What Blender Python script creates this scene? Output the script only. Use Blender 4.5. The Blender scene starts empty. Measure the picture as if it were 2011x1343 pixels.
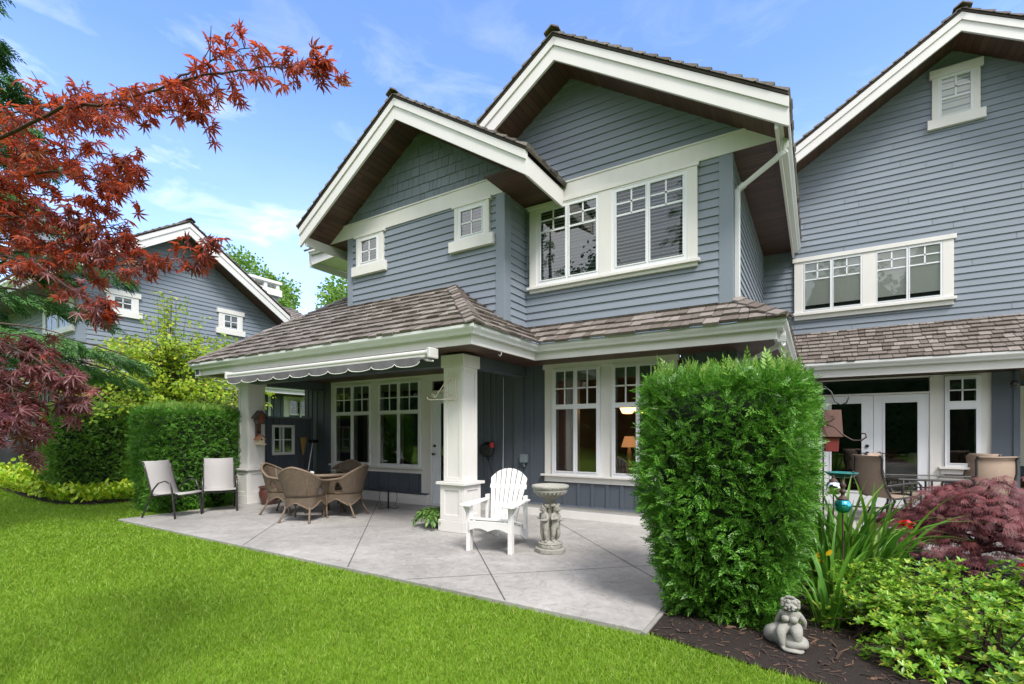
import bpy, bmesh, math, random
import numpy as np
from mathutils import Vector, Matrix
random.seed(7)
RNG = np.random.default_rng(7)
rad = math.radians
scene = bpy.context.scene
COL = scene.collection

# ------------------------------------------------------------------ camera, sky, sun, exposure
cam_data = bpy.data.cameras.new("camera")
cam_data.sensor_width = 36.0
cam_data.lens = 968.6 / 2011.0 * 36.0
cam_data.shift_y = (852.15 - 671.5) / 2011.0
cam_data.clip_end = 600
cam = bpy.data.objects.new("camera", cam_data)
COL.objects.link(cam)
cam.location = (0, 0, 1.4)
cam.rotation_euler = (rad(90), 0, rad(31.696))
scene.camera = cam

SUN_EL, SUN_AZ = 52.0, 126.0      # azimuth: compass, 0 = +Y, 90 = +X
world = bpy.data.worlds.new("World")
scene.world = world
world.use_nodes = True
wn, wl = world.node_tree.nodes, world.node_tree.links
wn.clear()
w_out = wn.new('ShaderNodeOutputWorld')
w_bg = wn.new('ShaderNodeBackground')
w_bg.inputs['Strength'].default_value = 0.12
w_sky = wn.new('ShaderNodeTexSky')
w_sky.sky_type = 'NISHITA'
w_sky.sun_disc = False
w_sky.sun_elevation = rad(SUN_EL)
w_sky.sun_rotation = rad(SUN_AZ)
w_sky.air_density = 1.0
w_sky.dust_density = 0.6
w_sky.ozone_density = 2.5
w_tc = wn.new('ShaderNodeTexCoord')
def w_node(t, **kw):
    n = wn.new(t)
    for k, v in kw.items():
        if k in n.inputs: n.inputs[k].default_value = v
        else: setattr(n, k, v)
    return n
def w_range(src, f0, f1, t0, t1):
    n = w_node('ShaderNodeMapRange')
    for k, v in zip(('From Min', 'From Max', 'To Min', 'To Max'), (f0, f1, t0, t1)): n.inputs[k].default_value = v
    wl.new(src, n.inputs['Value'])
    return n.outputs['Result']
def w_math(op, a, b):
    n = w_node('ShaderNodeMath', operation=op)
    for k, v in enumerate((a, b)):
        if isinstance(v, (int, float)): n.inputs[k].default_value = v
        else: wl.new(v, n.inputs[k])
    return n.outputs['Value']
w_dir = w_tc.outputs['Generated']
w_sep = w_node('ShaderNodeSeparateXYZ'); wl.new(w_dir, w_sep.inputs['Vector'])
def w_noise(scale, stretch, detail, rough, dist):
    m = w_node('ShaderNodeMapping'); m.inputs['Scale'].default_value = stretch
    wl.new(w_dir, m.inputs['Vector'])
    n = w_node('ShaderNodeTexNoise', Scale=scale, Detail=detail, Roughness=rough, Distortion=dist)
    wl.new(m.outputs['Vector'], n.inputs['Vector'])
    return n.outputs['Fac']
# thin fair-weather wisps, thicker low down and towards the west
wisp = w_range(w_noise(5.2, (1, 1, 2.8), 10.0, 0.60, 0.5), 0.52, 0.74, 0.0, 1.0)
low = w_math('MULTIPLY', w_range(w_sep.outputs['Z'], 0.0, 0.66, 1.0, 0.10), w_range(w_sep.outputs['X'], -0.95, 0.1, 1.0, 0.35))
wisp = w_math('MULTIPLY', wisp, low)
bank = w_math('MULTIPLY', w_range(w_noise(1.5, (1, 1, 2.2), 7.0, 0.55, 0.3), 0.40, 0.72, 0.0, 0.7), w_range(w_sep.outputs['Z'], 0.10, 0.46, 1.0, 0.0))
bank = w_math('MULTIPLY', bank, w_range(w_sep.outputs['X'], -0.95, 0.0, 1.0, 0.15))
# added white cloud out of view, overhead and behind the camera, whitens the light
fwd = w_math('SUBTRACT', w_math('MULTIPLY', w_sep.outputs['Y'], 0.851), w_math('MULTIPLY', w_sep.outputs['X'], 0.525))
fill_deck = w_math('MAXIMUM', w_range(fwd, 0.38, -0.10, 0.0, 0.9), w_range(w_sep.outputs['Z'], 0.70, 0.88, 0.0, 0.75))
fill_deck = w_math('MULTIPLY', fill_deck, w_range(w_noise(1.8, (1, 1, 1.5), 8.0, 0.55, 0.2), 0.25, 0.55, 0.45, 1.0))
cover = w_math('MAXIMUM', w_math('MAXIMUM', wisp, bank), fill_deck)
w_tint = w_node('ShaderNodeMixRGB', blend_type='MULTIPLY')
w_tint.inputs['Fac'].default_value = 1.0
w_tint.inputs['Color2'].default_value = (1.02, 1.12, 1.40, 1)
w_haze = w_node('ShaderNodeMixRGB')
w_haze.inputs['Color2'].default_value = (4.0, 4.9, 6.5, 1)
wl.new(w_range(w_sep.outputs['Z'], 0.0, 0.55, 0.40, 0.0), w_haze.inputs['Fac'])
w_mix = w_node('ShaderNodeMixRGB')
w_mix.inputs['Color2'].default_value = (6.6, 6.55, 6.5, 1)
wl.new(w_sky.outputs['Color'], w_tint.inputs['Color1'])
wl.new(w_tint.outputs['Color'], w_haze.inputs['Color1'])
wl.new(w_haze.outputs['Color'], w_mix.inputs['Color1'])
wl.new(cover, w_mix.inputs['Fac'])
wl.new(w_mix.outputs['Color'], w_bg.inputs['Color'])
wl.new(w_bg.outputs['Background'], w_out.inputs['Surface'])

sun_data = bpy.data.lights.new("sun", 'SUN')
sun_data.energy = 2.0
sun_data.angle = rad(17)
sun_data.color = (1.0, 0.96, 0.9)
sun = bpy.data.objects.new("sun", sun_data)
COL.objects.link(sun)
_d = Vector((math.sin(rad(SUN_AZ)) * math.cos(rad(SUN_EL)), math.cos(rad(SUN_AZ)) * math.cos(rad(SUN_EL)), math.sin(rad(SUN_EL))))
sun.rotation_euler = _d.to_track_quat('Z', 'Y').to_euler()
sun.location = (4, -6, 20)

scene.view_settings.view_transform = 'Standard'
scene.view_settings.look = 'None'
scene.view_settings.gamma = 1.0
scene.view_settings.exposure = 1.33
scene.render.engine = 'CYCLES'
scene.cycles.use_denoising = True
scene.cycles.max_bounces = 8
scene.cycles.transparent_max_bounces = 12

# ------------------------------------------------------------------ materials
MATS = {}
def new_mat(name):
    m = bpy.data.materials.new(name)
    m.use_nodes = True
    MATS[name] = m
    nt = m.node_tree
    b = nt.nodes['Principled BSDF']
    return m, nt, b
def N(nt, t, **kw):
    n = nt.nodes.new(t)
    for k, v in kw.items():
        if k in n.inputs: n.inputs[k].default_value = v
        else: setattr(n, k, v)
    return n
def rgba(c): return (c[0], c[1], c[2], 1)
def scalec(c, k): return (c[0]*k, c[1]*k, c[2]*k)
def mat(name, col, rough=0.6, var=0.12, nscale=6.0, bump=0.0, bscale=60.0, metal=0.0, spec=0.4, island=0.0, stretch=None, col2=None, coat=0.0):
    m, nt, b = new_mat(name)
    L = nt.links
    geo = N(nt, 'ShaderNodeNewGeometry')
    tc = N(nt, 'ShaderNodeTexCoord')
    mp = N(nt, 'ShaderNodeMapping')
    if stretch: mp.inputs['Scale'].default_value = stretch
    L.new(tc.outputs['Object'], mp.inputs['Vector'])
    nz = N(nt, 'ShaderNodeTexNoise', Scale=nscale, Detail=6.0, Roughness=0.6)
    L.new(mp.outputs['Vector'], nz.inputs['Vector'])
    mix = N(nt, 'ShaderNodeMixRGB')
    c2 = col2 or scalec(col, 1 - 2*var)
    mix.inputs['Color1'].default_value = rgba(c2 if col2 else scalec(col, 1 - var))
    mix.inputs['Color2'].default_value = rgba(col if col2 else scalec(col, 1 + var))
    L.new(nz.outputs['Fac'], mix.inputs['Fac'])
    out = mix.outputs['Color']
    if island > 0:
        hsv = N(nt, 'ShaderNodeHueSaturation')
        mr = N(nt, 'ShaderNodeMapRange')
        mr.inputs['To Min'].default_value = 1 - island
        mr.inputs['To Max'].default_value = 1 + island
        L.new(geo.outputs['Random Per Island'], mr.inputs['Value'])
        L.new(mr.outputs['Result'], hsv.inputs['Value'])
        L.new(out, hsv.inputs['Color'])
        out = hsv.outputs['Color']
    L.new(out, b.inputs['Base Color'])
    b.inputs['Roughness'].default_value = rough
    b.inputs['Metallic'].default_value = metal
    b.inputs['Specular IOR Level'].default_value = spec
    if coat: b.inputs['Coat Weight'].default_value = coat
    if bump > 0:
        n2 = N(nt, 'ShaderNodeTexNoise', Scale=bscale, Detail=5.0, Roughness=0.6)
        L.new(mp.outputs['Vector'], n2.inputs['Vector'])
        bp = N(nt, 'ShaderNodeBump', Strength=bump, Distance=0.02)
        L.new(n2.outputs['Fac'], bp.inputs['Height'])
        L.new(bp.outputs['Normal'], b.inputs['Normal'])
    return m
def leaf_mat(name, c1, c2, trans=0.4, rough=0.5, c3=None, tcol=None, nvar=0.25):
    m, nt, b = new_mat(name)
    L = nt.links
    geo = N(nt, 'ShaderNodeNewGeometry')
    rp = N(nt, 'ShaderNodeValToRGB')
    rp.color_ramp.elements[0].color = rgba(c1)
    rp.color_ramp.elements[1].color = rgba(c2)
    if c3:
        e = rp.color_ramp.elements.new(0.85); e.color = rgba(c2)
        rp.color_ramp.elements[2].color = rgba(c3)
    L.new(geo.outputs['Random Per Island'], rp.inputs['Fac'])
    tc = N(nt, 'ShaderNodeTexCoord')
    nz = N(nt, 'ShaderNodeTexNoise', Scale=2.2, Detail=3.0)
    L.new(tc.outputs['Object'], nz.inputs['Vector'])
    mr = N(nt, 'ShaderNodeMapRange')
    mr.inputs['From Min'].default_value = 0.3; mr.inputs['From Max'].default_value = 0.7
    mr.inputs['To Min'].default_value = 1 - nvar; mr.inputs['To Max'].default_value = 1 + nvar
    L.new(nz.outputs['Fac'], mr.inputs['Value'])
    hs = N(nt, 'ShaderNodeHueSaturation')
    L.new(mr.outputs['Result'], hs.inputs['Value'])
    L.new(rp.outputs['Color'], hs.inputs['Color'])
    L.new(hs.outputs['Color'], b.inputs['Base Color'])
    b.inputs['Roughness'].default_value = rough
    b.inputs['Specular IOR Level'].default_value = 0.35
    tr = N(nt, 'ShaderNodeBsdfTranslucent')
    if tcol:
        tr.inputs['Color'].default_value = rgba(tcol)
        mx = N(nt, 'ShaderNodeMixRGB', Fac=0.5)
        mx.inputs['Color2'].default_value = rgba(tcol)
        L.new(hs.outputs['Color'], mx.inputs['Color1'])
        L.new(mx.outputs['Color'], tr.inputs['Color'])
    else:
        L.new(hs.outputs['Color'], tr.inputs['Color'])
    ms = N(nt, 'ShaderNodeMixShader', Fac=trans)
    L.new(b.outputs['BSDF'], ms.inputs[1]); L.new(tr.outputs['BSDF'], ms.inputs[2])
    L.new(ms.outputs['Shader'], nt.nodes['Material Output'].inputs['Surface'])
    return m
def glass_mat(name, tint=(0.9, 0.93, 0.92), refl=1.0):
    m, nt, b = new_mat(name)
    nt.nodes.remove(b)
    L = nt.links
    tr = N(nt, 'ShaderNodeBsdfTransparent'); tr.inputs['Color'].default_value = rgba(tint)
    gl = N(nt, 'ShaderNodeBsdfGlossy', Roughness=0.004)
    gl.inputs['Color'].default_value = (1, 1, 1, 1)
    fr = N(nt, 'ShaderNodeFresnel', IOR=1.52)
    mu = N(nt, 'ShaderNodeMath', operation='MULTIPLY_ADD', use_clamp=True)
    mu.inputs[1].default_value = 1.6 * refl
    mu.inputs[2].default_value = 0.05 * refl
    L.new(fr.outputs['Fac'], mu.inputs[0])
    nz = N(nt, 'ShaderNodeTexNoise', Scale=1.3, Detail=1.0)
    tc = N(nt, 'ShaderNodeTexCoord'); L.new(tc.outputs['Object'], nz.inputs['Vector'])
    bp = N(nt, 'ShaderNodeBump', Strength=0.05, Distance=0.02)
    L.new(nz.outputs['Fac'], bp.inputs['Height']); L.new(bp.outputs['Normal'], gl.inputs['Normal'])
    ms = N(nt, 'ShaderNodeMixShader')
    L.new(mu.outputs['Value'], ms.inputs['Fac'])
    L.new(tr.outputs['BSDF'], ms.inputs[1]); L.new(gl.outputs['BSDF'], ms.inputs[2])
    L.new(ms.outputs['Shader'], nt.nodes['Material Output'].inputs['Surface'])
    return m
def emit_mat(name, col, strength):
    m, nt, b = new_mat(name)
    b.inputs['Base Color'].default_value = rgba(col)
    b.inputs['Emission Color'].default_value = rgba(col)
    b.inputs['Emission Strength'].default_value = strength
    return m

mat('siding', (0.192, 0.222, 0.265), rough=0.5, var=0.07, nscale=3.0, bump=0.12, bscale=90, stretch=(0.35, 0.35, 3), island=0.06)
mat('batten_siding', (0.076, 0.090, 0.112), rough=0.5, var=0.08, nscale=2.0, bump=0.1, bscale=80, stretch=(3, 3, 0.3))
mat('wall_shingle', (0.160, 0.190, 0.222), rough=0.55, var=0.08, nscale=8.0, bump=0.25, bscale=60, stretch=(4, 4, 0.6), island=0.08)
mat('corner_paint', (0.180, 0.212, 0.250), rough=0.45, var=0.05, nscale=2.0, bump=0.05)
mat('trim', (0.65, 0.632, 0.605), rough=0.45, var=0.075, nscale=5.0, bump=0.06, bscale=40, stretch=(1.5, 1.5, 0.35))
mat('fascia_paint', (0.63, 0.612, 0.600), rough=0.42, var=0.06, nscale=4.0, stretch=(1.2, 1.2, 0.5))
mat('gutter_metal', (0.61, 0.615, 0.615), rough=0.28, var=0.03, nscale=1.5, spec=0.5)
mat('vinyl', (0.68, 0.69, 0.715), rough=0.35, var=0.02, nscale=2.0)
mat('door_paint', (0.66, 0.69, 0.74), rough=0.35, var=0.02, nscale=2.0)

mat('deck_wood', (0.05, 0.038, 0.03), rough=0.8, var=0.3)
mat('glass_dummy', (0.02, 0.02, 0.02))
glass_mat('glass', refl=0.55)
glass_mat('glass_deep', tint=(0.72, 0.76, 0.74), refl=0.75)
glass_mat('glass_sky', tint=(0.8, 0.85, 0.84), refl=1.0)
mat('slat', (0.31, 0.34, 0.315), rough=0.5, var=0.05)
mat('slat_white', (0.60, 0.61, 0.60), rough=0.5, var=0.05)
mat('dark_room', (0.012, 0.012, 0.012), rough=0.9, var=0.1)
mat('shade_cloth', (0.60, 0.595, 0.57), rough=0.8, var=0.05, nscale=40)
mat('shade_cloth_grey', (0.25, 0.26, 0.27), rough=0.8, var=0.05, nscale=40)
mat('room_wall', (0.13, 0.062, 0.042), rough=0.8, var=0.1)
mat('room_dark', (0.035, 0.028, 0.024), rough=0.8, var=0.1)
mat('curtain', (0.55, 0.52, 0.5), rough=0.9, var=0.08, nscale=20)
mat('cream_wood', (0.62, 0.56, 0.44), rough=0.5, var=0.08)
mat('iron', (0.018, 0.017, 0.017), rough=0.45, var=0.3, spec=0.5)
mat('rust_iron', (0.06, 0.035, 0.026), rough=0.6, var=0.4, nscale=30)
mat('bronze_frame', (0.03, 0.026, 0.025), rough=0.35, var=0.2, spec=0.5)
mat('white_paint', (0.68, 0.672, 0.66), rough=0.42, var=0.06, nscale=9, bump=0.04, bscale=50)
mat('cream_metal', (0.72, 0.63, 0.5), rough=0.5, var=0.15, nscale=30)
mat('awning_metal', (0.55, 0.54, 0.52), rough=0.35, var=0.02)
mat('awning_cloth', (0.115, 0.11, 0.118), rough=0.85, var=0.18, nscale=9, bump=0.15, bscale=200)
mat('white_binding', (0.78, 0.77, 0.75), rough=0.7, var=0.03)
mat('terracotta', (0.10, 0.036, 0.028), rough=0.32, var=0.25, nscale=7, spec=0.5)
mat('black_plastic', (0.012, 0.012, 0.013), rough=0.4, var=0.1)
mat('red_plastic', (0.40, 0.03, 0.025), rough=0.4, var=0.1)
mat('grey_box', (0.14, 0.17, 0.19), rough=0.5, var=0.1)
mat('sling_grey', (0.34, 0.325, 0.32), rough=0.8, var=0.06, nscale=90, bump=0.1, bscale=350)
mat('sling_brown', (0.31, 0.23, 0.175), rough=0.75, var=0.22, nscale=16, stretch=(1, 1, 6), bump=0.1, bscale=300)
mat('cast_stone', (0.36, 0.35, 0.32), rough=0.9, var=0.3, nscale=8, bump=0.5, bscale=45)
mat('mossy_stone', (0.42, 0.41, 0.37), rough=0.95, var=0.42, nscale=9, bump=0.7, bscale=40, col2=(0.19, 0.18, 0.15))
mat('statue_stone', (0.27, 0.262, 0.235), rough=0.85, var=0.2, nscale=9, bump=0.3, bscale=60)
mat('rusted_copper', (0.105, 0.036, 0.020), rough=0.6, var=0.35, nscale=14, bump=0.15, col2=(0.06, 0.028, 0.02))
mat('red_barn', (0.17, 0.025, 0.022), rough=0.6, var=0.3, nscale=14, stretch=(5, 5, 1))
mat('weathered_wood', (0.10, 0.065, 0.05), rough=0.85, var=0.4, nscale=14, stretch=(4, 4, 1), bump=0.2)
mat('pale_wood', (0.58, 0.49, 0.36), rough=0.7, var=0.15, nscale=10)
mat('shingle_red', (0.30, 0.12, 0.07), rough=0.8, var=0.3, nscale=20)
mat('verdigris', (0.02, 0.16, 0.15), rough=0.3, var=0.35, nscale=18, spec=0.5)
mat('straw', (0.33, 0.20, 0.07), rough=0.9, var=0.35, nscale=30, stretch=(8, 8, 1))
mat('aluminium', (0.6, 0.6, 0.6), rough=0.35, metal=0.6, var=0.05)
mat('mirror_glass', (0.75, 0.78, 0.76), rough=0.02, metal=1.0, var=0.0)
mat('bark', (0.085, 0.062, 0.048), rough=0.9, var=0.4, nscale=14, stretch=(3, 3, 0.7), bump=0.5, bscale=30)
mat('twig', (0.05, 0.026, 0.022), rough=0.8, var=0.3, nscale=14)
mat('tar', (0.015, 0.015, 0.015), rough=0.9, var=0.2)
mat('orange_jar', (0.5, 0.2, 0.04), rough=0.5, var=0.2)
mat('chrome', (0.8, 0.8, 0.82), rough=0.08, metal=1.0, var=0.02)
mat('rock_white', (0.6, 0.59, 0.56), rough=0.9, var=0.2, nscale=10, bump=0.4)
leaf_mat('cedar', (0.040, 0.15, 0.014), (0.13, 0.32, 0.032), trans=0.30, rough=0.40, c3=(0.21, 0.39, 0.06))
leaf_mat('cedar_olive', (0.065, 0.185, 0.016), (0.15, 0.31, 0.030), trans=0.28, rough=0.5, c3=(0.20, 0.32, 0.06))
leaf_mat('cedar_tip', (0.14, 0.30, 0.03), (0.22, 0.38, 0.06), trans=0.35, c3=(0.34, 0.40, 0.12))
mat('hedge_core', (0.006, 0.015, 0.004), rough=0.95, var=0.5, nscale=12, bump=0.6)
leaf_mat('maple_red', (0.085, 0.024, 0.020), (0.33, 0.050, 0.024), trans=0.56, rough=0.30, c3=(0.17, 0.09, 0.035), tcol=(0.95, 0.16, 0.04))
leaf_mat('maple_purple_sheen', (0.085, 0.030, 0.038), (0.17, 0.055, 0.06), trans=0.3, rough=0.36, c3=(0.2, 0.04, 0.02), tcol=(0.45, 0.08, 0.03))  # purple leaf tone with the sky's sheen on the leaf tops put into it
leaf_mat('lace_purple', (0.115, 0.033, 0.040), (0.20, 0.065, 0.070), trans=0.25, rough=0.5, c3=(0.25, 0.05, 0.045))
leaf_mat('hemlock', (0.035, 0.105, 0.026), (0.085, 0.20, 0.05), trans=0.28, c3=(0.16, 0.28, 0.08))
leaf_mat('wood_leaf', (0.018, 0.05, 0.014), (0.04, 0.10, 0.024), trans=0.15)
leaf_mat('katsura', (0.19, 0.37, 0.03), (0.43, 0.53, 0.04), trans=0.48, c3=(0.60, 0.54, 0.07))
leaf_mat('locust', (0.09, 0.21, 0.03), (0.20, 0.34, 0.05), trans=0.45, c3=(0.3, 0.38, 0.08))
leaf_mat('hosta', (0.18, 0.37, 0.016), (0.46, 0.56, 0.03), trans=0.3, c3=(0.45, 0.46, 0.05))
leaf_mat('blade', (0.05, 0.17, 0.018), (0.13, 0.30, 0.03), trans=0.35, rough=0.35, c3=(0.26, 0.36, 0.07))
leaf_mat('azalea', (0.085, 0.25, 0.022), (0.26, 0.44, 0.035), trans=0.35, rough=0.30, c3=(0.50, 0.52, 0.07))
leaf_mat('fern', (0.06, 0.16, 0.03), (0.16, 0.26, 0.06), trans=0.3)
leaf_mat('petal_red', (0.55, 0.01, 0.02), (0.75, 0.03, 0.04), trans=0.3)
leaf_mat('petal_yellow', (0.75, 0.45, 0.01), (0.8, 0.5, 0.02), trans=0.3)
leaf_mat('grass', (0.155, 0.285, 0.018), (0.235, 0.375, 0.028), trans=0.38, rough=0.5, c3=(0.34, 0.40, 0.08), nvar=0.10)
emit_mat('lamp_glow', (1.0, 0.55, 0.2), 2.6)
emit_mat('lamp_dim', (0.70, 0.30, 0.12), 0.35)

def shake_mat(name, a, b_, c):
    m, nt, b = new_mat(name)
    L = nt.links
    geo = N(nt, 'ShaderNodeNewGeometry')
    rp = N(nt, 'ShaderNodeValToRGB')
    rp.color_ramp.elements[0].color = rgba(a)
    rp.color_ramp.elements[1].color = rgba(c)
    e = rp.color_ramp.elements.new(0.5); e.color = rgba(b_)
    L.new(geo.outputs['Random Per Island'], rp.inputs['Fac'])
    tc = N(nt, 'ShaderNodeTexCoord')
    nz = N(nt, 'ShaderNodeTexNoise', Scale=26.0, Detail=6.0, Roughness=0.65)
    L.new(tc.outputs['Object'], nz.inputs['Vector'])
    mr = N(nt, 'ShaderNodeMapRange')
    mr.inputs['From Min'].default_value = 0.3; mr.inputs['From Max'].default_value = 0.7
    mr.inputs['To Min'].default_value = 0.7; mr.inputs['To Max'].default_value = 1.3
    L.new(nz.outputs['Fac'], mr.inputs['Value'])
    hs = N(nt, 'ShaderNodeHueSaturation')
    L.new(mr.outputs['Result'], hs.inputs['Value']); L.new(rp.outputs['Color'], hs.inputs['Color'])
    L.new(hs.outputs['Color'], b.inputs['Base Color'])
    b.inputs['Roughness'].default_value = 0.72
    bp = N(nt, 'ShaderNodeBump', Strength=0.35, Distance=0.01)
    L.new(nz.outputs['Fac'], bp.inputs['Height']); L.new(bp.outputs['Normal'], b.inputs['Normal'])
    return m
shake_mat('shake', (0.105, 0.083, 0.071), (0.158, 0.134, 0.119), (0.235, 0.205, 0.186))
def soffit_mat(name, turn):
    m, nt, b = new_mat(name)
    L = nt.links
    tc = N(nt, 'ShaderNodeTexCoord'); mp = N(nt, 'ShaderNodeMapping')
    mp.inputs['Rotation'].default_value = (0, 0, turn)
    br = N(nt, 'ShaderNodeTexBrick')
    br.inputs['Scale'].default_value = 1.0
    br.inputs['Brick Width'].default_value = 2.6; br.inputs['Row Height'].default_value = 0.09
    br.inputs['Mortar Size'].default_value = 0.004
    br.inputs['Color1'].default_value = (0.095, 0.047, 0.030, 1); br.inputs['Color2'].default_value = (0.052, 0.027, 0.019, 1); br.inputs['Mortar'].default_value = (0.012, 0.007, 0.005, 1)
    nz = N(nt, 'ShaderNodeTexNoise', Scale=5.0, Detail=6.0)
    m2 = N(nt, 'ShaderNodeMapping'); m2.inputs['Scale'].default_value = (0.7, 9, 9)
    L.new(tc.outputs['Object'], mp.inputs['Vector']); L.new(mp.outputs['Vector'], br.inputs['Vector']); L.new(mp.outputs['Vector'], m2.inputs['Vector']); L.new(m2.outputs['Vector'], nz.inputs['Vector'])
    mr = N(nt, 'ShaderNodeMapRange'); mr.inputs['To Min'].default_value = 0.6; mr.inputs['To Max'].default_value = 1.4
    L.new(nz.outputs['Fac'], mr.inputs['Value'])
    hs = N(nt, 'ShaderNodeHueSaturation'); L.new(mr.outputs['Result'], hs.inputs['Value']); L.new(br.outputs['Color'], hs.inputs['Color'])
    L.new(hs.outputs['Color'], b.inputs['Base Color']); b.inputs['Roughness'].default_value = 0.5
soffit_mat('soffit', 0.0)
soffit_mat('soffit_gable', math.pi / 2)

def concrete_mat():
    m, nt, b = new_mat('stamped_concrete')
    L = nt.links
    tc = N(nt, 'ShaderNodeTexCoord')
    n1 = N(nt, 'ShaderNodeTexNoise', Scale=0.9, Detail=5.0, Roughness=0.6, Distortion=0.6)
    n2 = N(nt, 'ShaderNodeTexNoise', Scale=7.0, Detail=9.0, Roughness=0.7, Distortion=1.2)
    wv = N(nt, 'ShaderNodeTexNoise', Scale=1.6, Detail=3.0, Distortion=3.0)
    for n in (n1, n2, wv): L.new(tc.outputs['Object'], n.inputs['Vector'])
    r1 = N(nt, 'ShaderNodeValToRGB')
    r1.color_ramp.elements[0].position = 0.3; r1.color_ramp.elements[1].position = 0.72
    r1.color_ramp.elements[0].color = (0.265, 0.252, 0.240, 1)
    r1.color_ramp.elements[1].color = (0.435, 0.416, 0.398, 1)
    L.new(n1.outputs['Fac'], r1.inputs['Fac'])
    mx = N(nt, 'ShaderNodeMixRGB', blend_type='MULTIPLY'); mx.inputs['Fac'].default_value = 0.75
    r2 = N(nt, 'ShaderNodeValToRGB')
    r2.color_ramp.elements[0].position = 0.28; r2.color_ramp.elements[1].position = 0.6
    r2.color_ramp.elements[0].color = (0.62, 0.61, 0.60, 1)
    L.new(n2.outputs['Fac'], r2.inputs['Fac'])
    L.new(r1.outputs['Color'], mx.inputs['Color1']); L.new(r2.outputs['Color'], mx.inputs['Color2'])
    # thin vein lines of the stamped slate pattern
    sb = N(nt, 'ShaderNodeMath', operation='SUBTRACT'); sb.inputs[1].default_value = 0.5
    ab = N(nt, 'ShaderNodeMath', operation='ABSOLUTE')
    L.new(wv.outputs['Fac'], sb.inputs[0]); L.new(sb.outputs['Value'], ab.inputs[0])
    r3 = N(nt, 'ShaderNodeValToRGB')
    r3.color_ramp.elements[0].position = 0.0; r3.color_ramp.elements[1].position = 0.012
    r3.color_ramp.elements[0].color = (0.70, 0.69, 0.68, 1)
    L.new(ab.outputs['Value'], r3.inputs['Fac'])
    m2 = N(nt, 'ShaderNodeMixRGB', blend_type='MULTIPLY'); m2.inputs['Fac'].default_value = 0.9
    L.new(mx.outputs['Color'], m2.inputs['Color1']); L.new(r3.outputs['Color'], m2.inputs['Color2'])
    L.new(m2.outputs['Color'], b.inputs['Base Color'])
    b.inputs['Roughness'].default_value = 0.55
    bp = N(nt, 'ShaderNodeBump', Strength=0.25, Distance=0.02)
    L.new(n2.outputs['Fac'], bp.inputs['Height']); L.new(bp.outputs['Normal'], b.inputs['Normal'])
concrete_mat()
mat('joint', (0.09, 0.085, 0.08), rough=0.9, var=0.2)
mat('slab_edge', (0.25, 0.24, 0.22), rough=0.9, var=0.3, nscale=5, bump=0.3)
mat('soil', (0.030, 0.020, 0.015), rough=0.95, var=0.5, nscale=35, bump=0.9, bscale=70, col2=(0.012, 0.008, 0.007))
mat('mulch_chip', (0.085, 0.048, 0.032), rough=0.9, var=0.3, nscale=30, island=0.6)
mat('turf', (0.16, 0.29, 0.014), rough=0.9, var=0.3, nscale=6, bump=0.5, bscale=120, col2=(0.10, 0.20, 0.012))

def wicker_mat():
    m, nt, b = new_mat('wicker')
    L = nt.links
    tc = N(nt, 'ShaderNodeTexCoord')
    ch = N(nt, 'ShaderNodeTexBrick')
    ch.inputs['Scale'].default_value = 26.0
    ch.inputs['Color1'].default_value = (0.175, 0.128, 0.086, 1)
    ch.inputs['Color2'].default_value = (0.115, 0.082, 0.053, 1)
    ch.inputs['Mortar'].default_value = (0.030, 0.021, 0.014, 1)
    ch.inputs['Mortar Size'].default_value = 0.03
    L.new(tc.outputs['UV'], ch.inputs['Vector'])
    nz = N(nt, 'ShaderNodeTexNoise', Scale=9.0, Detail=4.0)
    L.new(tc.outputs['Object'], nz.inputs['Vector'])
    mr = N(nt, 'ShaderNodeMapRange'); mr.inputs['To Min'].default_value = 0.7; mr.inputs['To Max'].default_value = 1.35
    L.new(nz.outputs['Fac'], mr.inputs['Value'])
    hs = N(nt, 'ShaderNodeHueSaturation')
    L.new(mr.outputs['Result'], hs.inputs['Value']); L.new(ch.outputs['Color'], hs.inputs['Color'])
    L.new(hs.outputs['Color'], b.inputs['Base Color'])
    b.inputs['Roughness'].default_value = 0.6
    bp = N(nt, 'ShaderNodeBump', Strength=0.5, Distance=0.006)
    L.new(ch.outputs['Fac'], bp.inputs['Height']); bp.invert = True
    L.new(bp.outputs['Normal'], b.inputs['Normal'])
wicker_mat()
mat('wicker_rim', (0.165, 0.120, 0.082), rough=0.6, var=0.3, nscale=40, bump=0.4, bscale=120)

# ------------------------------------------------------------------ mesh helpers
def tag(o, label=None, cat=None, group=None, kind=None):
    if label: o['label'] = label
    if cat: o['category'] = cat
    if group: o['group'] = group
    if kind: o['kind'] = kind
    return o
def empty(name, loc=(0, 0, 0), rz=0.0, label=None, cat=None, group=None):
    o = bpy.data.objects.new(name, None)
    o.empty_display_size = 0.2
    COL.objects.link(o)
    o.location = loc
    o.rotation_euler = (0, 0, rz)
    return tag(o, label, cat, group)
def world_of(o):
    """world matrix of an object built from plain loc/rot and parents without inverse"""
    m = Matrix.LocRotScale(o.location, o.rotation_euler, o.scale)
    return world_of(o.parent) @ m if o.parent else m
def finish(name, me, material, parent, smooth=False, local=False):
    me.materials.append(MATS[material] if isinstance(material, str) else material)
    if parent is not None and not local:
        me.transform(world_of(parent).inverted())
    if smooth:
        me.polygons.foreach_set('use_smooth', [True] * len(me.polygons))
    me.update()
    o = bpy.data.objects.new(name, me)
    COL.objects.link(o)
    if parent is not None: o.parent = parent
    return o
R90 = Matrix.Rotation(math.pi / 2, 4, 'Z')       # local (x, -y facing) wall turned to face +X
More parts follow.
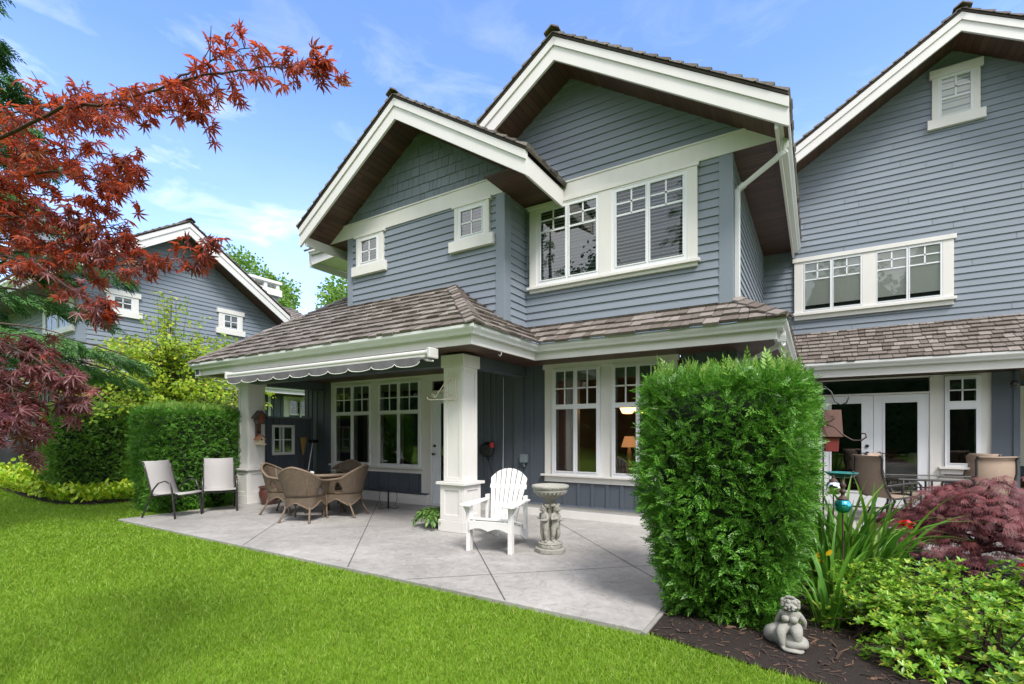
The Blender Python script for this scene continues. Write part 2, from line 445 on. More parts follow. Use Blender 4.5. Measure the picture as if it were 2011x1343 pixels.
class MB:
    def __init__(self, M=None):
        self.v, self.f, self.M = [], [], M
    def add(self, vs, fs):
        n = len(self.v)
        if self.M is not None: vs = [self.M @ Vector(p) for p in vs]
        self.v.extend([tuple(p) for p in vs])
        self.f.extend([tuple(i + n for i in f) for f in fs])
    def box(self, x0, x1, y0, y1, z0, z1):
        self.add([(x0, y0, z0), (x1, y0, z0), (x1, y1, z0), (x0, y1, z0), (x0, y0, z1), (x1, y0, z1), (x1, y1, z1), (x0, y1, z1)],
                 [(0, 3, 2, 1), (4, 5, 6, 7), (0, 1, 5, 4), (1, 2, 6, 5), (2, 3, 7, 6), (3, 0, 4, 7)])
    def obox(self, c, sx, sy, sz, m=None):
        """box centred at c, sizes, optional 3x3/4x4 rotation"""
        vs = []
        for dz in (-.5, .5):
            for dx, dy in ((-.5, -.5), (.5, -.5), (.5, .5), (-.5, .5)):
                p = Vector((dx * sx, dy * sy, dz * sz))
                if m is not None: p = m @ p
                vs.append(Vector(c) + p)
        self.add(vs, [(0, 3, 2, 1), (4, 5, 6, 7), (0, 1, 5, 4), (1, 2, 6, 5), (2, 3, 7, 6), (3, 0, 4, 7)])
    def quad(self, a, b, c, d): self.add([a, b, c, d], [(0, 1, 2, 3)])
    def poly(self, pts): self.add(pts, [tuple(range(len(pts)))])
    def prism_y(self, pts, y0, y1):
        """polygon in (x,z) extruded along y"""
        n = len(pts)
        vs = [(x, y0, z) for x, z in pts] + [(x, y1, z) for x, z in pts]
        fs = [tuple(range(n)), tuple(range(2 * n - 1, n - 1, -1))]
        fs += [(i, i + n, (i + 1) % n + n, (i + 1) % n) for i in range(n)]
        self.add(vs, fs)
    def prism_z(self, pts, z0, z1):
        n = len(pts)
        vs = [(x, y, z0) for x, y in pts] + [(x, y, z1) for x, y in pts]
        fs = [tuple(range(n - 1, -1, -1)), tuple(range(n, 2 * n))]
        fs += [(i, (i + 1) % n, (i + 1) % n + n, i + n) for i in range(n)]
        self.add(vs, fs)
    def tube(self, pts, r, sides=8, cap=True, square=None):
        pts = [Vector(p) for p in pts]
        n = len(pts)
        rs = r if isinstance(r, (list, tuple)) else [r] * n
        vs, fs = [], []
        up = Vector((0, 0, 1))
        prev = None
        for i, p in enumerate(pts):
            d = (pts[min(i + 1, n - 1)] - pts[max(i - 1, 0)]).normalized()
            if prev is None:
                a = up.cross(d)
                if a.length < 1e-3: a = Vector((1, 0, 0)).cross(d)
                a.normalize()
            else:
                a = (prev - d * prev.dot(d))
                if a.length < 1e-6: a = up.cross(d)
                a.normalize()
            prev = a
            b = d.cross(a)
            for k in range(sides):
                t = 2 * math.pi * (k + (0.5 if square else 0)) / sides
                ra, rb = (square if square else (1, 1))
                vs.append(p + a * math.cos(t) * rs[i] * ra + b * math.sin(t) * rs[i] * rb)
        for i in range(n - 1):
            for k in range(sides):
                fs.append((i * sides + k, i * sides + (k + 1) % sides, (i + 1) * sides + (k + 1) % sides, (i + 1) * sides + k))
        if cap:
            fs.append(tuple(range(sides - 1, -1, -1)))
            fs.append(tuple((n - 1) * sides + k for k in range(sides)))
        self.add(vs, fs)
    def lathe(self, prof, seg=24, c=(0, 0, 0), cap=True):
        vs, fs = [], []
        n = len(prof)
        for r, z in prof:
            for k in range(seg):
                t = 2 * math.pi * k / seg
                vs.append((c[0] + r * math.cos(t), c[1] + r * math.sin(t), c[2] + z))
        for i in range(n - 1):
            for k in range(seg):
                fs.append((i * seg + k, i * seg + (k + 1) % seg, (i + 1) * seg + (k + 1) % seg, (i + 1) * seg + k))
        if cap:
            fs.append(tuple(range(seg - 1, -1, -1)))
            fs.append(tuple((n - 1) * seg + k for k in range(seg)))
        self.add(vs, fs)
    def ball(self, c, rx, ry=None, rz=None, seg=14, rings=9, m=None):
        ry = ry or rx; rz = rz or rx
        vs, fs = [], []
        for i in range(rings + 1):
            ph = math.pi * i / rings
            for k in range(seg):
                t = 2 * math.pi * k / seg
                p = Vector((rx * math.sin(ph) * math.cos(t), ry * math.sin(ph) * math.sin(t), rz * math.cos(ph)))
                if m is not None: p = m @ p
                vs.append(Vector(c) + p)
        for i in range(rings):
            for k in range(seg):
                fs.append((i * seg + k, (i + 1) * seg + k, (i + 1) * seg + (k + 1) % seg, i * seg + (k + 1) % seg))
        self.add(vs, fs)
    def sweep(self, path, prof, closed_prof=True):
        """profile (outward offset, z) swept along an (x,y) polyline with mitred corners; outward = right-hand side"""
        n, k = len(path), len(prof)
        P = [Vector((p[0], p[1])) for p in path]
        vs = []
        for i in range(n):
            d0 = (P[i] - P[i - 1]).normalized() if i > 0 else None
            d1 = (P[i + 1] - P[i]).normalized() if i < n - 1 else None
            n0 = Vector((d0.y, -d0.x)) if d0 else None
            n1 = Vector((d1.y, -d1.x)) if d1 else None
            if n0 is None: m_ = n1
            elif n1 is None: m_ = n0
            else:
                s = n0 + n1
                m_ = s / (1 + n0.dot(n1))
            for o_, z in prof:
                q = P[i] + m_ * o_
                vs.append((q.x, q.y, z))
        fs = []
        for i in range(n - 1):
            for j in range(k if closed_prof else k - 1):
                j2 = (j + 1) % k
                fs.append((i * k + j, i * k + j2, (i + 1) * k + j2, (i + 1) * k + j))
        if closed_prof:
            fs.append(tuple(range(k - 1, -1, -1)))
            fs.append(tuple((n - 1) * k + j for j in range(k)))
        self.add(vs, fs)
    def mesh(self, name, fix=True):
        me = bpy.data.meshes.new(name)
        me.from_pydata(self.v, [], self.f)
        if fix:
            bm = bmesh.new(); bm.from_mesh(me)
            bmesh.ops.recalc_face_normals(bm, faces=bm.faces)
            bm.to_mesh(me); bm.free()
        me.validate()
        return me
    def build(self, name, material, parent=None, smooth=False, bevel=0.0, local=False, fix=True, seg=2):
        o = finish(name, self.mesh(name, fix), material, parent, smooth, local)
        if bevel:
            md = o.modifiers.new('bevel', 'BEVEL'); md.width = bevel; md.segments = seg; md.limit_method = 'ANGLE'; md.angle_limit = rad(40)
            md.harden_normals = False
        return o

def np_mesh(name, V, F):
    V = np.asarray(V, dtype=np.float32).reshape(-1, 3)
    F = np.asarray(F, dtype=np.int32)
    k = F.shape[1]
    me = bpy.data.meshes.new(name)
    me.vertices.add(len(V)); me.vertices.foreach_set('co', V.ravel())
    me.loops.add(F.size); me.loops.foreach_set('vertex_index', F.ravel())
    me.polygons.add(len(F))
    me.polygons.foreach_set('loop_start', np.arange(0, F.size, k, dtype=np.int32))
    try: me.polygons.foreach_set('loop_total', np.full(len(F), k, dtype=np.int32))
    except Exception: pass
    me.update(calc_edges=True)
    return me
def unit(a): return a / np.maximum(np.linalg.norm(a, axis=-1, keepdims=True), 1e-9)
def frames(axis, hint):
    """X along axis, Z near hint"""
    X = unit(axis)
    Z = unit(hint - X * np.sum(hint * X, -1, keepdims=True))
    Y = np.cross(Z, X)
    return X, Y, Z
def scatter(tv, tf, P, X, Y, Z, S):
    tv = np.asarray(tv, float); tf = np.asarray(tf, int)
    S = np.asarray(S, float).reshape(-1, 1, 1)
    V = P[:, None, :] + S * (tv[None, :, 0:1] * X[:, None, :] + tv[None, :, 1:2] * Y[:, None, :] + tv[None, :, 2:3] * Z[:, None, :])
    n = len(P)
    F = tf[None] + (np.arange(n) * len(tv))[:, None, None]
    return V.reshape(-1, 3), F.reshape(-1, tf.shape[1])
def copy_tree(o, parent=None):
    c = o.copy(); COL.objects.link(c)
    if parent is not None: c.parent = parent
    for ch in [x for x in bpy.data.objects if x.parent == o]: copy_tree(ch, c)
    return c
def clone(o, loc, rz, label, group=None):
    c = copy_tree(o); c.location = loc; c.rotation_euler = (0, 0, rz); c['label'] = label
    if group: c['group'] = group
    return c
# ------------------------------------------------------------------ building pieces
def xrange_at(poly, z):
    xs = []
    n = len(poly)
    for i in range(n):
        (xa, za), (xb, zb) = poly[i], poly[(i + 1) % n]
        if abs(za - zb) < 1e-9:
            if abs(za - z) < 1e-6: xs += [xa, xb]
        elif min(za, zb) - 1e-9 <= z <= max(za, zb) + 1e-9:
            xs.append(xa + (xb - xa) * (z - za) / (zb - za))
    return (min(xs), max(xs)) if xs else None
def lap_wall(mb, poly, y, exp=0.118, out=0.022, z0=None, seams=True, rs=1):
    """horizontal lap siding over a convex (x,z) polygon on the plane y, facing -y"""
    R_ = random.Random(rs)
    zmin = min(p[1] for p in poly); zmax = max(p[1] for p in poly)
    z = zmin if z0 is None else z0
    mb.poly([(x, y, zz) for x, zz in poly])
    while z < zmax - 1e-4:
        a, b = max(z, zmin), min(z + exp, zmax)
        ra, rb = xrange_at(poly, a + 1e-5), xrange_at(poly, b - 1e-5)
        z += exp
        if not ra or not rb or b - a < 0.01: continue
        cuts = [0.0]
        if seams:
            u = R_.uniform(0.8, 3.6)
            while u < (ra[1] - ra[0]) - 0.4:
                cuts.append(u); u += R_.uniform(2.4, 3.7)
        cuts.append(None)
        for i in range(len(cuts) - 1):
            la = ra[0] + cuts[i] + (0.003 if i else 0)
            lb = rb[0] if i == 0 else max(rb[0], min(rb[1], la))
            if cuts[i + 1] is None: ha, hb = ra[1], rb[1]
            else:
                ha = ra[0] + cuts[i + 1] - 0.003; hb = max(rb[0], min(rb[1], ha))
            if i and la < rb[0]: lb = rb[0]
            j = R_.uniform(-0.0012, 0.0012)
            mb.add([(la, y - out + j, a), (ha, y - out + j, a), (hb, y - 0.004, b), (lb, y - 0.004, b), (la, y - 0.001, a), (ha, y - 0.001, a)],
                   [(0, 1, 2, 3), (4, 5, 1, 0)])
def shingle_wall(mb, poly, y, rows=0.165, rs=3):
    R_ = random.Random(rs)
    zmin = min(p[1] for p in poly); zmax = max(p[1] for p in poly)
    mb.poly([(x, y, zz) for x, zz in poly])
    z = zmin; r = 0
    while z < zmax - 0.01:
        a, b = z, min(z + rows, zmax)
        ra, rb = xrange_at(poly, a + 1e-5), xrange_at(poly, b - 1e-5)
        z += rows; r += 1
        if not ra or not rb: continue
        x = ra[0] - R_.uniform(0, 0.1)
        while x < ra[1]:
            w = R_.uniform(0.085, 0.21)
            x0, x1 = x + 0.003, x + w - 0.003
            x += w
            la, ha = max(x0, ra[0]), min(x1, ra[1])
            lb, hb = max(x0, rb[0]), min(x1, rb[1])
            if ha - la < 0.01: continue
            if hb < lb: lb = hb = (lb + hb) / 2
            o_ = 0.018 + R_.uniform(-0.003, 0.003); dz = R_.uniform(-0.004, 0.004)
            mb.add([(la, y - o_, a + dz), (ha, y - o_, a + dz), (hb, y - 0.004, b), (lb, y - 0.004, b),
                    (la, y - 0.001, a + dz), (ha, y - 0.001, a + dz), (hb, y - 0.001, b), (lb, y - 0.001, b)],
                   [(0, 1, 2, 3), (4, 5, 1, 0), (0, 3, 7, 4), (1, 5, 6, 2)])
def shakes(mb, O, E, S, poly, exp=0.20, wmin=0.10, wmax=0.24, t=0.028, rs=5, lift=0.012):
    """cedar shakes on the plane through O spanned by E (along the eave) and S (up the slope); poly in (e,s), convex"""
    R_ = random.Random(rs)
    O, E, S = Vector(O), Vector(E).normalized(), Vector(S).normalized()
    Nn = E.cross(S)
    if Nn.z < 0: Nn = -Nn
    smin = min(p[1] for p in poly); smax = max(p[1] for p in poly)
    s = smin
    while s < smax - 0.02:
        a, b = s, min(s + exp + 0.03, smax)
        ra, rb = xrange_at(poly, a + 1e-5), xrange_at(poly, b - 1e-5)
        s += exp
        if not ra or not rb: continue
        lo, hi = min(ra[0], rb[0]), max(ra[1], rb[1])
        e = lo - R_.uniform(0, 0.12)
        while e < hi:
            w = R_.uniform(wmin, wmax)
            g = R_.uniform(0.002, 0.006)
            e0, e1 = e + g, e + w - g
            e += w
            la, ha = max(e0, ra[0]), min(e1, ra[1])
            lb, hb = max(e0, rb[0]), min(e1, rb[1])
            if ha - la < 0.005 and hb - lb < 0.005: continue
            if ha < la: la = ha = (la + ha) / 2
            if hb < lb: lb = hb = (lb + hb) / 2
            th = t * R_.uniform(0.75, 1.35) + lift
            da = R_.uniform(-0.014, 0.010)
            def P(ee, ss, nn): return O + E * ee + S * ss + Nn * nn
            mb.add([P(la, a + da, th), P(ha, a + da, th * R_.uniform(0.95, 1.05)), P(hb, b, 0.008), P(lb, b, 0.008),
                    P(la, a + da, 0.0), P(ha, a + da, 0.0), P(hb, b, 0.0), P(lb, b, 0.0)],
                   [(0, 1, 2, 3), (4, 5, 1, 0), (0, 3, 7, 4), (1, 5, 6, 2)])
def caps(mb, A, B, da, db, w=0.12, exp=0.17, rs=9, lift=0.03):
    """ridge or hip caps from low end A to high end B; da, db = unit directions down the two roof planes, square to the ridge"""
    R_ = random.Random(rs)
    A, B, da, db = Vector(A), Vector(B), Vector(da).normalized(), Vector(db).normalized()
    L_ = (B - A).length; d = (B - A).normalized()
    up = -(da + db)
    up = up.normalized() if up.length > 1e-3 else Vector((0, 0, 1))
    s = 0.0
    while s < L_:
        e = min(s + exp + 0.05, L_ + 0.02)
        h0 = lift + 0.03 + R_.uniform(-0.004, 0.006); h1 = lift + 0.005
        p0, p1 = A + d * s + up * h0, A + d * e + up * h1
        for q in (da, db):
            ww = w * R_.uniform(0.92, 1.08)
            th = up * -0.022
            vs = [p0, p0 + q * ww, p1 + q * ww, p1, p0 + th, p0 + q * ww + th, p1 + q * ww + th, p1 + th]
            mb.add(vs, [(0, 1, 2, 3), (4, 5, 1, 0), (1, 5, 6, 2), (2, 6, 7, 3)])
        s += exp
GUT = [(0.0, 0.0), (0.065, 0.0), (0.075, 0.03), (0.105, 0.06), (0.112, 0.075), (0.112, 0.11), (0.098, 0.115), (0.098, 0.104), (0.0, 0.104)]
def gutter(path, zbot, parent, name='gutter', M=None):
    mb = MB(M)
    mb.sweep(path, [(o_, zbot + z) for o_, z in GUT])
    return mb.build(name, 'gutter_metal', parent)
def fascia(path, z0, z1, parent, M=None, t=0.035):
    mb = MB(M)
    mb.sweep(path, [(0, z0), (0, z1), (-t, z1), (-t, z0)])
    return mb.build('fascia', 'fascia_paint', parent)
def gable(parent, xc, yf, yb, half, za, slope, ywall, M=None, depth=0.335, half_l=None, rs=11, over=0.02):
    """gable roof: rakes at y=yf, running back to y=yb. za = top of rake at apex"""
    hl = half if half_l is None else half_l
    rk = MB(M)
    for sg, h in ((-1, hl), (1, half)):
        ze = za - slope * h
        pts = [(xc, za), (xc + sg * h, ze), (xc + sg * h, ze - depth), (xc, za - depth)]
        rk.prism_y(pts, yf, yf + 0.04)
        st = [(xc, za - 0.004), (xc + sg * (h - 0.002), ze - 0.004 + slope * 0.002), (xc + sg * (h - 0.002), ze - 0.124), (xc, za - 0.124)]
        rk.prism_y(st, yf - 0.022, yf - 0.001)
    r = rk.build('rake_board', 'fascia_paint', parent)
    # sloped soffit under the overhang
    sf = MB(M)
    for sg, h in ((-1, hl), (1, half)):
        z0 = za - depth + 0.085
        sf.add([(xc, yf + 0.04, z0), (xc + sg * (h - 0.02), yf + 0.04, z0 - slope * (h - 0.02)), (xc + sg * (h - 0.02), ywall + 0.02, z0 - slope * (h - 0.02)), (xc, ywall + 0.02, z0)], [(0, 1, 2, 3)])
    sf.build('soffit', 'soffit_gable', parent, fix=False)
    dk = MB(M)
    sh = MB(M)
    c = 1 / math.sqrt(1 + slope * slope)
    for sg, h in ((-1, hl), (1, half)):
        e = h + over
        z1, z2 = za + 0.008, za + 0.008 - slope * e
        dk.add([(xc, yf - 0.03, z1), (xc + sg * e, yf - 0.03, z2), (xc + sg * e, yb, z2), (xc, yb, z1),
                (xc, yf - 0.03, z1 + 0.035), (xc + sg * e, yf - 0.03, z2 + 0.035), (xc + sg * e, yb, z2 + 0.035), (xc, yb, z1 + 0.035)],
               [(0, 3, 2, 1), (4, 5, 6, 7), (0, 1, 5, 4), (1, 2, 6, 5), (2, 3, 7, 6)])
        O = Vector((xc + sg * e, yf - 0.05, z2 + 0.036))
        S = Vector((-sg * c, 0, slope * c))
        ln = e / c
        shakes(sh, O, (0, 1, 0), S, [(0, 0), (yb - yf + 0.05, 0), (yb - yf + 0.05, ln), (0, ln)], rs=rs + sg)
    caps(sh, (xc, yf - 0.09, za + 0.075), (xc, yb, za + 0.075), (-c, 0, -slope * c), (c, 0, -slope * c), w=0.14, rs=rs)
    ro = sh.build('roof', 'shake', parent)
    dk.build('roof_deck', 'deck_wood', ro)
    return r
def window_unit(parent, x0, x1, z0, z1, y, panes, M=None, muntins=(), transom=None, fw=0.055, glass='glass', back=None, slats=None, shade=None, mull=None, hole=False, name='window', proud=0.055, kidmat='vinyl'):
    """vinyl window on plane y. panes: list of (xa,xb,za,zb) glass openings; muntins: (xa,xb,za,zb) thin bars; back: what stands behind"""
    yf = y - proud
    w = MB(M)
    # frame built as bars between/around the panes using x and z cuts
    xs = sorted(set([x0, x1] + [p[0] for p in panes] + [p[1] for p in panes]))
    zs = sorted(set([z0, z1] + [p[2] for p in panes] + [p[3] for p in panes]))
    yb = y + (0.06 if hole else 0.0)
    for i in range(len(xs) - 1):
        for j in range(len(zs) - 1):
            cx, cz = (xs[i] + xs[i + 1]) / 2, (zs[j] + zs[j + 1]) / 2
            if any(p[0] < cx < p[1] and p[2] < cz < p[3] for p in panes): continue
            w.box(xs[i], xs[i + 1], yf, yb, zs[j], zs[j + 1])
    for xa, xb, za, zb in muntins:
        w.box(xa, xb, yf + 0.006, yf + 0.022, za, zb)
    wo = w.build(name, kidmat, parent)
    # a thin raised sash line around every pane
    s = MB(M)
    for xa, xb, za, zb in panes:
        t = 0.016
        s.box(xa - t, xb + t, yf - 0.008, yf - 0.001, zb, zb + t); s.box(xa - t, xb + t, yf - 0.008, yf - 0.001, za - t, za)
        s.box(xa - t, xa, yf - 0.008, yf - 0.001, za, zb); s.box(xb, xb + t, yf - 0.008, yf - 0.001, za, zb)
    s.build('sash', kidmat, wo)
    g = MB(M)
    for xa, xb, za, zb in panes:
        g.quad((xa, yf + 0.014, za), (xb, yf + 0.014, za), (xb, yf + 0.014, zb), (xa, yf + 0.014, zb))
    g.build('pane', glass, wo, fix=False)
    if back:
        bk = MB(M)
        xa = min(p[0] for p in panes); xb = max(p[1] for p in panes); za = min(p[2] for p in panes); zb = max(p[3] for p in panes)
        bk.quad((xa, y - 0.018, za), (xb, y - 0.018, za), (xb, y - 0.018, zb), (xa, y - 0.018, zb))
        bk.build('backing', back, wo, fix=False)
    if slats:
        sl = MB(M)
        for xa, xb, za, zb in slats:
            z = zb - 0.02
            while z > za + 0.01:
                d = 0.0125
                sl.add([(xa, yf + 0.020, z - d), (xb, yf + 0.020, z - d), (xb, yf + 0.034, z + d), (xa, yf + 0.034, z + d)], [(0, 1, 2, 3)])
                z -= 0.052
        sl.build('blind', 'slat' if slats is not None and glass != 'glass_w' else 'slat_white', wo, fix=False)
    if shade:
        sd = MB(M)
        for xa, xb, za, zb in shade[1]:
            sd.box(xa, xb, yf + 0.022, yf + 0.03, za, zb)
            sd.box(xa, xb, yf + 0.019, yf + 0.034, za - 0.02, za)
        sd.build('shade', shade[0], wo)
    return wo
def trim_board(parent, boxes, y, M=None, proud=0.03, name='window_trim', material='trim'):
    """boxes: (x0,x1,z0,z1,extra proud)"""
    t = MB(M)
    for b in boxes:
        e = b[4] if len(b) > 4 else 0
        t.box(b[0], b[1], y - proud - e, y, b[2], b[3])
    return t.build(name, material, parent, bevel=0.004)
def batten_wall(parent, panels, y, xs, z0, z1, M=None, depth=0.1, bw=0.06, name='lower_wall'):
    w = MB(M)
    for xa, xb, za, zb in panels: w.box(xa, xb, y, y + depth, za, zb)
    for x in xs:
        for xa, xb, za, zb in panels:
            if xa + 0.02 < x < xb - 0.02: w.box(x - bw / 2, x + bw / 2, y - 0.018, y - 0.0005, za, zb)
    return w.build(name, 'batten_siding', parent)

# ------------------------------------------------------------------ the near townhouse
house = empty('townhouse', (-5.7, 7.4, 0), 0, 'blue grey two storey townhouse with white trim and twin front gables beside the patio', 'house', 'blue grey townhouses of the row')
YM, YB, YL = 7.117, 6.46, 7.44
XR, XBL, XBR = -0.96, -7.64, -4.13
# upper walls
w = MB()
zs = lambda x: 7.26 - 0.335 + 0.085 - 0.65 * abs(x + 3.30)     # soffit line of the tall gable
lap_wall(w, [(-6.2, 3.1), (XR, 3.1), (XR, 5.16), (-6.2, 5.16)], YM, z0=3.05, rs=2, seams=False)
lap_wall(w, [(-6.15, 5.36), (-0.72, 5.36), (-3.30, zs(-3.30))], YM, z0=5.41 - 0.03, rs=3, seams=False)
w.build('upper_wall', 'siding', house)
w = MB(R90)
lap_wall(w, [(YM, 3.0), (11.6, 3.0), (11.6, 5.2), (YM, 5.2)], -XR, z0=3.05, rs=4)
w.build('side_wall', 'siding', house)
w = MB(R90)
lap_wall(w, [(YB, 2.9), (YM, 2.9), (YM, 5.2), (YB, 5.2)], -XBR, z0=3.05, rs=5, seams=False)
w.build('bay_return_wall', 'siding', house)
w = MB()
lap_wall(w, [(XBL, 3.5), (XBR, 3.0), (XBR, 5.2), (XBL, 5.2)], YB, z0=3.0 - 0.01, rs=6, seams=False)
w.box(XBL + 0.01, XBL + 0.02, YB, 11.6, 3.5, 5.2)
w.build('bay_wall', 'siding', house)
w = MB()
zb_ = lambda x: 6.90 - 0.335 + 0.085 - 0.645 * abs(x + 5.88)
shingle_wall(w, [(-7.82, 5.40), (-3.94, 5.40), (-5.88, zb_(-5.88))], YB)
w.build('gable_shingles', 'wall_shingle', house)
# corner boards
w = MB()
w.box(XR - 0.155, XR + 0.02, YM - 0.024, YM - 0.0005, 3.0, 5.14); w.box(XR + 0.001, XR + 0.02, YM - 0.0005, YM + 0.13, 3.0, 5.14)
w.build('corner_board', 'corner_paint', house, bevel=0.004); w = MB()
w.box(XBR - 0.145, XBR + 0.022, YB - 0.024, YB - 0.0005, 2.9, 5.16); w.box(XBR + 0.001, XBR + 0.022, YB - 0.0005, YB + 0.16, 2.9, 5.16)
w.build('corner_board', 'corner_paint', house, bevel=0.004); w = MB()
w.box(XBL - 0.07, XBL + 0.075, YB - 0.024, YB - 0.0005, 3.5, 5.16); w.box(XBL - 0.07, XBL - 0.001, YB - 0.0005, YB + 0.14, 3.5, 5.16)
w.build('corner_board', 'corner_paint', house, bevel=0.004)
# frieze bands
w = MB()
w.prism_y([(-6.1, 5.132), (-0.425, 5.132), (-0.425, 5.19), (-0.75, 5.385), (-6.1, 5.385)], YM - 0.034, YM - 0.002)
w.box(-6.1, -0.76, YM - 0.048, YM - 0.0345, 5.372, 5.395)
w.build('frieze_band', 'trim', house)
w = MB()
w.prism_y([(-8.22, 5.150), (-3.56, 5.150), (-3.56, 5.20), (-3.86, 5.415), (-7.9, 5.415), (-8.22, 5.20)], YB - 0.034, YB - 0.002)
w.box(-7.9, -3.86, YB - 0.048, YB - 0.0345, 5.402, 5.425)
w.build('frieze_band', 'trim', house)
# gables
gable(house, -3.30, 6.517, 16.0, 3.03, 7.26, 0.65, YM, rs=21, over=-0.005)
gable(house, -5.88, 5.86, 13.0, 2.49, 6.90, 0.645, YB, rs=31)
# eaves of the two gables: fascia, flat soffit, gutter
fascia([(-3.405, 5.90), (-3.405, YM - 0.05)], 4.985, 5.25, house)
fascia([(-8.26, 13.0), (-8.26, 5.90)], 4.97, 5.25, house)
for q_ in [((XBR, 5.905, 5.148), (-3.44, 5.905, 5.148), (-3.44, YM, 5.148), (XBR, YM, 5.148)),
           ((-8.25, YB - 0.03, 5.148), (XBL, YB - 0.03, 5.148), (XBL, 13.0, 5.148), (-8.25, 13.0, 5.148)),
           ((XR, YM - 0.03, 5.131), (-0.42, YM - 0.03, 5.131), (-0.42, 11.6, 5.131), (XR, 11.6, 5.131))]:
    w = MB(); w.quad(*q_); w.build('soffit', 'soffit', house, fix=False)
fascia([(-0.385, 6.56), (-0.385, 11.58)], 4.985, 5.19, house)
gutter([(-0.385, 6.558), (-0.385, 11.58)], 5.085, house)
def downspout(parent, pts, M=None, r=0.034):
    d = MB(M)
    d.tube(pts, r, sides=4, square=(1.0, 1.25))
    # crimped elbows
    for i in range(1, len(pts) - 1):
        p = Vector(pts[i])
        a = (Vector(pts[i - 1]) - p).normalized(); b = (Vector(pts[i + 1]) - p).normalized()
        for q in (a, b):
            for k in range(4):
                c = p + q * (0.03 + 0.022 * k)
                d.tube([c - q * 0.006, c + q * 0.006], r * 1.13, sides=4, square=(1.0, 1.25))
    return d.build('downspout', 'gutter_metal', parent)
downspout(house, [(-0.325, 7.02, 5.09), (-0.325, 7.02, 4.93), (-0.90, 7.20, 4.66), (-0.90, 7.20, 3.20)])
# upper windows
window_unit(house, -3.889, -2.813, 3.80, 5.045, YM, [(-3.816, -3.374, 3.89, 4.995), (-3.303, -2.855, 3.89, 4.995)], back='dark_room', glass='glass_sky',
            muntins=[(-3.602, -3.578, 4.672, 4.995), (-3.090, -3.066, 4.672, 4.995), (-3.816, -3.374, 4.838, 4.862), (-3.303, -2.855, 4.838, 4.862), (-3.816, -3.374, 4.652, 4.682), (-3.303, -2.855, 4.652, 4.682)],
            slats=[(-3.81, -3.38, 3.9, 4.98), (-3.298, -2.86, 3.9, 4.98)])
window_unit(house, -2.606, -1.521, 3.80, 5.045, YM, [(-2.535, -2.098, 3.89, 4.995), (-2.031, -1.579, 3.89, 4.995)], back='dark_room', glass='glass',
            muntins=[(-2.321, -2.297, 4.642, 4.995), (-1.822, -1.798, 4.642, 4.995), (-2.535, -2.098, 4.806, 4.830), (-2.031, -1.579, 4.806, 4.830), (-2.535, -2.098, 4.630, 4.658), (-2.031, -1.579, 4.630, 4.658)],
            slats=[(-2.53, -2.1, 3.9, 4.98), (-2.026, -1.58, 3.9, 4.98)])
trim_board(house, [(-4.06, -1.362, 5.072, 5.131, .012), (-4.023, -3.889, 3.80, 5.072), (-2.813, -2.606, 3.80, 5.072), (-1.521, -1.386, 3.80, 5.072), (-3.889, -2.813, 5.045, 5.072), (-2.606, -1.521, 5.045, 5.072)], YM, proud=0.06)
trim_board(house, [(-4.06, -1.35, 3.757, 3.80, .04), (-4.023, -1.386, 3.705, 3.757, 0)], YM, proud=0.06, name='window_sill')
for xa, xb, fa, fb, ta, tb, ha, hb, sa, sb in ((-7.288, -6.884, -7.357, -6.827, -7.428, -6.722, -7.484, -6.683, -7.541, -6.651), (-4.936, -4.519, -5.0, -4.455, -5.074, -4.382, -5.12, -4.34, -5.18, -4.3)):
    m_ = (xa + xb) / 2
    window_unit(house, fa, fb, 4.562, 5.075, YB, [(xa, xb, 4.622, 5.02)], back='dark_room', glass='glass_sky', slats=[(xa, xb, 4.63, 5.015)],
                muntins=[(m_ - .011, m_ + .011, 4.622, 5.02), (xa, xb, 4.81, 4.832)])
    trim_board(house, [(ha, hb, 5.10, 5.149, .012), (ta, fa, 4.562, 5.10), (fb, tb, 4.562, 5.10), (fa, fb, 5.075, 5.10)], YB, proud=0.06)
    trim_board(house, [(sa, sb, 4.385, 4.560, 0.02)], YB, proud=0.06, name='window_sill')
# skirt roof over porch and ground floor
SL = 0.70
cs = 1 / math.sqrt(1 + SL * SL)
sh = MB()
XL0, XC, YE1, YE2, XE2, ZE = -10.50, -3.60, 4.955, 6.60, -0.30, 2.775
def plan(poly_xy, O, E, Sxy):      # plan points to (e, s) of a roof plane
    out = []
    for x, y in poly_xy:
        d = Vector((x - O[0], y - O[1]))
        out.append((d.dot(Vector(E)), d.dot(Vector(Sxy)) / cs))
    return out
t_ = 2.9
pl = [(XL0 - 0.1, YE1), (XC, YE1), (XC - 1.66, YE1 + 1.66), (XL0 - 0.1 + t_, YE1 + t_)]
front_poly = plan([(XL0 - 0.1, YE1), (XC, YE1), (XC - 1.66, YE1 + 1.66), (XC - 1.66, YE1 + t_), (XL0 - 0.1 + t_, YE1 + t_)], (0, YE1), (1, 0), (0, 1))
shakes(sh, (0, YE1, ZE), (1, 0, 0), (0, cs, SL * cs), plan([(XL0 - 0.1, YE1), (XC, YE1), (XC - 1.66, YE1 + 1.66), (XL0 - 0.1 + 1.66, YE1 + 1.66)], (0, YE1), (1, 0), (0, 1)), rs=41)
shakes(sh, (0, YE1 + 1.66, ZE + 1.66 * SL), (1, 0, 0), (0, cs, SL * cs), plan([(XL0 - 0.1 + 1.66, 0), (XBL, 0), (XBL, 1.6), (XL0 - 0.1 + 1.66 + 1.6, 1.6)], (0, 0), (1, 0), (0, 1)), rs=42)
shakes(sh, (XC, 0, ZE), (0, 1, 0), (-cs, 0, SL * cs), plan([(XC, YE1), (XC, YE2 + 0.02), (XC - 0.56, YE2 + 0.58), (XC - 0.56, YE1 + 0.56)], (XC, 0), (0, 1), (-1, 0)), rs=43)
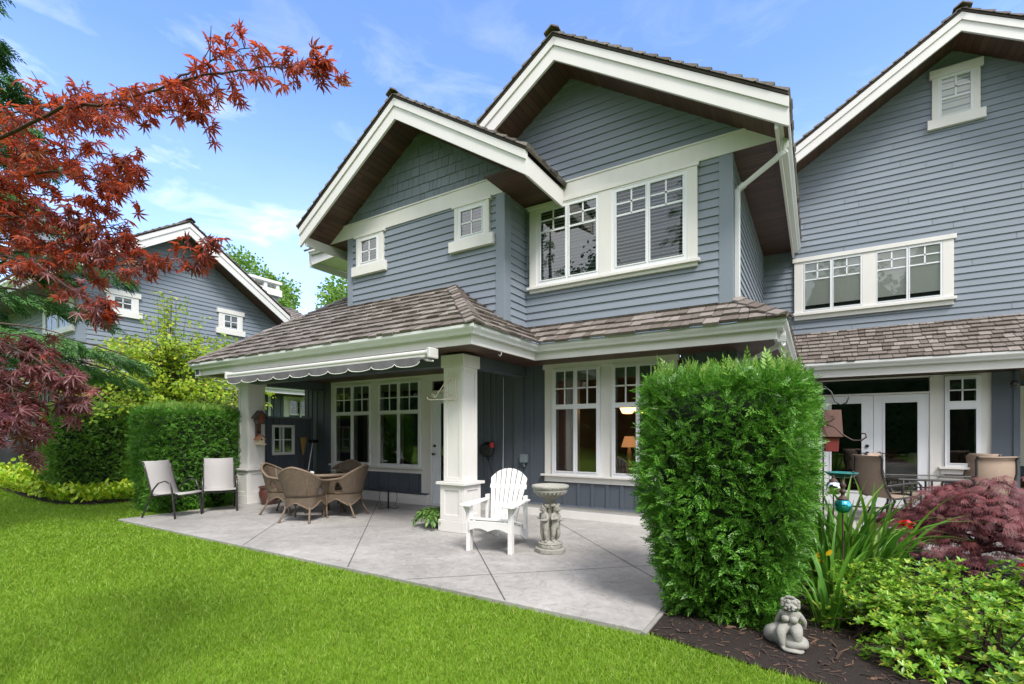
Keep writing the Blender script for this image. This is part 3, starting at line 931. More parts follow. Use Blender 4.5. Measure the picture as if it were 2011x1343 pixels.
shakes(sh, (XC - .56, 0, ZE + .56 * SL), (0, 1, 0), (-cs, 0, SL * cs), plan([(0, YE1 + 0.56), (0, YB), (-1.1, YB), (-1.1, YE1 + 1.66)], (0, 0), (0, 1), (-1, 0)), rs=44)
shakes(sh, (0, YE2, ZE), (1, 0, 0), (0, cs, SL * cs), plan([(XC, YE2), (XE2, YE2), (XE2 - 0.56, YE2 + 0.56), (XC - 0.56, YE2 + 0.56)], (0, YE2), (1, 0), (0, 1)), rs=45)
shakes(sh, (XE2, 0, ZE), (0, 1, 0), (-cs, 0, SL * cs), plan([(XE2, YE2), (XE2, 10.4), (XE2 - 0.7, 10.4), (XE2 - 0.7, YE2 + 0.7)], (XE2, 0), (0, 1), (-1, 0)), rs=46)
shakes(sh, (XL0 - 0.1, 0, ZE), (0, 1, 0), (cs, 0, SL * cs), plan([(0, YE1), (0, 9.0), (2.9, 9.0), (2.9, YE1 + 2.9)], (0, 0), (0, 1), (1, 0)), rs=47)
def hipcap(A, dx, dy, run, rs):
    A = Vector(A); B = A + Vector((dx * run, dy * run, SL * run))
    d = (B - A).normalized()
    fa = Vector((-dx * SL * 0 + 0, -dy, -SL)); fb = Vector((-dx, 0, -SL))
    fa = fa - d * fa.dot(d); fb = fb - d * fb.dot(d)
    caps(sh, A, B, fa, fb, w=0.13, exp=0.19, rs=rs, lift=0.045)
hipcap((XC - 0.02, YE1 + 0.02, ZE), -1, 1, 1.48, 51)
hipcap((XE2 - 0.02, YE2 + 0.02, ZE), -1, 1, 0.62, 52)
hipcap((XL0 - 0.08, YE1 + 0.02, ZE), 1, 1, 2.9, 53)
ro = sh.build('skirt_roof', 'shake', house)
dk = MB()
dk.poly([(XL0 - 0.1, YE1, ZE), (XC, YE1, ZE), (XC - 1.6, YE1 + 1.6, ZE + 1.6 * SL), (XL0 + 1.5, YE1 + 1.6, ZE + 1.6 * SL)])
dk.poly([(XC, YE1, ZE), (XC, YE2, ZE), (XC - 0.56, YE2 + 0.56, ZE + 0.56 * SL), (XC - 0.56, YE1 + 0.56, ZE + 0.56 * SL)])
dk.poly([(XC, YE2, ZE), (XE2, YE2, ZE), (XE2 - 0.56, YE2 + 0.56, ZE + .56 * SL), (XC - 0.56, YE2 + .56, ZE + .56 * SL)])
dk.build('roof_deck', 'deck_wood', ro, fix=False)
v = MB()     # valley flashing
v.add([(XC - 0.03, YE2 - 0.02, ZE + 0.03), (XC + 0.07, YE2 - 0.0, ZE + 0.03), (XC - 0.50, YE2 + 0.60, ZE + 0.43), (XC - 0.58, YE2 + 0.54, ZE + 0.43)], [(0, 1, 2, 3)])
v.build('valley_flashing', 'deck_wood', ro, fix=False)
EP = [(-10.475, 9.0), (-10.475, 5.06), (-3.73, 5.06), (-3.73, 6.744), (-0.41, 6.744), (-0.41, 10.4)]
fascia(EP, 2.55, 2.73, house)
gutter(EP, 2.668, house)
v = MB()
for (xa, xb, ya, yb) in ((-10.45, -3.76, 5.09, 7.56), (-3.76, -0.44, 6.77, 7.56), (-0.96, -0.44, 7.56, 10.4)):
    v.quad((xa, ya, 2.572), (xb, ya, 2.572), (xb, yb, 2.572), (xa, yb, 2.572))
v.build('soffit', 'soffit', house, fix=False)
downspout(house, [(-0.355, 6.95, 2.67), (-0.355, 6.95, 2.52), (-0.86, 7.40, 2.36), (-0.86, 7.40, 0.1)])
v = MB()      # porch beams
v.box(-9.98, -4.3, 5.64, 5.84, 2.40, 2.571); v.box(-4.53, -4.33, 5.84, 7.46, 2.40, 2.571); v.box(-9.94, -9.74, 5.84, 7.46, 2.40, 2.571)
v.build('porch_beam', 'batten_siding', house)
v = MB()      # small vent at the fascia end
v.box(-10.50, -10.33, 5.030, 5.058, 2.548, 2.70)
vo = v.build('vent', 'white_paint', house)
v = MB(); v.box(-10.475, -10.355, 5.026, 5.029, 2.572, 2.677); v.build('vent_opening', 'black_plastic', vo)
v = MB(); v.tube([(-3.745, 5.78, 2.555), (-3.745, 5.78, 2.51), (-3.76, 5.78, 2.49), (-3.785, 5.78, 2.50), (-3.785, 5.78, 2.52)], 0.006, sides=6)
v.build('ceiling_hook', 'white_paint', house)
# columns
def column(parent, x0, x1, y0, y1):
    c = MB()
    cx, cy = (x0 + x1) / 2, (y0 + y1) / 2
    h = (x1 - x0) / 2
    def sq(r, z0, z1): c.box(cx - r, cx + r, cy - r, cy + r, z0, z1)
    sq(h, 0.002, 0.165); sq(h - 0.028, 0.165, 0.672); sq(h + 0.025, 0.672, 0.712)
    c.build('pedestal', 'trim', parent, bevel=0.004)
    p = MB()
    r = h - 0.028
    def panel(rr, z0, z1, st, th):      # raised stiles and rails on four faces
        for k in range(4):
            m = Matrix.Rotation(k * math.pi / 2, 4, 'Z')
            for (xa, xb, za, zb) in ((-rr, -rr + st, z0, z1), (rr - st, rr - 0.0005, z0, z1), (-rr + st, rr - st, z1 - st, z1), (-rr + st, rr - st, z0, z0 + st)):
                vs = []
                for (xx, yy, zz) in ((xa, -rr - th, za), (xb, -rr - th, za), (xb, -rr, za), (xa, -rr, za), (xa, -rr - th, zb), (xb, -rr - th, zb), (xb, -rr, zb), (xa, -rr, zb)):
                    q = m @ Vector((xx, yy, zz)); vs.append((cx + q.x, cy + q.y, q.z))
                p.add(vs, [(0, 3, 2, 1), (4, 5, 6, 7), (0, 1, 5, 4), (1, 2, 6, 5), (2, 3, 7, 6), (3, 0, 4, 7)])
    panel(r, 0.168, 0.670, 0.075, 0.014)
    rs_ = h - 0.062
    panel(rs_, 0.716, 2.358, 0.065, 0.011)
    s = MB(); s.box(cx - rs_, cx + rs_, cy - rs_, cy + rs_, 0.712, 2.36)
    so = s.build('shaft', 'trim', parent)
    p.build('panel_trim', 'trim', so, bevel=0.003)
    k = MB(); rc = h - 0.028
    k.box(cx - rc, cx + rc, cy - rc, cy + rc, 2.36, 2.535)
    k.build('capital', 'trim', parent, bevel=0.004)
column(house, -4.665, -4.203, 5.517, 5.979)
column(house, -10.07, -9.608, 5.56, 6.022)
# ground floor front wall with its openings
WT = YL + 0.03
pan = [(-10.47, -9.472, 0.2, 2.571), (-9.472, -6.66, 0.2, 0.60), (-9.47, -5.45, 2.652, 2.66), (-5.40, -3.95, 0.2, 2.571), (-3.95, -1.70, 0.2, 0.60), (-1.70, -0.96, 0.2, 2.571)]
bat = [-10.36, -10.2, -10.02, -9.78, -9.2, -8.9, -8.6, -8.3, -8.0, -7.7, -7.4, -7.1, -6.85, -5.26, -5.10, -4.98, -4.80, -4.20, -3.83, -3.578, -3.319, -3.076, -2.822, -2.586, -2.35, -2.1, -1.85, -1.55, -1.3, -1.1]
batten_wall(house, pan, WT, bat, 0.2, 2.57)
v = MB(); v.box(-4.55, -4.37, YL - 0.01, WT, 0.2, 2.57); v.build('corner_board', 'batten_siding', house)
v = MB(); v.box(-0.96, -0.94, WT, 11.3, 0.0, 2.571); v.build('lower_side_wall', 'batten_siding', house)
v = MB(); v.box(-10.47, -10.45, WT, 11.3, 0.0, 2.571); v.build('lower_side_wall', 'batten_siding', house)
b_ = MB()
b_.box(-10.47, -6.50, YL - 0.11, WT + 0.05, 0.0, 0.125); b_.box(-10.47, -6.50, YL - 0.085, WT + 0.05, 0.125, 0.20)
b_.box(-5.42, -0.96, YL - 0.012, WT + 0.05, 0.0, 0.130); b_.box(-5.42, -0.96, YL + 0.008, WT + 0.05, 0.130, 0.20)
b_.build('base_board', 'trim', house, bevel=0.003)
v = MB(); v.add([(-5.42, YL - 0.03, 0.20), (-0.96, YL - 0.03, 0.20), (-0.96, WT, 0.222), (-5.42, WT, 0.222), (-5.42, WT, 0.2005), (-0.96, WT, 0.2005)], [(0, 1, 2, 3), (0, 4, 5, 1)])
v.add([(-9.47, YL - 0.10, 0.2), (-6.5, YL - 0.10, 0.2), (-6.5, WT, 0.23), (-9.47, WT, 0.23)], [(0, 1, 2, 3)])
v.build('ledge', 'batten_siding', house, fix=False)
# ground floor windows
def low_window(x0, x1, cols, munx, zlo=(0.786, 1.812), zhi=(1.888, 2.437), munz=2.152, back_shade=True, gl='glass_deep'):
    ps = [(a, b, zlo[0], zlo[1]) for a, b in cols] + [(a, b, zhi[0], zhi[1]) for a, b in cols]
    mu = [(m - .011, m + .011, zhi[0], zhi[1]) for m in munx] + [(a, b, munz - .011, munz + .011) for a, b in cols]
    shd = ('shade_cloth_grey', [(a - .01, b + .01, 2.30, zhi[1] + 0.02) for a, b in cols]) if back_shade else None
    return window_unit(house, x0, x1, 0.725, 2.49, YL + 0.02, ps, muntins=mu, glass=gl, hole=True, shade=shd)
low_window(-9.32, -8.135, [(-9.254, -8.76), (-8.679, -8.187)], [-8.998, -8.417])
low_window(-7.925, -6.725, [(-7.855, -7.353), (-7.288, -6.779)], [-7.586, -7.026])
low_window(-3.78, -2.935, [(-3.715, -3.389), (-3.325, -2.99)], [-3.552, -3.151])
low_window(-2.735, -1.885, [(-2.678, -2.347), (-2.291, -1.955)], [-2.512, -2.12])
WB = YL + 0.07
def low_trim(boxes, name='window_trim'):
    t = MB()
    for x0, x1, z0, z1, pr in boxes: t.box(x0, x1, YL - pr, WB, z0, z1)
    return t.build(name, 'trim', house, bevel=0.003)
low_trim([(-9.472, -5.40, 2.49, 2.66, 0), (-9.472, -9.32, 0.72, 2.49, 0), (-8.135, -7.925, 0.72, 2.49, 0), (-6.725, -6.50, 0.20, 2.49, 0)])
low_trim([(-9.50, -6.66, 0.685, 0.7245, 0.05), (-9.472, -6.726, 0.60, 0.685, 0.0)], 'window_sill')
low_trim([(-3.966, -1.716, 2.49, 2.652, 0.022), (-3.94, -3.78, 0.725, 2.49, 0), (-2.935, -2.735, 0.725, 2.49, 0), (-1.885, -1.74, 0.725, 2.49, 0)])
low_trim([(-3.996, -1.69, 0.693, 0.7245, 0.05), (-3.945, -1.735, 0.60, 0.693, 0.0)], 'window_sill')
# porch door
d = MB()
d.box(-6.452, -6.26, YL + 0.03, YL + 0.07, 0.05, 2.19); d.box(-5.72, -5.52, YL + 0.03, YL + 0.07, 0.05, 2.19)
d.box(-6.26, -5.72, YL + 0.03, YL + 0.07, 0.05, 0.32); d.box(-6.26, -5.72, YL + 0.03, YL + 0.07, 2.0, 2.19)
do = d.build('door', 'door_paint', house, bevel=0.004)
g = MB(); g.quad((-6.26, YL + 0.045, 0.32), (-5.72, YL + 0.045, 0.32), (-5.72, YL + 0.045, 2.0), (-6.26, YL + 0.045, 2.0)); g.build('pane', 'glass_deep', do, fix=False)
h_ = MB(); h_.ball((-6.395, YL - 0.03, 1.005), 0.028, 0.024, 0.028); h_.tube([(-6.395, YL + 0.03, 1.005), (-6.395, YL - 0.02, 1.005)], 0.014); h_.build('handle', 'iron', do, smooth=True)
h_ = MB(); h_.tube([(-6.395, YL + 0.03, 1.165), (-6.395, YL + 0.005, 1.165)], 0.027, sides=14); h_.build('deadbolt', 'iron', do)
low_trim([(-6.50, -6.455, 0.05, 2.49, 0.012), (-5.515, -5.40, 0.05, 2.49, 0.0), (-6.455, -5.515, 2.195, 2.255, 0.0), (-6.455, -5.515, 2.44, 2.49, 0.0), (-6.5, -5.4, 0.0, 0.05, 0.05)], 'door_frame')
g = MB(); g.quad((-6.455, YL + 0.04, 2.255), (-5.515, YL + 0.04, 2.255), (-5.515, YL + 0.04, 2.44), (-6.455, YL + 0.04, 2.44)); g.build('transom_pane', 'glass_deep', house, fix=False)
# rooms behind the glass
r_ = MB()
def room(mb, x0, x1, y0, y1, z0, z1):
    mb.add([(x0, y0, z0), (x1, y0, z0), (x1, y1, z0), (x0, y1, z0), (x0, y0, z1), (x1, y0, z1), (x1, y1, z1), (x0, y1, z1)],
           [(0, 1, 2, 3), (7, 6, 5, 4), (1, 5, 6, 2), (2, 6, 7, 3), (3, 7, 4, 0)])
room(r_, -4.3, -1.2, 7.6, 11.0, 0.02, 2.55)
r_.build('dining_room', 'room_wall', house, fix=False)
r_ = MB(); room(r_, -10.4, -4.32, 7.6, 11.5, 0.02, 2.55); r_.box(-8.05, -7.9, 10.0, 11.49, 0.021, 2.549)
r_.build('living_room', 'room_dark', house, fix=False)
c_ = MB()
def drape(mb, x0, x1, y, z0, z1, n=14, amp=0.03):
    vs, fs = [], []
    for i in range(n + 1):
        x = x0 + (x1 - x0) * i / n
        yy = y + amp * math.sin(i * 1.9)
        vs += [(x, yy, z0), (x, yy, z1)]
    for i in range(n): fs.append((2 * i, 2 * i + 2, 2 * i + 3, 2 * i + 1))
    mb.add(vs, fs)
drape(c_, -3.67, -3.45, 7.72, 0.75, 2.5); drape(c_, -2.2, -1.95, 7.72, 0.75, 2.5); drape(c_, -8.62, -8.42, 7.74, 0.6, 2.2)
c_.build('curtain', 'curtain', house, fix=False)
v = MB(); v.box(-7.2, -6.75, 8.3, 8.8, 0.4, 0.93); v.ball((-6.9, 8.2, 0.82), 0.28, 0.1, 0.12); v.build('sofa', 'curtain', house, smooth=False)
# electric box on the wall
v = MB(); v.box(-4.395, -4.27, YL - 0.075, YL + 0.02, 0.905, 1.045); v.tube([(-4.33, YL - 0.035, 0.91), (-4.33, YL - 0.035, 0.86), (-4.33, YL - 0.02, 0.83)], 0.022)
v.build('outlet_box', 'grey_box', house, bevel=0.006)
# rear wing eave seen past the bay
gw = MB()
gw.prism_y([(-12.40, 6.60), (-9.6, 6.60), (-9.6, 6.42), (-12.3, 6.24)], 9.0, 9.04)
gw.box(-12.42, -12.36, 9.0, 11.5, 6.2, 6.60); gw.box(-12.35, -9.6, 9.04, 11.5, 6.38, 6.40)
gw.build('rear_eave', 'fascia_paint', house)
gutter([(-12.3, 8.99), (-9.6, 8.99)], 6.50, house)
gw = MB(); shakes(gw, (-12.5, 8.9, 6.62), (1, 0, 0), (0, cs, SL * cs), [(0, 0), (2.9, 0), (2.9, 0.9), (0, 0.9)], rs=71); gw.build('rear_roof', 'shake', house)

# ------------------------------------------------------------------ the townhouse on the right
house2 = empty('townhouse', (2.1, 11.5, 0), 0, 'blue grey townhouse on the right with white french doors and one tall gable', 'house', 'blue grey townhouses of the row')
YR = 11.6
w = MB()
lap_wall(w, [(XR - 0.4, 3.0), (5.4, 3.0), (5.4, 6.01), (XR - 0.4, 6.01)], YR, z0=3.06, rs=8)
zr = lambda x: 8.44 - 0.30 + 0.085 - 0.635 * abs(x - 2.06)
lap_wall(w, [(-1.45, 6.01), (5.54, 6.01), (2.06, zr(2.06))], YR, z0=3.06 + 0.118 * 25, rs=9)
w.build('upper_wall', 'siding', house2)
gable(house2, 2.06, 10.95, 18.0, 3.75, 8.44, 0.635, YR, rs=61, depth=0.30, half_l=3.75)
x0, x1 = 1.904, 2.29; xm = 2.097
window_unit(house2, 1.86, 2.335, 7.05, 7.79, YR, [(x0, x1, 7.09, 7.74)], back='shade_cloth', glass='glass', muntins=[(xm - .013, xm + .013, 7.40, 7.74), (x0, x1, 7.55, 7.575), (x0, x1, 7.37, 7.40)])
trim_board(house2, [(1.734, 2.459, 7.79, 7.93, .02), (1.77, 1.86, 7.05, 7.79), (2.335, 2.42, 7.05, 7.79)], YR, proud=0.06)
trim_board(house2, [(1.706, 2.492, 6.88, 7.05, .02)], YR, proud=0.06, name='window_sill')
for xa, xb, pa, shm in ((-0.234, 0.744, [(-0.198, 0.226), (0.281, 0.716)], 'shade_cloth'), (0.958, 1.918, [(0.977, 1.407), (1.458, 1.886)], 'shade_cloth')):
    mu = []
    for a, b in pa:
        m_ = (a + b) / 2
        mu += [(m_ - .012, m_ + .012, 4.49, 4.815), (a, b, 4.645, 4.667), (a, b, 4.478, 4.502)]
    window_unit(house2, xa, xb, 3.84, 4.865, YR, [(a, b, 3.893, 4.815) for a, b in pa], back='dark_room', glass='glass', muntins=mu,
                shade=(shm, [(a, b, 4.0, 4.81) for a, b in pa]))
trim_board(house2, [(-0.418, 2.105, 4.865, 4.945, .02), (-0.386, -0.234, 3.84, 4.865), (0.744, 0.958, 3.84, 4.865), (1.918, 2.07, 3.84, 4.865)], YR, proud=0.06)
trim_board(house2, [(-0.41, 2.105, 3.785, 3.84, .045), (-0.386, 2.07, 3.70, 3.785, 0)], YR, proud=0.06, name='window_sill')
# skirt roof
YE3, ZE3 = 10.52, 2.66
sl3 = (3.42 - ZE3) / (YR - YE3); c3 = 1 / math.sqrt(1 + sl3 * sl3)
sh = MB(); shakes(sh, (XR + 0.02, YE3, ZE3 + 0.01), (1, 0, 0), (0, c3, sl3 * c3), [(0, 0), (6.4, 0), (6.4, 1.08 / c3), (0, 1.08 / c3)], exp=0.15, wmin=0.08, wmax=0.22, rs=81)
ro = sh.build('skirt_roof', 'shake', house2)
dk = MB(); dk.poly([(XR, YE3, ZE3), (5.4, YE3, ZE3), (5.4, YR, 3.42), (XR, YR, 3.42)]); dk.build('roof_deck', 'deck_wood', ro, fix=False)
fascia([(-0.40, 10.62), (5.4, 10.62)], 2.425, 2.64, house2); gutter([(-0.40, 10.618), (5.4, 10.618)], 2.565, house2)
v = MB(); v.quad((-0.9, 10.65, 2.45), (5.4, 10.65, 2.45), (5.4, 13.4, 2.45), (-0.9, 13.4, 2.45)); v.build('soffit', 'soffit', house2, fix=False)
YG = 11.3
v = MB()
v.box(-0.94, 0.03, YG, YG + 0.1, 0.0, 2.44)
v.box(0.03, 1.731, YG, YG + 0.1, 2.41, 2.44); v.box(1.731, 1.90, YG, YG + 0.1, 0.05, 2.44)
v.box(1.90, 2.372, YG, YG + 0.1, 2.40, 2.44); v.box(2.372, 2.52, YG, YG + 0.1, 0.05, 2.44)
v.box(1.70, 1.731, YG - 0.02, YG + 0.09, 0.05, 2.405); v.box(0.0, 0.095, YG - 0.02, YG + 0.09, 0.05, 2.405); v.box(0.095, 1.70, YG - 0.02, YG + 0.09, 2.12, 2.155)
v.build('door_surround', 'trim', house2, bevel=0.003)
trim_board(house2, [(1.845, 2.43, 0.70, 0.79, 0.0), (1.82, 2.45, 0.79, 0.83, 0.045)], YG, proud=0.02, name='window_sill')
v = MB(); v.box(1.90, 2.372, YG - 0.005, YG + 0.1, 0.05, 0.70); v.build('lower_wall', 'batten_siding', house2)
v = MB(); v.box(2.52, 2.84, YG - 0.03, YG + 0.3, 0.0, 2.44); v.box(2.50, 2.56, YG - 0.05, YG - 0.03, 0.0, 2.44); v.box(2.76, 2.84, YG - 0.05, YG - 0.03, 0.0, 2.44)
v.build('lower_wall', 'batten_siding', house2)
v = MB(); v.box(2.84, 5.4, YG + 1.6, YG + 1.7, 0.0, 2.44); v.build('recess_wall', 'batten_siding', house2)
v = MB(); v.box(3.2, 4.4, YG + 1.55, YG + 1.6, 0.8, 2.3); v.build('window_trim', 'trim', house2)
g = MB(); g.quad((0.095, YG + 0.01, 2.157), (1.70, YG + 0.01, 2.157), (1.70, YG + 0.01, 2.403), (0.095, YG + 0.01, 2.403)); g.build('transom_pane', 'glass_deep', house2, fix=False)
for (xa, xb, ga, gb, hx) in ((0.097, 0.893, 0.245, 0.717, 0.80), (0.898, 1.698, 1.069, 1.535, 0.985)):
    d = MB()
    d.box(xa, ga, YG + 0.005, YG + 0.05, 0.05, 2.115); d.box(gb, xb, YG + 0.005, YG + 0.05, 0.05, 2.115)
    d.box(ga, gb, YG + 0.005, YG + 0.05, 1.972, 2.115); d.box(ga, gb, YG + 0.005, YG + 0.05, 0.05, 0.33)
    do = d.build('door', 'vinyl', house2, bevel=0.004)
    f = MB()
    for q in ((ga - .03, ga, .30, 2.0), (gb, gb + .03, .30, 2.0), (ga, gb, 1.972, 2.0), (ga, gb, .30, .33)): f.box(q[0], q[1], YG - 0.006, YG + 0.0045, q[2], q[3])
    f.build('door_moulding', 'vinyl', do)
    g = MB(); g.quad((ga, YG + 0.02, 0.33), (gb, YG + 0.02, 0.33), (gb, YG + 0.02, 1.972), (ga, YG + 0.02, 1.972)); g.build('pane', 'glass_deep', do, fix=False)
    h_ = MB(); h_.tube([(hx, YG + 0.004, 1.045), (hx, YG - 0.03, 1.045)], 0.03, sides=16)
    sg = -1 if hx < 0.9 else 1
    h_.tube([(hx, YG - 0.04, 1.045), (hx + sg * 0.11, YG - 0.045, 1.043)], 0.009); h_.build('handle', 'iron', do, smooth=False)
    if hx < 0.9:
        h_ = MB(); h_.tube([(hx, YG + 0.004, 1.175), (hx, YG - 0.025, 1.175)], 0.03, sides=16); h_.build('deadbolt', 'iron', do)
window_unit(house2, 1.902, 2.370, 0.832, 2.40, YG + 0.02, [(1.963, 2.306, 0.896, 1.827), (1.963, 2.306, 1.968, 2.341)], glass='glass_deep', hole=True, muntins=[(2.122, 2.144, 1.968, 2.341), (1.963, 2.306, 2.145, 2.166)])
r_ = MB(); room(r_, -0.9, 2.82, YG + 0.12, YG + 4, 0.02, 2.44); r_.build('living_room', 'room_dark', house2, fix=False)
v = MB(); v.box(1.0, 1.75, YG + 0.5, YG + 1.2, 0.3, 0.86); v.box(1.55, 1.9, YG + .5, YG + 1.3, 0.3, 1.03); v.build('sofa', 'curtain', house2, bevel=0.06)
v = MB(); v.box(-0.94, 5.4, YG + 0.09, YG + 0.1, -0.05, 0.05); v.build('base_board', 'trim', house2)

# ------------------------------------------------------------------ the neighbouring house on the left (turned to face +X)
house3 = empty('townhouse', (-18.0, 7.0, 0.3), 0, 'blue grey townhouse at the left behind the hedges and red maple', 'house')
XN = 15.4
w = MB(R90)
lap_wall(w, [(4.71, 3.3), (10.9, 3.3), (10.9, 5.22), (4.71, 5.22)], XN, z0=3.3, rs=12)
zn = lambda x: 7.26 - 0.335 + 0.085 - 0.65 * abs(x - 6.94)
lap_wall(w, [(4.2, 5.2), (9.7, 5.2), (6.94, zn(6.94))], XN, z0=3.3 + 0.118 * 16, rs=13)
w.build('upper_wall', 'siding', house3)
w = MB(); lap_wall(w, [(-22, 3.2), (-XN, 3.2), (-XN, 5.3), (-22, 5.3)], 4.71, z0=3.3, rs=14); w.build('side_wall', 'siding', house3)
v = MB(); v.box(-XN - 0.14, -XN + 0.02, 4.685, 4.709, 3.2, 5.2); v.box(-XN + 0.001, -XN + 0.02, 4.709, 4.85, 3.2, 5.2); v.build('corner_board', 'corner_paint', house3)
gable(house3, 6.94, 14.8, 24.0, 3.05, 7.26, 0.65, XN, M=R90, rs=91)
fascia([(-24, 3.94), (-14.83, 3.94)], 4.98, 5.24, house3); gutter([(-24, 3.938), (-14.83, 3.938)], 5.12, house3)
v = MB(); v.quad((-24, 3.97, 5.0), (-14.9, 3.97, 5.0), (-14.9, 4.71, 5.0), (-24, 4.71, 5.0)); v.build('soffit', 'soffit', house3, fix=False)
for (ta, tb, za, zb) in ((5.37, 5.83, 4.62, 4.99), (8.14, 8.62, 4.62, 5.08)):
    m_ = (ta + tb) / 2
    window_unit(house3, ta, tb, za, zb, XN, [(ta + .05, tb - .05, za + .05, zb - .05)], M=R90, back='shade_cloth_grey', glass='glass', slats=[(ta + .05, tb - .05, za + .05, zb - .05)],
                muntins=[(m_ - .013, m_ + .013, za + .05, zb - .05), (ta + .05, tb - .05, (za + zb) / 2 - .012, (za + zb) / 2 + .012)])
    trim_board(house3, [(ta - .17, tb + .17, zb, zb + 0.13, .02), (ta - .12, ta, za, zb), (tb, tb + .12, za, zb)], XN, M=R90, proud=0.06)
    trim_board(house3, [(ta - .2, tb + .2, za - 0.17, za, .02)], XN, M=R90, proud=0.06, name='window_sill')
window_unit(house3, -17.6, -15.75, 4.05, 4.98, 4.71, [(-17.5, -16.72, 4.12, 4.92), (-16.62, -15.85, 4.12, 4.92)], back='shade_cloth_grey', glass='glass', slats=[(-17.5, -16.72, 4.12, 4.92), (-16.62, -15.85, 4.12, 4.92)],
            muntins=[(-17.13, -17.1, 4.12, 4.92), (-16.25, -16.22, 4.12, 4.92), (-17.5, -15.85, 4.66, 4.69)])
trim_board(house3, [(-17.8, -15.55, 4.98, 5.08, .02), (-17.72, -17.6, 4.05, 4.98), (-15.75, -15.62, 4.05, 4.98), (-17.75, -15.6, 3.95, 4.05, .03)], 4.71, proud=0.06)
sh = MB(R90)
shakes(sh, (0, 14.25, 2.92), (1, 0, 0), (0, cs, 0.46 * cs), [(4.1, 0), (12.0, 0), (12.0, 1.35), (5.1, 1.35)], rs=101)
sh.M = None
shakes(sh, (-14.25, 4.1, 2.92), (-1, 0, 0), (0, cs, 0.46 * cs), [(0, 0), (9.0, 0), (9.0, 1.1), (1.1, 1.1)], rs=102)
sh.build('skirt_roof', 'shake', house3)
EP3 = [(-24, 4.2), (-14.35, 4.2), (-14.35, 12.0)]
fascia(EP3, 2.68, 2.86, house3); gutter(EP3, 2.80, house3)
v = MB(); v.quad((-24, 4.25, 2.70), (-14.4, 4.25, 2.70), (-14.4, 12, 2.70), (-24, 12, 2.70)); v.build('soffit', 'soffit', house3, fix=False)
v = MB(R90); v.box(4.71, 12, XN, XN + 0.1, 0.2, 2.70)
for x in (4.9, 5.05, 5.6, 6.1, 6.6, 7.1, 7.6, 8.1, 8.6, 9.1, 9.6, 9.85, 10.1, 10.3, 11.2): v.box(x - .03, x + .03, XN - 0.018, XN - 0.0005, 0.4, 2.7)
v.M = None; v.box(-24, -XN, 4.71, 4.81, 0.2, 2.7)
for k in range(18): v.box(-15.7 - 0.3 * k, -15.64 - 0.3 * k, 4.692, 4.7095, 0.4, 2.7)
v.build('lower_wall', 'batten_siding', house3)
v = MB(R90); v.box(5.10, 5.16, XN - 0.05, XN - 0.02, 0.4, 2.7); v.box(5.33, 5.40, XN - 0.03, XN - 0.001, 1.0, 2.6); v.box(9.60, 9.68, XN - 0.05, XN - 0.02, 1.3, 2.7); v.box(10.16, 10.36, XN - 0.03, XN - 0.001, 1.2, 2.68)
v.box(10.36, 11.6, XN - 0.03, XN - 0.001, 2.56, 2.68)
v.build('window_trim', 'trim', house3)
window_unit(house3, 5.40, 6.05, 1.1, 2.5, XN, [(5.45, 6.0, 1.15, 2.42)], M=R90, back='dark_room', glass='glass', slats=[(5.45, 6.0, 1.15, 2.4)], muntins=[(5.71, 5.73, 1.15, 2.42)])
window_unit(house3, 10.36, 11.1, 2.05, 2.56, XN, [(10.40, 11.06, 2.10, 2.53)], M=R90, back='dark_room', glass='glass', slats=[(10.4, 11.06, 2.1, 2.52)], muntins=[(10.64, 10.665, 2.1, 2.53), (10.4, 11.06, 2.32, 2.335)])
downspout(house3, [(-14.29, 5.03, 2.82), (-14.29, 5.03, 2.72), (-15.3, 5.12, 2.55), (-15.3, 5.12, 0.4)])
downspout(house3, [(-14.29, 10.3, 2.82), (-14.29, 10.3, 2.74), (-15.3, 10.75, 2.55), (-15.3, 10.75, 0.4)])
v = MB(); v.box(-24, -XN, 4.60, 4.70, 0.2, 0.62); v.box(-24, -XN, 4.58, 4.70, 0.62, 0.68); v.box(-24, -15.8, 4.66, 4.70, 1.15, 1.3); v.build('base_board', 'trim', house3)
v = MB(); v.box(-19.3, -17.9, 10.5, 11.6, 5.2, 6.75); cho = v.build('chimney', 'siding', house3)
v = MB(); v.box(-22.5, -20.6, 5.2, 6.3, 5.5, 8.2); v.build('chimney', 'siding', house3)
v = MB(); v.box(-19.4, -17.8, 10.4, 11.7, 6.75, 7.0); v.box(-19.4, -17.8, 10.4, 11.7, 7.22, 7.32)
for (xa, ya) in ((-19.3, 10.5), (-17.95, 10.5), (-19.3, 11.5), (-17.95, 11.5), (-17.95, 11.0), (-18.6, 10.5)): v.box(xa, xa + .1, ya, ya + .12, 7.0, 7.22)
v.build('chimney_cap', 'white_paint', cho)
sh = MB(R90); shakes(sh, (9.5, 17.0, 5.2), (1, 0, 0), (0, cs, SL * cs), [(0, 0), (5.5, 0), (3.6, 2.8), (0, 2.8)], rs=111); sh.build('rear_roof', 'shake', house3)
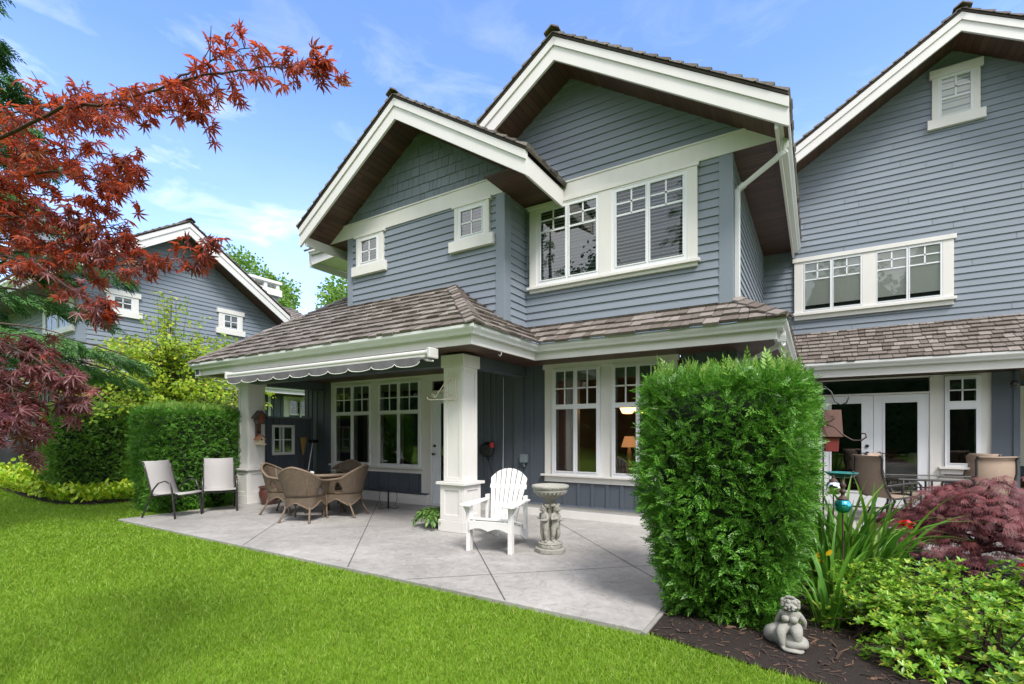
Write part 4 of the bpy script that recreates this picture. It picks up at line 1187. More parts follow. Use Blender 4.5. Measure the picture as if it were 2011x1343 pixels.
# ------------------------------------------------------------------ ground
def zground(x, y):
    """lawn level, rising gently towards the left neighbour"""
    t = np.clip((-11.0 - np.asarray(x, float)) / 4.5, 0, 1)
    return -0.026 + 0.38 * t * t * (3 - 2 * t)
xs = np.concatenate([np.linspace(-120, -20, 12), np.linspace(-19, 9, 57), np.linspace(12, 120, 12)])
ys = np.concatenate([np.linspace(-120, -8, 10), np.linspace(-7, 14, 43), np.linspace(18, 160, 12)])
gx, gy = np.meshgrid(xs, ys, indexing='xy')
gz = zground(gx, gy) - 0.012
V = np.stack([gx, gy, gz], -1).reshape(-1, 3)
nx, ny = len(xs), len(ys)
F = np.array([[j * nx + i, j * nx + i + 1, (j + 1) * nx + i + 1, (j + 1) * nx + i] for j in range(ny - 1) for i in range(nx - 1)])
o = finish('ground', np_mesh('ground', V, F), 'turf', None, smooth=True)
tag(o, kind='structure')
EDGE = [(-1.06, 3.53), (-0.82, 3.47), (-0.58, 3.42), (-0.28, 3.36), (-0.01, 3.33), (0.14, 3.32), (0.30, 3.28), (0.8, 3.05), (1.6, 2.6), (7.0, 1.0)]
PX0, PX1, PY0 = -9.77, -1.06, 3.49
# patio slabs, joints cut between them
p = MB()
p.prism_z([(PX0, PY0), (PX1, PY0), (PX1, 7.46), (-10.4, 7.46), (-10.4, 5.5), (PX0, 5.5)], -0.11, 0.0)
po = p.build('patio', 'stamped_concrete', None, bevel=0.006)
tag(po, kind='structure')
j = MB()
def joint(a, b, w=0.006):
    a, b = Vector((a[0], a[1])), Vector((b[0], b[1]))
    d = (b - a).normalized(); n = Vector((-d.y, d.x)) * w
    j.add([(a.x + n.x, a.y + n.y, 0.0025), (b.x + n.x, b.y + n.y, 0.0025), (b.x - n.x, b.y - n.y, 0.0025), (a.x - n.x, a.y - n.y, 0.0025)], [(0, 3, 2, 1)])
joint((-4.19, 3.50), (-7.80, 7.32)); joint((-2.23, 3.50), (-4.10, 5.52)); joint((-1.08, 4.53), (-3.85, 7.40)); joint((-6.14, 3.50), (-9.0, 6.5), 0.005)
joint((-1.1, 5.62), (-3.37, 3.50), 0.0035); joint((-3.60, 7.3), (-7.6, 3.50), 0.002)
o = j.build('patio_joints', 'joint', None, fix=False); tag(o, kind='structure')
e = MB(); e.prism_z([(PX1 + 0.001, PY0 - 0.01), (PX1 + 0.035, PY0 - 0.01), (PX1 + 0.035, 7.45), (PX1 + 0.001, 7.45)], -0.12, -0.012)
o = e.build('patio_edging', 'slab_edge', None); tag(o, kind='structure')
# mulched bed
b = MB()
b.poly([(x, y, -0.022) for x, y in EDGE] + [(7.0, 8.2, -0.022), (PX1 + 0.03, 8.2, -0.022)])
o = b.build('flower_bed', 'soil', None, fix=False); tag(o, kind='structure')
n = 4200
cx = RNG.uniform(-1.02, 2.4, n); cy = RNG.uniform(3.32, 6.2, n) ** 1.0
edge_y = np.interp(cx, [q[0] for q in EDGE], [q[1] for q in EDGE])
ok = (cy > edge_y + 0.02); cx, cy = cx[ok], cy[ok]
n = len(cx)
P = np.stack([cx, cy, np.full(n, -0.015)], -1) + RNG.normal(0, .004, (n, 3)) * [0, 0, 1]
X, Y, Z = frames(RNG.normal(0, 1, (n, 3)) * [1, 1, .18], RNG.normal(0, .35, (n, 3)) + [0, 0, 1])
tv = [(-1, -.18, 0), (1, -.12, 0), (.9, .15, .05), (-.9, .2, .06)]
V, F = scatter(tv, [(0, 1, 2, 3)], P, X, Y, Z, RNG.gamma(3.0, .005, n) + .004)
o = finish('bark_mulch', np_mesh('mulch', V, F), 'mulch_chip', None); tag(o, 'reddish brown bark chips scattered over the dark soil bed', 'mulch', kind='stuff')
# right patio, and the paving of the left neighbour
p = MB(); p.prism_z([(0.9, 7.6), (9, 7.6), (9, 11.35), (-0.9, 11.35), (-0.9, 8.6), (0.2, 8.6)], -0.1, 0.02)
o = p.build('patio', 'stamped_concrete', None, bevel=0.006); tag(o, kind='structure')
p = MB(); p.prism_z([(-24, 3.3), (-15.8, 3.3), (-15.8, 4.65), (-24, 4.65)], 0.2, 0.36)
o = p.build('patio', 'stamped_concrete', None, bevel=0.006); tag(o, kind='structure')
# hosta bed earth
HB = [(-18, 2.6), (-15.5, 2.85), (-14.2, 3.1), (-13.2, 3.22), (-12.35, 3.45), (-12.0, 3.9), (-11.95, 4.6), (-12.1, 6.5), (-18, 6.5)]
hosta_earth = MB(); hosta_earth.poly([(x, y, float(zground(x, y)) + 0.004) for x, y in HB])
V = []
# grass
def in_poly(px, py, poly):
    inside = np.zeros(len(px), bool)
    n = len(poly); jx = n - 1
    for i in range(n):
        xi, yi = poly[i]; xj, yj = poly[jx]
        c = ((yi > py) != (yj > py)) & (px < (xj - xi) * (py - yi) / (yj - yi + 1e-12) + xi)
        inside ^= c; jx = i
    return inside
def lawn_ok(x, y):
    edge_y = np.interp(x, [q[0] for q in EDGE], [q[1] for q in EDGE])
    ok = np.where(x > PX1, y < edge_y - 0.005, True)
    ok &= ~((x > PX0 - 0.01) & (x <= PX1) & (y > PY0 - 0.012))
    ok &= ~((x <= PX0) & (x > -10.6) & (y > 5.4))
    ok &= ~in_poly(x, y, HB)
    ok &= ~((x > -11.1) & (x < -9.95) & (y > 4.15))
    ok &= ~((x <= -10.6) & (y > 7))
    return ok
def grass(n, dmin, dmax, seed):
    r = np.random.default_rng(seed)
    d = (dmin ** .4 + r.uniform(0, 1, n) * (dmax ** .4 - dmin ** .4)) ** 2.5      # fewer and wider blades with distance
    u = r.uniform(-1.30, 1.25, n)
    yaw = rad(31.696)
    x = -math.sin(yaw) * d + math.cos(yaw) * u * d
    y = math.cos(yaw) * d + math.sin(yaw) * u * d
    ok = lawn_ok(x, y)
    x, y, d = x[ok], y[ok], d[ok]
    n = len(x)
    z = zground(x, y) - 0.012
    patch = np.sin(x * 1.7 + np.sin(y * 2.1) * 1.3) * np.sin(y * 1.9 + .6) + .6 * np.sin(x * 4.3 + 1.1 * np.sin(y * 3.7)) * np.sin(y * 5.1 + .9 * np.sin(x * 2.9))
    hh = .036 * r.uniform(0.5, 1.3, n) * (0.90 + 0.07 * patch)
    a = r.uniform(0, 2 * np.pi, n)
    lx, ly = r.normal(0, .5, n) * hh + 0.1 * hh, r.normal(0, .5, n) * hh
    ww = (.0007 * d + .00006 * d * d + .0003) * r.uniform(.7, 1.3, n)
    V = np.empty((n, 3, 3))
    V[:, 0] = np.stack([x - np.cos(a) * ww, y - np.sin(a) * ww, z], -1)
    V[:, 1] = np.stack([x + np.cos(a) * ww, y + np.sin(a) * ww, z], -1)
    V[:, 2] = np.stack([x + lx, y + ly, z + hh], -1)
    return V.reshape(-1, 3)
GV = grass(900000, 2.0, 17.0, 1)
GF = np.arange(len(GV)).reshape(-1, 3)
o = finish('lawn_grass', np_mesh('grass', GV, GF), 'grass', None)
tag(o, 'bright green mown lawn grass in front of the patio', 'grass', kind='stuff')

# ------------------------------------------------------------------ plants
def frond_template(pairs=6):
    vs, fs = [], []
    def leaf(o_, d, w, l, zz):
        n = len(vs)
        px, py = -d[1], d[0]
        vs.extend([(o_[0], o_[1], 0), (o_[0] + d[0] * l * .5 + px * w, o_[1] + d[1] * l * .5 + py * w, zz), (o_[0] + d[0] * l, o_[1] + d[1] * l, zz * .4), (o_[0] + d[0] * l * .5 - px * w, o_[1] + d[1] * l * .5 - py * w, zz)])
        fs.append((n, n + 1, n + 2, n + 3))
    for i in range(pairs):
        t = i / pairs
        ln = .40 * (1 - .62 * t)
        for s in (-1, 1):
            a = rad(38 + 8 * (1 - t)) * s
            leaf((t * .8, 0), (math.cos(a), math.sin(a)), .048, ln, .03 * (1 if i % 2 else -1))
    leaf((.7, 0), (1, 0), .045, .34, .02)
    vs = [(x, y, z - .16 * x * x + .10 * abs(y)) for x, y, z in vs]
    return vs, fs
FR_V, FR_F = frond_template(5)
def lumps(p, k=1.0, s=2.1):
    return k * (np.sin(p[:, 0] * s * 2.1 + 1.3) * np.sin(p[:, 1] * s * 2.3 + .4) * np.sin(p[:, 2] * s * 2.7 + 2.2) + .6 * np.sin(p[:, 0] * s * 5.1) * np.sin(p[:, 2] * s * 6.3 + p[:, 1] * s * 4.4))
def hedge(name, label, c, hx, hy, z0, z1, n, size, matname='cedar', tips=0, rz=0.0, taper=0.14, round_top=0.35, power=5.0, seed=3, down=0.0, group=None, core=True):
    root = empty(name, (c[0], c[1], z0), 0, label, 'hedge', group)
    r = np.random.default_rng(seed)
    H = z1 - z0
    def shell(nn, extra=0.0):
        """points and normals on a rounded block: sides by angle, top by disc"""
        top = r.uniform(0, 1, nn) < (4 * hx * hy) / (4 * hx * hy + 4 * (hx + hy) * H)
        a = r.uniform(0, 2 * np.pi, nn)
        ca, sa = np.cos(a), np.sin(a)
        # distribute along perimeter of a superellipse by length: rejection on a rectangle
        t = r.uniform(0, 1, nn) * 2 * (hx + hy) * 2
        per = np.empty((nn, 2))
        L1, L2 = 2 * hx, 2 * hy
        s = t % (2 * (L1 + L2))
        k0 = s < L1; k1 = (s >= L1) & (s < L1 + L2); k2 = (s >= L1 + L2) & (s < 2 * L1 + L2); k3 = s >= 2 * L1 + L2
        per[k0] = np.stack([-hx + s[k0], np.full(k0.sum(), -hy)], -1)
        per[k1] = np.stack([np.full(k1.sum(), hx), -hy + s[k1] - L1], -1)
        per[k2] = np.stack([hx - (s[k2] - L1 - L2), np.full(k2.sum(), hy)], -1)
        per[k3] = np.stack([np.full(k3.sum(), -hx), hy - (s[k3] - 2 * L1 - L2)], -1)
        rr = np.where(top, np.sqrt(r.uniform(0, 1, nn)), 1.0)
        q = per * rr[:, None]
        # superellipse rounding of the plan
        m = (np.abs(q[:, 0] / hx) ** power + np.abs(q[:, 1] / hy) ** power) ** (1 / power)
        mx = np.maximum(np.abs(q[:, 0] / hx), np.abs(q[:, 1] / hy))
        q = q * (mx / np.maximum(m, 1e-6))[:, None]
        zz = np.where(top, 1.0, r.uniform(0.0, 1.0, nn))
        # rounded shoulder
        edge = np.clip(1 - rr, 0, 1)
        ztop = 1 - round_top / H * (rr ** 6) * top
        shoulder = np.where(~top, np.clip((zz - (1 - round_top / H)) / (round_top / H), 0, 1), 0)
        zt = np.where(top, 1 - (round_top * 0.55 / H) * rr ** 5, np.where(zz > 1 - round_top / H, 1 - round_top / H + (round_top / H) * np.sin(shoulder * np.pi / 2) * .45, zz))
        inset = 1 - taper * np.clip((0.55 - zt) / 0.55, 0, 1) ** 1.3 - 0.07 * shoulder ** 2 * (~top)
        q = q * inset[:, None]
        pos = np.stack([q[:, 0], q[:, 1], z0 + zt * H], -1)
        nrm = np.stack([per[:, 0] / hx ** 2 * np.abs(per[:, 0] / hx) ** 2, per[:, 1] / hy ** 2 * np.abs(per[:, 1] / hy) ** 2, np.zeros(nn)], -1)
        nrm = unit(nrm)
        nrm = np.where(top[:, None], unit(np.stack([q[:, 0] * .4, q[:, 1] * .4, np.ones(nn)], -1)), nrm)
        nrm = unit(nrm + np.stack([np.zeros(nn), np.zeros(nn), shoulder * 1.2 - 0.15], -1))
        return pos, nrm, top
    pos, nrm, top = shell(n)
    pos += nrm * (0.035 * lumps(pos)[:, None] + np.where(r.uniform(0, 1, (n, 1)) < .35, r.uniform(-0.15, -0.06, (n, 1)), r.uniform(-0.07, 0.015, (n, 1))))
    cr, sr = math.cos(rz), math.sin(rz)
    def place(p, w=False):
        q = np.stack([p[:, 0] * cr - p[:, 1] * sr, p[:, 0] * sr + p[:, 1] * cr, p[:, 2]], -1)
        return q if w else q + [c[0], c[1], 0]
    axis = nrm * .75 + r.normal(0, .55, (n, 3)) + [0, 0, .32 - down]
    hint = np.cross(nrm, r.normal(0, 1, (n, 3))) * .8 + nrm * .45 + [0, 0, .35]
    X, Y, Z = frames(place(axis, True), place(hint, True))
    V, F = scatter(FR_V, FR_F, place(pos), X, Y, Z, size * r.uniform(.6, 1.25, n))
    finish('foliage', np_mesh('foliage', V, F), matname, root)
    if tips:
        pos, nrm, top = shell(tips * 4)
        k = top.nonzero()[0][:tips]
        pos = pos[k] + [0, 0, .02]
        m = len(k)
        axis = r.normal(0, .25, (m, 3)) + [0, 0, 1]
        X, Y, Z = frames(place(axis, True), r.normal(0, 1, (m, 3)))
        V, F = scatter(FR_V, FR_F, place(pos), X, Y, Z, size * r.uniform(.7, 1.25, m) * np.where(r.uniform(0, 1, m) < .12, 1.7, 1.0))
        finish('new_growth', np_mesh('tips', V, F), 'cedar_tip', root)
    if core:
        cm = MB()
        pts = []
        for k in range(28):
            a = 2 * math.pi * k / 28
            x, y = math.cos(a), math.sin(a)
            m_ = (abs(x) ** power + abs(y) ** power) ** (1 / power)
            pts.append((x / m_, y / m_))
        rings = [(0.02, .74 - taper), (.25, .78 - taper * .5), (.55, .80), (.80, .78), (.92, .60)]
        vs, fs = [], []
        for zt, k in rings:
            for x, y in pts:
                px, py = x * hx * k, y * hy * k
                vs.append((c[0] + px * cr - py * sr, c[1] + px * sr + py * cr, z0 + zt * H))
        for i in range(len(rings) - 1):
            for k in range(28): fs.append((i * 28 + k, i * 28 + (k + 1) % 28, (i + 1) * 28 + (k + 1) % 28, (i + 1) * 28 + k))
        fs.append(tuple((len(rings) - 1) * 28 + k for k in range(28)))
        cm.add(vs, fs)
        cm.build('shade_core', 'hedge_core', root, smooth=True)  # solid near-black core, the shade between the sprays put into its colour
    return root
hedge('cedar_hedge', 'tall clipped cedar hedge block between the patio and the flower bed', (-0.62, 4.42), 0.585, 0.67, -0.04, 1.88, 17500, .094, tips=420, seed=5, taper=0.33, round_top=0.20, power=7, down=0.1)
hedge('cedar_hedge', 'clipped cedar hedge directly behind the two grey sling chairs', (-10.50, 4.92), 0.56, 0.82, -0.04, 1.90, 15500, .088, tips=1100, seed=6, taper=0.10, round_top=0.15, power=7, group='clipped hedges at the left')
hedge('cedar_hedge', 'clipped cedar hedge rising behind the yellow green hosta bed', (-13.42, 4.25), 0.48, 0.72, 0.05, 2.00, 12500, .092, matname='cedar_olive', tips=300, seed=7, taper=0.05, round_top=0.14, power=7, group='clipped hedges at the left')

# whip shoots standing up out of the near hedge
def leaf_quads(spec, pts, dirs, size, seed, droop=0.0):
    pass
DI_V = [(0, 0, 0), (.5, -.22, .05), (1, 0, -.03), (.5, .22, .05)]       # simple pointed leaf
DI_F = [(0, 1, 2, 3)]
RO_V = [(0, 0, 0), (.3, -.34, .04), (.75, -.3, .03), (1, 0, -.04), (.75, .3, .03), (.3, .34, .04)]   # rounded leaf
RO_F = [(0, 1, 2, 3), (0, 3, 4, 5)]
def palmate(lobes=7, w=.105, spread=118):
    vs, fs = [], []
    for i in range(lobes):
        t = (i - (lobes - 1) / 2) / ((lobes - 1) / 2)
        a = rad(spread * t)
        l = 1.0 - .48 * abs(t) ** 1.4
        d = (math.cos(a), math.sin(a)); p = (-d[1], d[0])
        n = len(vs)
        zd = -0.10 * l
        vs += [(0, 0, 0), (d[0] * l * .45 + p[0] * w * l, d[1] * l * .45 + p[1] * w * l, .02), (d[0] * l, d[1] * l, zd), (d[0] * l * .45 - p[0] * w * l, d[1] * l * .45 - p[1] * w * l, .02)]
        fs.append((n, n + 1, n + 2, n + 3))
    return vs, fs
def palmate_joined(lobes=7, w=.098, spread=118):
    """one connected star leaf so that it takes one random tint"""
    ring = []
    for i in range(lobes):
        t = (i - (lobes - 1) / 2) / ((lobes - 1) / 2)
        a = rad(spread * t)
        l = 1.0 - .45 * abs(t) ** 1.5
        d = Vector((math.cos(a), math.sin(a))); p = Vector((-d.y, d.x))
        half = rad(spread / (lobes - 1))
        notch = lambda s: (math.cos(a + s * half) * .20 * l, math.sin(a + s * half) * .20 * l, .02)
        if i == 0: ring.append(notch(-1))
        q = d * l * .5 - p * w * l; ring.append((q.x, q.y, .03))
        ring.append((d.x * l, d.y * l, -.26 * l))
        q = d * l * .5 + p * w * l; ring.append((q.x, q.y, .03))
        ring.append(notch(1))
    vs = [(0, 0, 0)] + ring
    n = len(ring)
    fs = []
    i = 0
    # per lobe: centre-notch-left-tip and centre-tip-right-notch
    for k in range(lobes):
        b0 = 1 + k * 4
        fs.append((0, b0, b0 + 1, b0 + 2)); fs.append((0, b0 + 2, b0 + 3, b0 + 4))
    return vs, fs
MP_V, MP_F = palmate_joined()

def tree_branches(mb, segs):
    for pts, r0, r1 in segs:
        n = len(pts)
        mb.tube(pts, [r0 + (r1 - r0) * i / (n - 1) for i in range(n)], sides=7)
def curve(a, b, sag=0.0, n=7, wob=0.0, r=None):
    a, b = Vector(a), Vector(b)
    out = []
    for i in range(n):
        t = i / (n - 1)
        p = a.lerp(b, t) + Vector((0, 0, sag * 4 * t * (1 - t)))
        if r and 0 < i < n - 1: p += Vector((r.uniform(-wob, wob), r.uniform(-wob, wob), r.uniform(-wob, wob) * .6))
        out.append(p)
    return out
# ---- Japanese maple reaching in from the left
root = empty('japanese_maple', (-3.62, 0.48, zground(-3.62, .48) + 0), 0, 'red leaved japanese maple reaching in from the left edge above the lawn', 'tree')
MB_ = {'A': [(-3.389, 0.493, 2.586), (-2.958, 0.641, 2.658), (-2.598, 0.746, 2.722), (-2.379, 0.823, 2.703), (-2.109, 0.931, 2.758), (-1.842, 1.037, 2.77), (-1.65, 1.097, 2.742), (-1.499, 1.166, 2.731)],
       'A2': [(-3.389, 0.493, 2.586), (-3.28, 0.678, 2.90), (-3.063, 0.871, 2.93), (-2.715, 1.027, 2.93), (-2.461, 1.066, 2.93), (-2.2, 1.066, 2.88)],
       'A3': [(-2.109, 0.931, 2.758), (-2.062, 1.019, 2.86), (-1.959, 1.082, 2.915), (-1.825, 1.106, 2.90)],
       'A4': [(-2.379, 0.823, 2.703), (-2.29, 0.936, 2.716), (-2.167, 1.012, 2.70), (-2.062, 1.019, 2.65)],
       'B': [(-3.543, 0.515, 2.474), (-3.24, 0.702, 2.58), (-2.972, 0.809, 2.60), (-2.69, 0.89, 2.52), (-2.55, 0.96, 2.42)],
       'B2': [(-3.543, 0.515, 2.474), (-3.522, 0.764, 2.80), (-3.324, 0.886, 2.80), (-3.001, 0.967, 2.72), (-2.80, 1.021, 2.62)],
       'B3': [(-3.543, 0.515, 2.474), (-3.2, 0.6, 2.36), (-2.95, 0.78, 2.38), (-2.75, 0.84, 2.34), (-2.64, 0.88, 2.28)],
       'C': [(-3.543, 0.515, 2.402), (-3.099, 0.672, 2.2), (-2.915, 0.727, 2.148), (-2.718, 0.789, 2.033), (-2.546, 0.837, 1.955), (-2.51, 0.86, 1.90)],
       'C2': [(-3.24, 0.702, 2.236), (-2.992, 0.797, 2.241), (-2.67, 0.878, 2.124), (-2.442, 0.96, 2.119), (-2.203, 1.049, 2.14), (-2.10, 1.066, 2.15)],
       'C3': [(-3.697, 0.655, 2.464), (-3.387, 0.788, 2.44), (-3.149, 0.876, 2.37), (-2.90, 0.952, 2.33)],
       'D': [(-3.644, 0.453, 1.951), (-3.032, 0.596, 1.82), (-2.712, 0.676, 1.72), (-2.56, 0.733, 1.63), (-2.43, 0.771, 1.585)],
       'D2': [(-3.644, 0.453, 1.951), (-2.888, 0.567, 1.673), (-2.68, 0.611, 1.58), (-2.57, 0.635, 1.47), (-2.54, 0.645, 1.40)],
       'D3': [(-3.644, 0.453, 1.951), (-2.70, 0.491, 1.60), (-2.50, 0.51, 1.50), (-2.42, 0.538, 1.42)],
       'D4': [(-3.176, 0.624, 1.859), (-2.983, 0.744, 1.83), (-2.78, 0.767, 1.72), (-2.68, 0.793, 1.56), (-2.63, 0.779, 1.50)]}
MB_.update({'A5': [(-3.292, 0.553, 2.78), (-3.099, 0.672, 2.83), (-2.906, 0.791, 2.86), (-2.589, 0.869, 2.85), (-2.42, 0.949, 2.83)],
 'B4': [(-3.592, 0.603, 2.80), (-3.248, 0.756, 2.73), (-2.977, 0.865, 2.74), (-2.70, 0.946, 2.66), (-2.62, 1.006, 2.61)],
 'B5': [(-3.442, 0.578, 2.56), (-3.139, 0.765, 2.53), (-2.90, 0.87, 2.47), (-2.72, 0.946, 2.41)],
 'B6': [(-3.592, 0.603, 2.52), (-3.187, 0.794, 2.46), (-2.937, 0.89, 2.40), (-2.70, 0.958, 2.33), (-2.62, 0.988, 2.28)],
 'A6': [(-3.741, 0.628, 2.95), (-3.478, 0.791, 2.99), (-3.258, 0.868, 3.0), (-3.022, 0.954, 2.98), (-2.875, 1.045, 2.97)],
 'C4': [(-3.592, 0.603, 2.347), (-3.228, 0.769, 2.33), (-2.873, 0.87, 2.25), (-2.655, 0.946, 2.20), (-2.52, 0.995, 2.17)]})
tb = MB()
tb.tube([(-3.62, .46, -0.1), (-3.60, .48, .6), (-3.64, .45, 1.2), (-3.62, .47, 1.95), (-3.54, .515, 2.44), (-3.389, .493, 2.586)], [.075, .06, .052, .045, .036, .026], sides=9)
rm = random.Random(4)
leafP, leafD, leafS, leafK = [], [], [], []
def maple_leaf(p, d, s, kind):
    leafP.append(p); leafD.append(d); leafS.append(s); leafK.append(kind)
for nm, pts in MB_.items():
    n = len(pts)
    r0 = .0085 if nm in ('A', 'B', 'C', 'D') else .0045
    fine = []
    for i in range(n - 1):
        for k in range(4): fine.append(Vector(pts[i]).lerp(Vector(pts[i + 1]), k / 4) + Vector((rm.uniform(-.006, .006), rm.uniform(-.006, .006), rm.uniform(-.006, .006))))
    fine.append(Vector(pts[-1]))
    m = len(fine)
    tb.tube(fine, [max(.0016, r0 * (1 - .9 * i / m)) for i in range(m)], sides=6)
    purple = nm[0] == 'D'
    tot = sum((Vector(pts[i + 1]) - Vector(pts[i])).length for i in range(n - 1))
    nspray = int(tot * (33 if not purple else 28))
    for q in range(nspray):
        t = rm.uniform(.10 if purple else .06, 1.0) * (m - 1)
        i = min(int(t), m - 2); p = fine[i].lerp(fine[i + 1], t - i)
        d = (fine[i + 1] - fine[i]).normalized()
        wide = (.15 if nm in ('A', 'A2') else .13) * (1.25 - .95 * (t / (m - 1)))
        if nm == 'C2': wide = .06
        side = Vector((-d.y, d.x, 0)).normalized() * rm.choice((-1, 1))
        tip = p + d * rm.uniform(.01, .11) * (1 - .5 * t / m) + side * rm.uniform(.2, 1) * wide + Vector((0, 0, rm.uniform(-.10, .06) if not purple else rm.uniform(-.10, .04)))
        mid = p.lerp(tip, .5) + Vector((0, 0, .012))
        tb.tube([p, mid, tip], [.0022, .0016, .001], sides=4, cap=False)
        for k in range(rm.choice((3, 4, 5)) if not purple else 5):
            f = rm.uniform(.25, 1.05)
            b = p.lerp(tip, f) + Vector((rm.uniform(-.02, .02), rm.uniform(-.02, .02), rm.uniform(-.012, .012)))
            dd = (tip - p).normalized() * .5 + side * rm.uniform(-.5, .9) + d * rm.uniform(0, .7) + Vector((0, 0, rm.uniform(-1.1, -.15)))
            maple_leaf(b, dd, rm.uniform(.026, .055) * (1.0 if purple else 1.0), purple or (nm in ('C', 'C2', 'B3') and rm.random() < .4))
tb.build('trunk', 'twig', root, smooth=True)
leafP = np.array([tuple(p) for p in leafP]); leafD = np.array([tuple(p) for p in leafD]); leafS = np.array(leafS); leafK = np.array(leafK, bool)
for msk, mt, nm in ((~leafK, 'maple_red', 'foliage'), (leafK, 'maple_purple_sheen', 'sheen_foliage')):
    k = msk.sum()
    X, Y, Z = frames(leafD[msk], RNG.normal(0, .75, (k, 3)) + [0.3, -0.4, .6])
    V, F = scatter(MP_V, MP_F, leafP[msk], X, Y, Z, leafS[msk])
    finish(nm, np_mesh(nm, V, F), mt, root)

# ---- generic trees
def broad_tree(name, label, base, height, crown_c, crown_r, n, leaf, matname, seed, trunk_r=.12, clumps=26, tv=RO_V, tf=RO_F, group=None, cat='tree', droop=.3, thin=0.0):
    root = empty(name, base, 0, label, cat, group)
    r = random.Random(seed); g = np.random.default_rng(seed)
    tm = MB()
    top = Vector(crown_c) + Vector((0, 0, crown_r[2] * .55))
    b = Vector(base)
    tm.tube([b + Vector((0, 0, -.1)), b.lerp(top, .3) + Vector((r.uniform(-.1, .1), r.uniform(-.1, .1), 0)), b.lerp(top, .65), top], [trunk_r, trunk_r * .8, trunk_r * .5, trunk_r * .15], sides=8)
    cl = []
    for k in range(clumps):
        while True:
            v = Vector((r.uniform(-1, 1), r.uniform(-1, 1), r.uniform(-.85, 1)))
            if .25 < v.length < 1.0: break
        v = v.normalized() * (v.length ** .45)
        cpos = Vector(crown_c) + Vector((v.x * crown_r[0], v.y * crown_r[1], v.z * crown_r[2]))
        cl.append(cpos)
        s = b.lerp(top, r.uniform(.35, .8))
        tm.tube(curve(s, cpos, sag=.05 * (cpos - s).length, n=5, wob=.03 * crown_r[0], r=r), [trunk_r * .3, trunk_r * .22, trunk_r * .15, trunk_r * .09, trunk_r * .03], sides=5)
    tm.build('trunk', 'bark', root, smooth=True)
    cl = np.array([tuple(c) for c in cl])
    idx = g.integers(0, len(cl), n)
    rad_ = np.array(crown_r) * g.uniform(.22, .42, (len(cl), 1))
    off = unit(g.normal(0, 1, (n, 3))) * (g.uniform(0, 1, (n, 1)) ** .5) * rad_[idx]
    P = cl[idx] + off
    D = unit(P - np.array(crown_c)) + g.normal(0, .7, (n, 3)) + [0, 0, -droop]
    X, Y, Z = frames(D, g.normal(0, .6, (n, 3)) + [0, -.1, .8])
    V, F = scatter(tv, tf, P, X, Y, Z, leaf * g.uniform(.6, 1.3, n))
    finish('crown', np_mesh('crown', V, F), matname, root)
    return root
# katsura behind the hedges: upright layered shoots
def katsura():
    base = (-13.9, 6.0, 0.1)
    root = empty('katsura_tree', base, 0, 'yellow green young katsura tree between the hedges and the left townhouse', 'tree')
    r = random.Random(15); g = np.random.default_rng(15)
    tm = MB()
    P, D = [], []
    b = Vector(base)
    tm.tube([b + Vector((0, 0, -.2)), b + Vector((.03, 0, .9)), b + Vector((.0, .05, 2.2)), b + Vector((.1, .0, 3.4)), b + Vector((.15, .05, 4.75))], [.06, .05, .035, .02, .005], sides=7)
    for k in range(130):
        z0 = r.uniform(.9, 3.4)
        a = r.uniform(0, 2 * math.pi)
        ln = r.uniform(.9, 3.4) * (1.08 - .17 * z0)
        s = b + Vector((.02, .02, z0))
        e = s + Vector((math.cos(a) * ln, math.sin(a) * ln, r.uniform(.1, .9) * (.5 + .2 * ln) - .12 * ln * ln * .5))
        c = curve(s, e, sag=.12 * ln, n=7, wob=.03, r=r)
        tm.tube(c, [.014 * (1 - .9 * i / 6) + .0015 for i in range(7)], sides=5)
        for q in range(int(60 * ln)):
            t = r.uniform(.15, 1) * 5.99; i = int(t)
            p = c[i].lerp(c[i + 1], t - i) + Vector((r.gauss(0, .085), r.gauss(0, .085), r.gauss(-.02, .07)))
            P.append(tuple(p)); D.append((math.cos(a) + r.gauss(0, .7), math.sin(a) + r.gauss(0, .7), r.gauss(-.7, .4)))
    for k in range(24):                                          # upright leaders
        a = r.uniform(0, 2 * math.pi); rr = r.uniform(.0, .85)
        s = b + Vector((math.cos(a) * rr * .5, math.sin(a) * rr * .5, 2.2)); e = b + Vector((math.cos(a) * rr + .1, math.sin(a) * rr, r.uniform(3.3, 4.6) + .5 * (1 - rr)))
        c = curve(s, e, n=6, wob=.02, r=r); tm.tube(c, [.01 * (1 - .9 * i / 5) + .001 for i in range(6)], sides=5)
        for q in range(80):
            t = r.uniform(0, 1) * 4.99; i = int(t)
            p = c[i].lerp(c[i + 1], t - i) + Vector((r.gauss(0, .07), r.gauss(0, .07), 0))
            P.append(tuple(p)); D.append((r.gauss(0, 1), r.gauss(0, 1), r.gauss(-.2, .6)))
    tm.build('trunk', 'bark', root, smooth=True)
    P, D = np.array(P), np.array(D)
    X, Y, Z = frames(D, g.normal(0, .6, (len(P), 3)) + [.2, -.2, .7])
    V, F = scatter(RO_V, RO_F, P, X, Y, Z, .082 * g.uniform(.6, 1.25, len(P)))
    finish('crown', np_mesh('crown', V, F), 'katsura', root)
katsura()
G_ = 'green trees beyond the houses'
broad_tree('locust_tree', 'light green airy tree behind the roof left of the bay', (-19.5, 19.0, 0.3), 10, (-19.4, 18.9, 7.1), (3.2, 3.0, 3.1), 34000, .17, 'locust', 21, .2, 60, group=G_)
broad_tree('locust_tree', 'thin pale green tree top rising behind the white chimney cap', (-29.3, 17.1, 0.3), 11, (-29.3, 17.1, 9.8), (2.6, 2.6, 2.2), 7000, .18, 'locust', 22, .2, 34, group=G_)
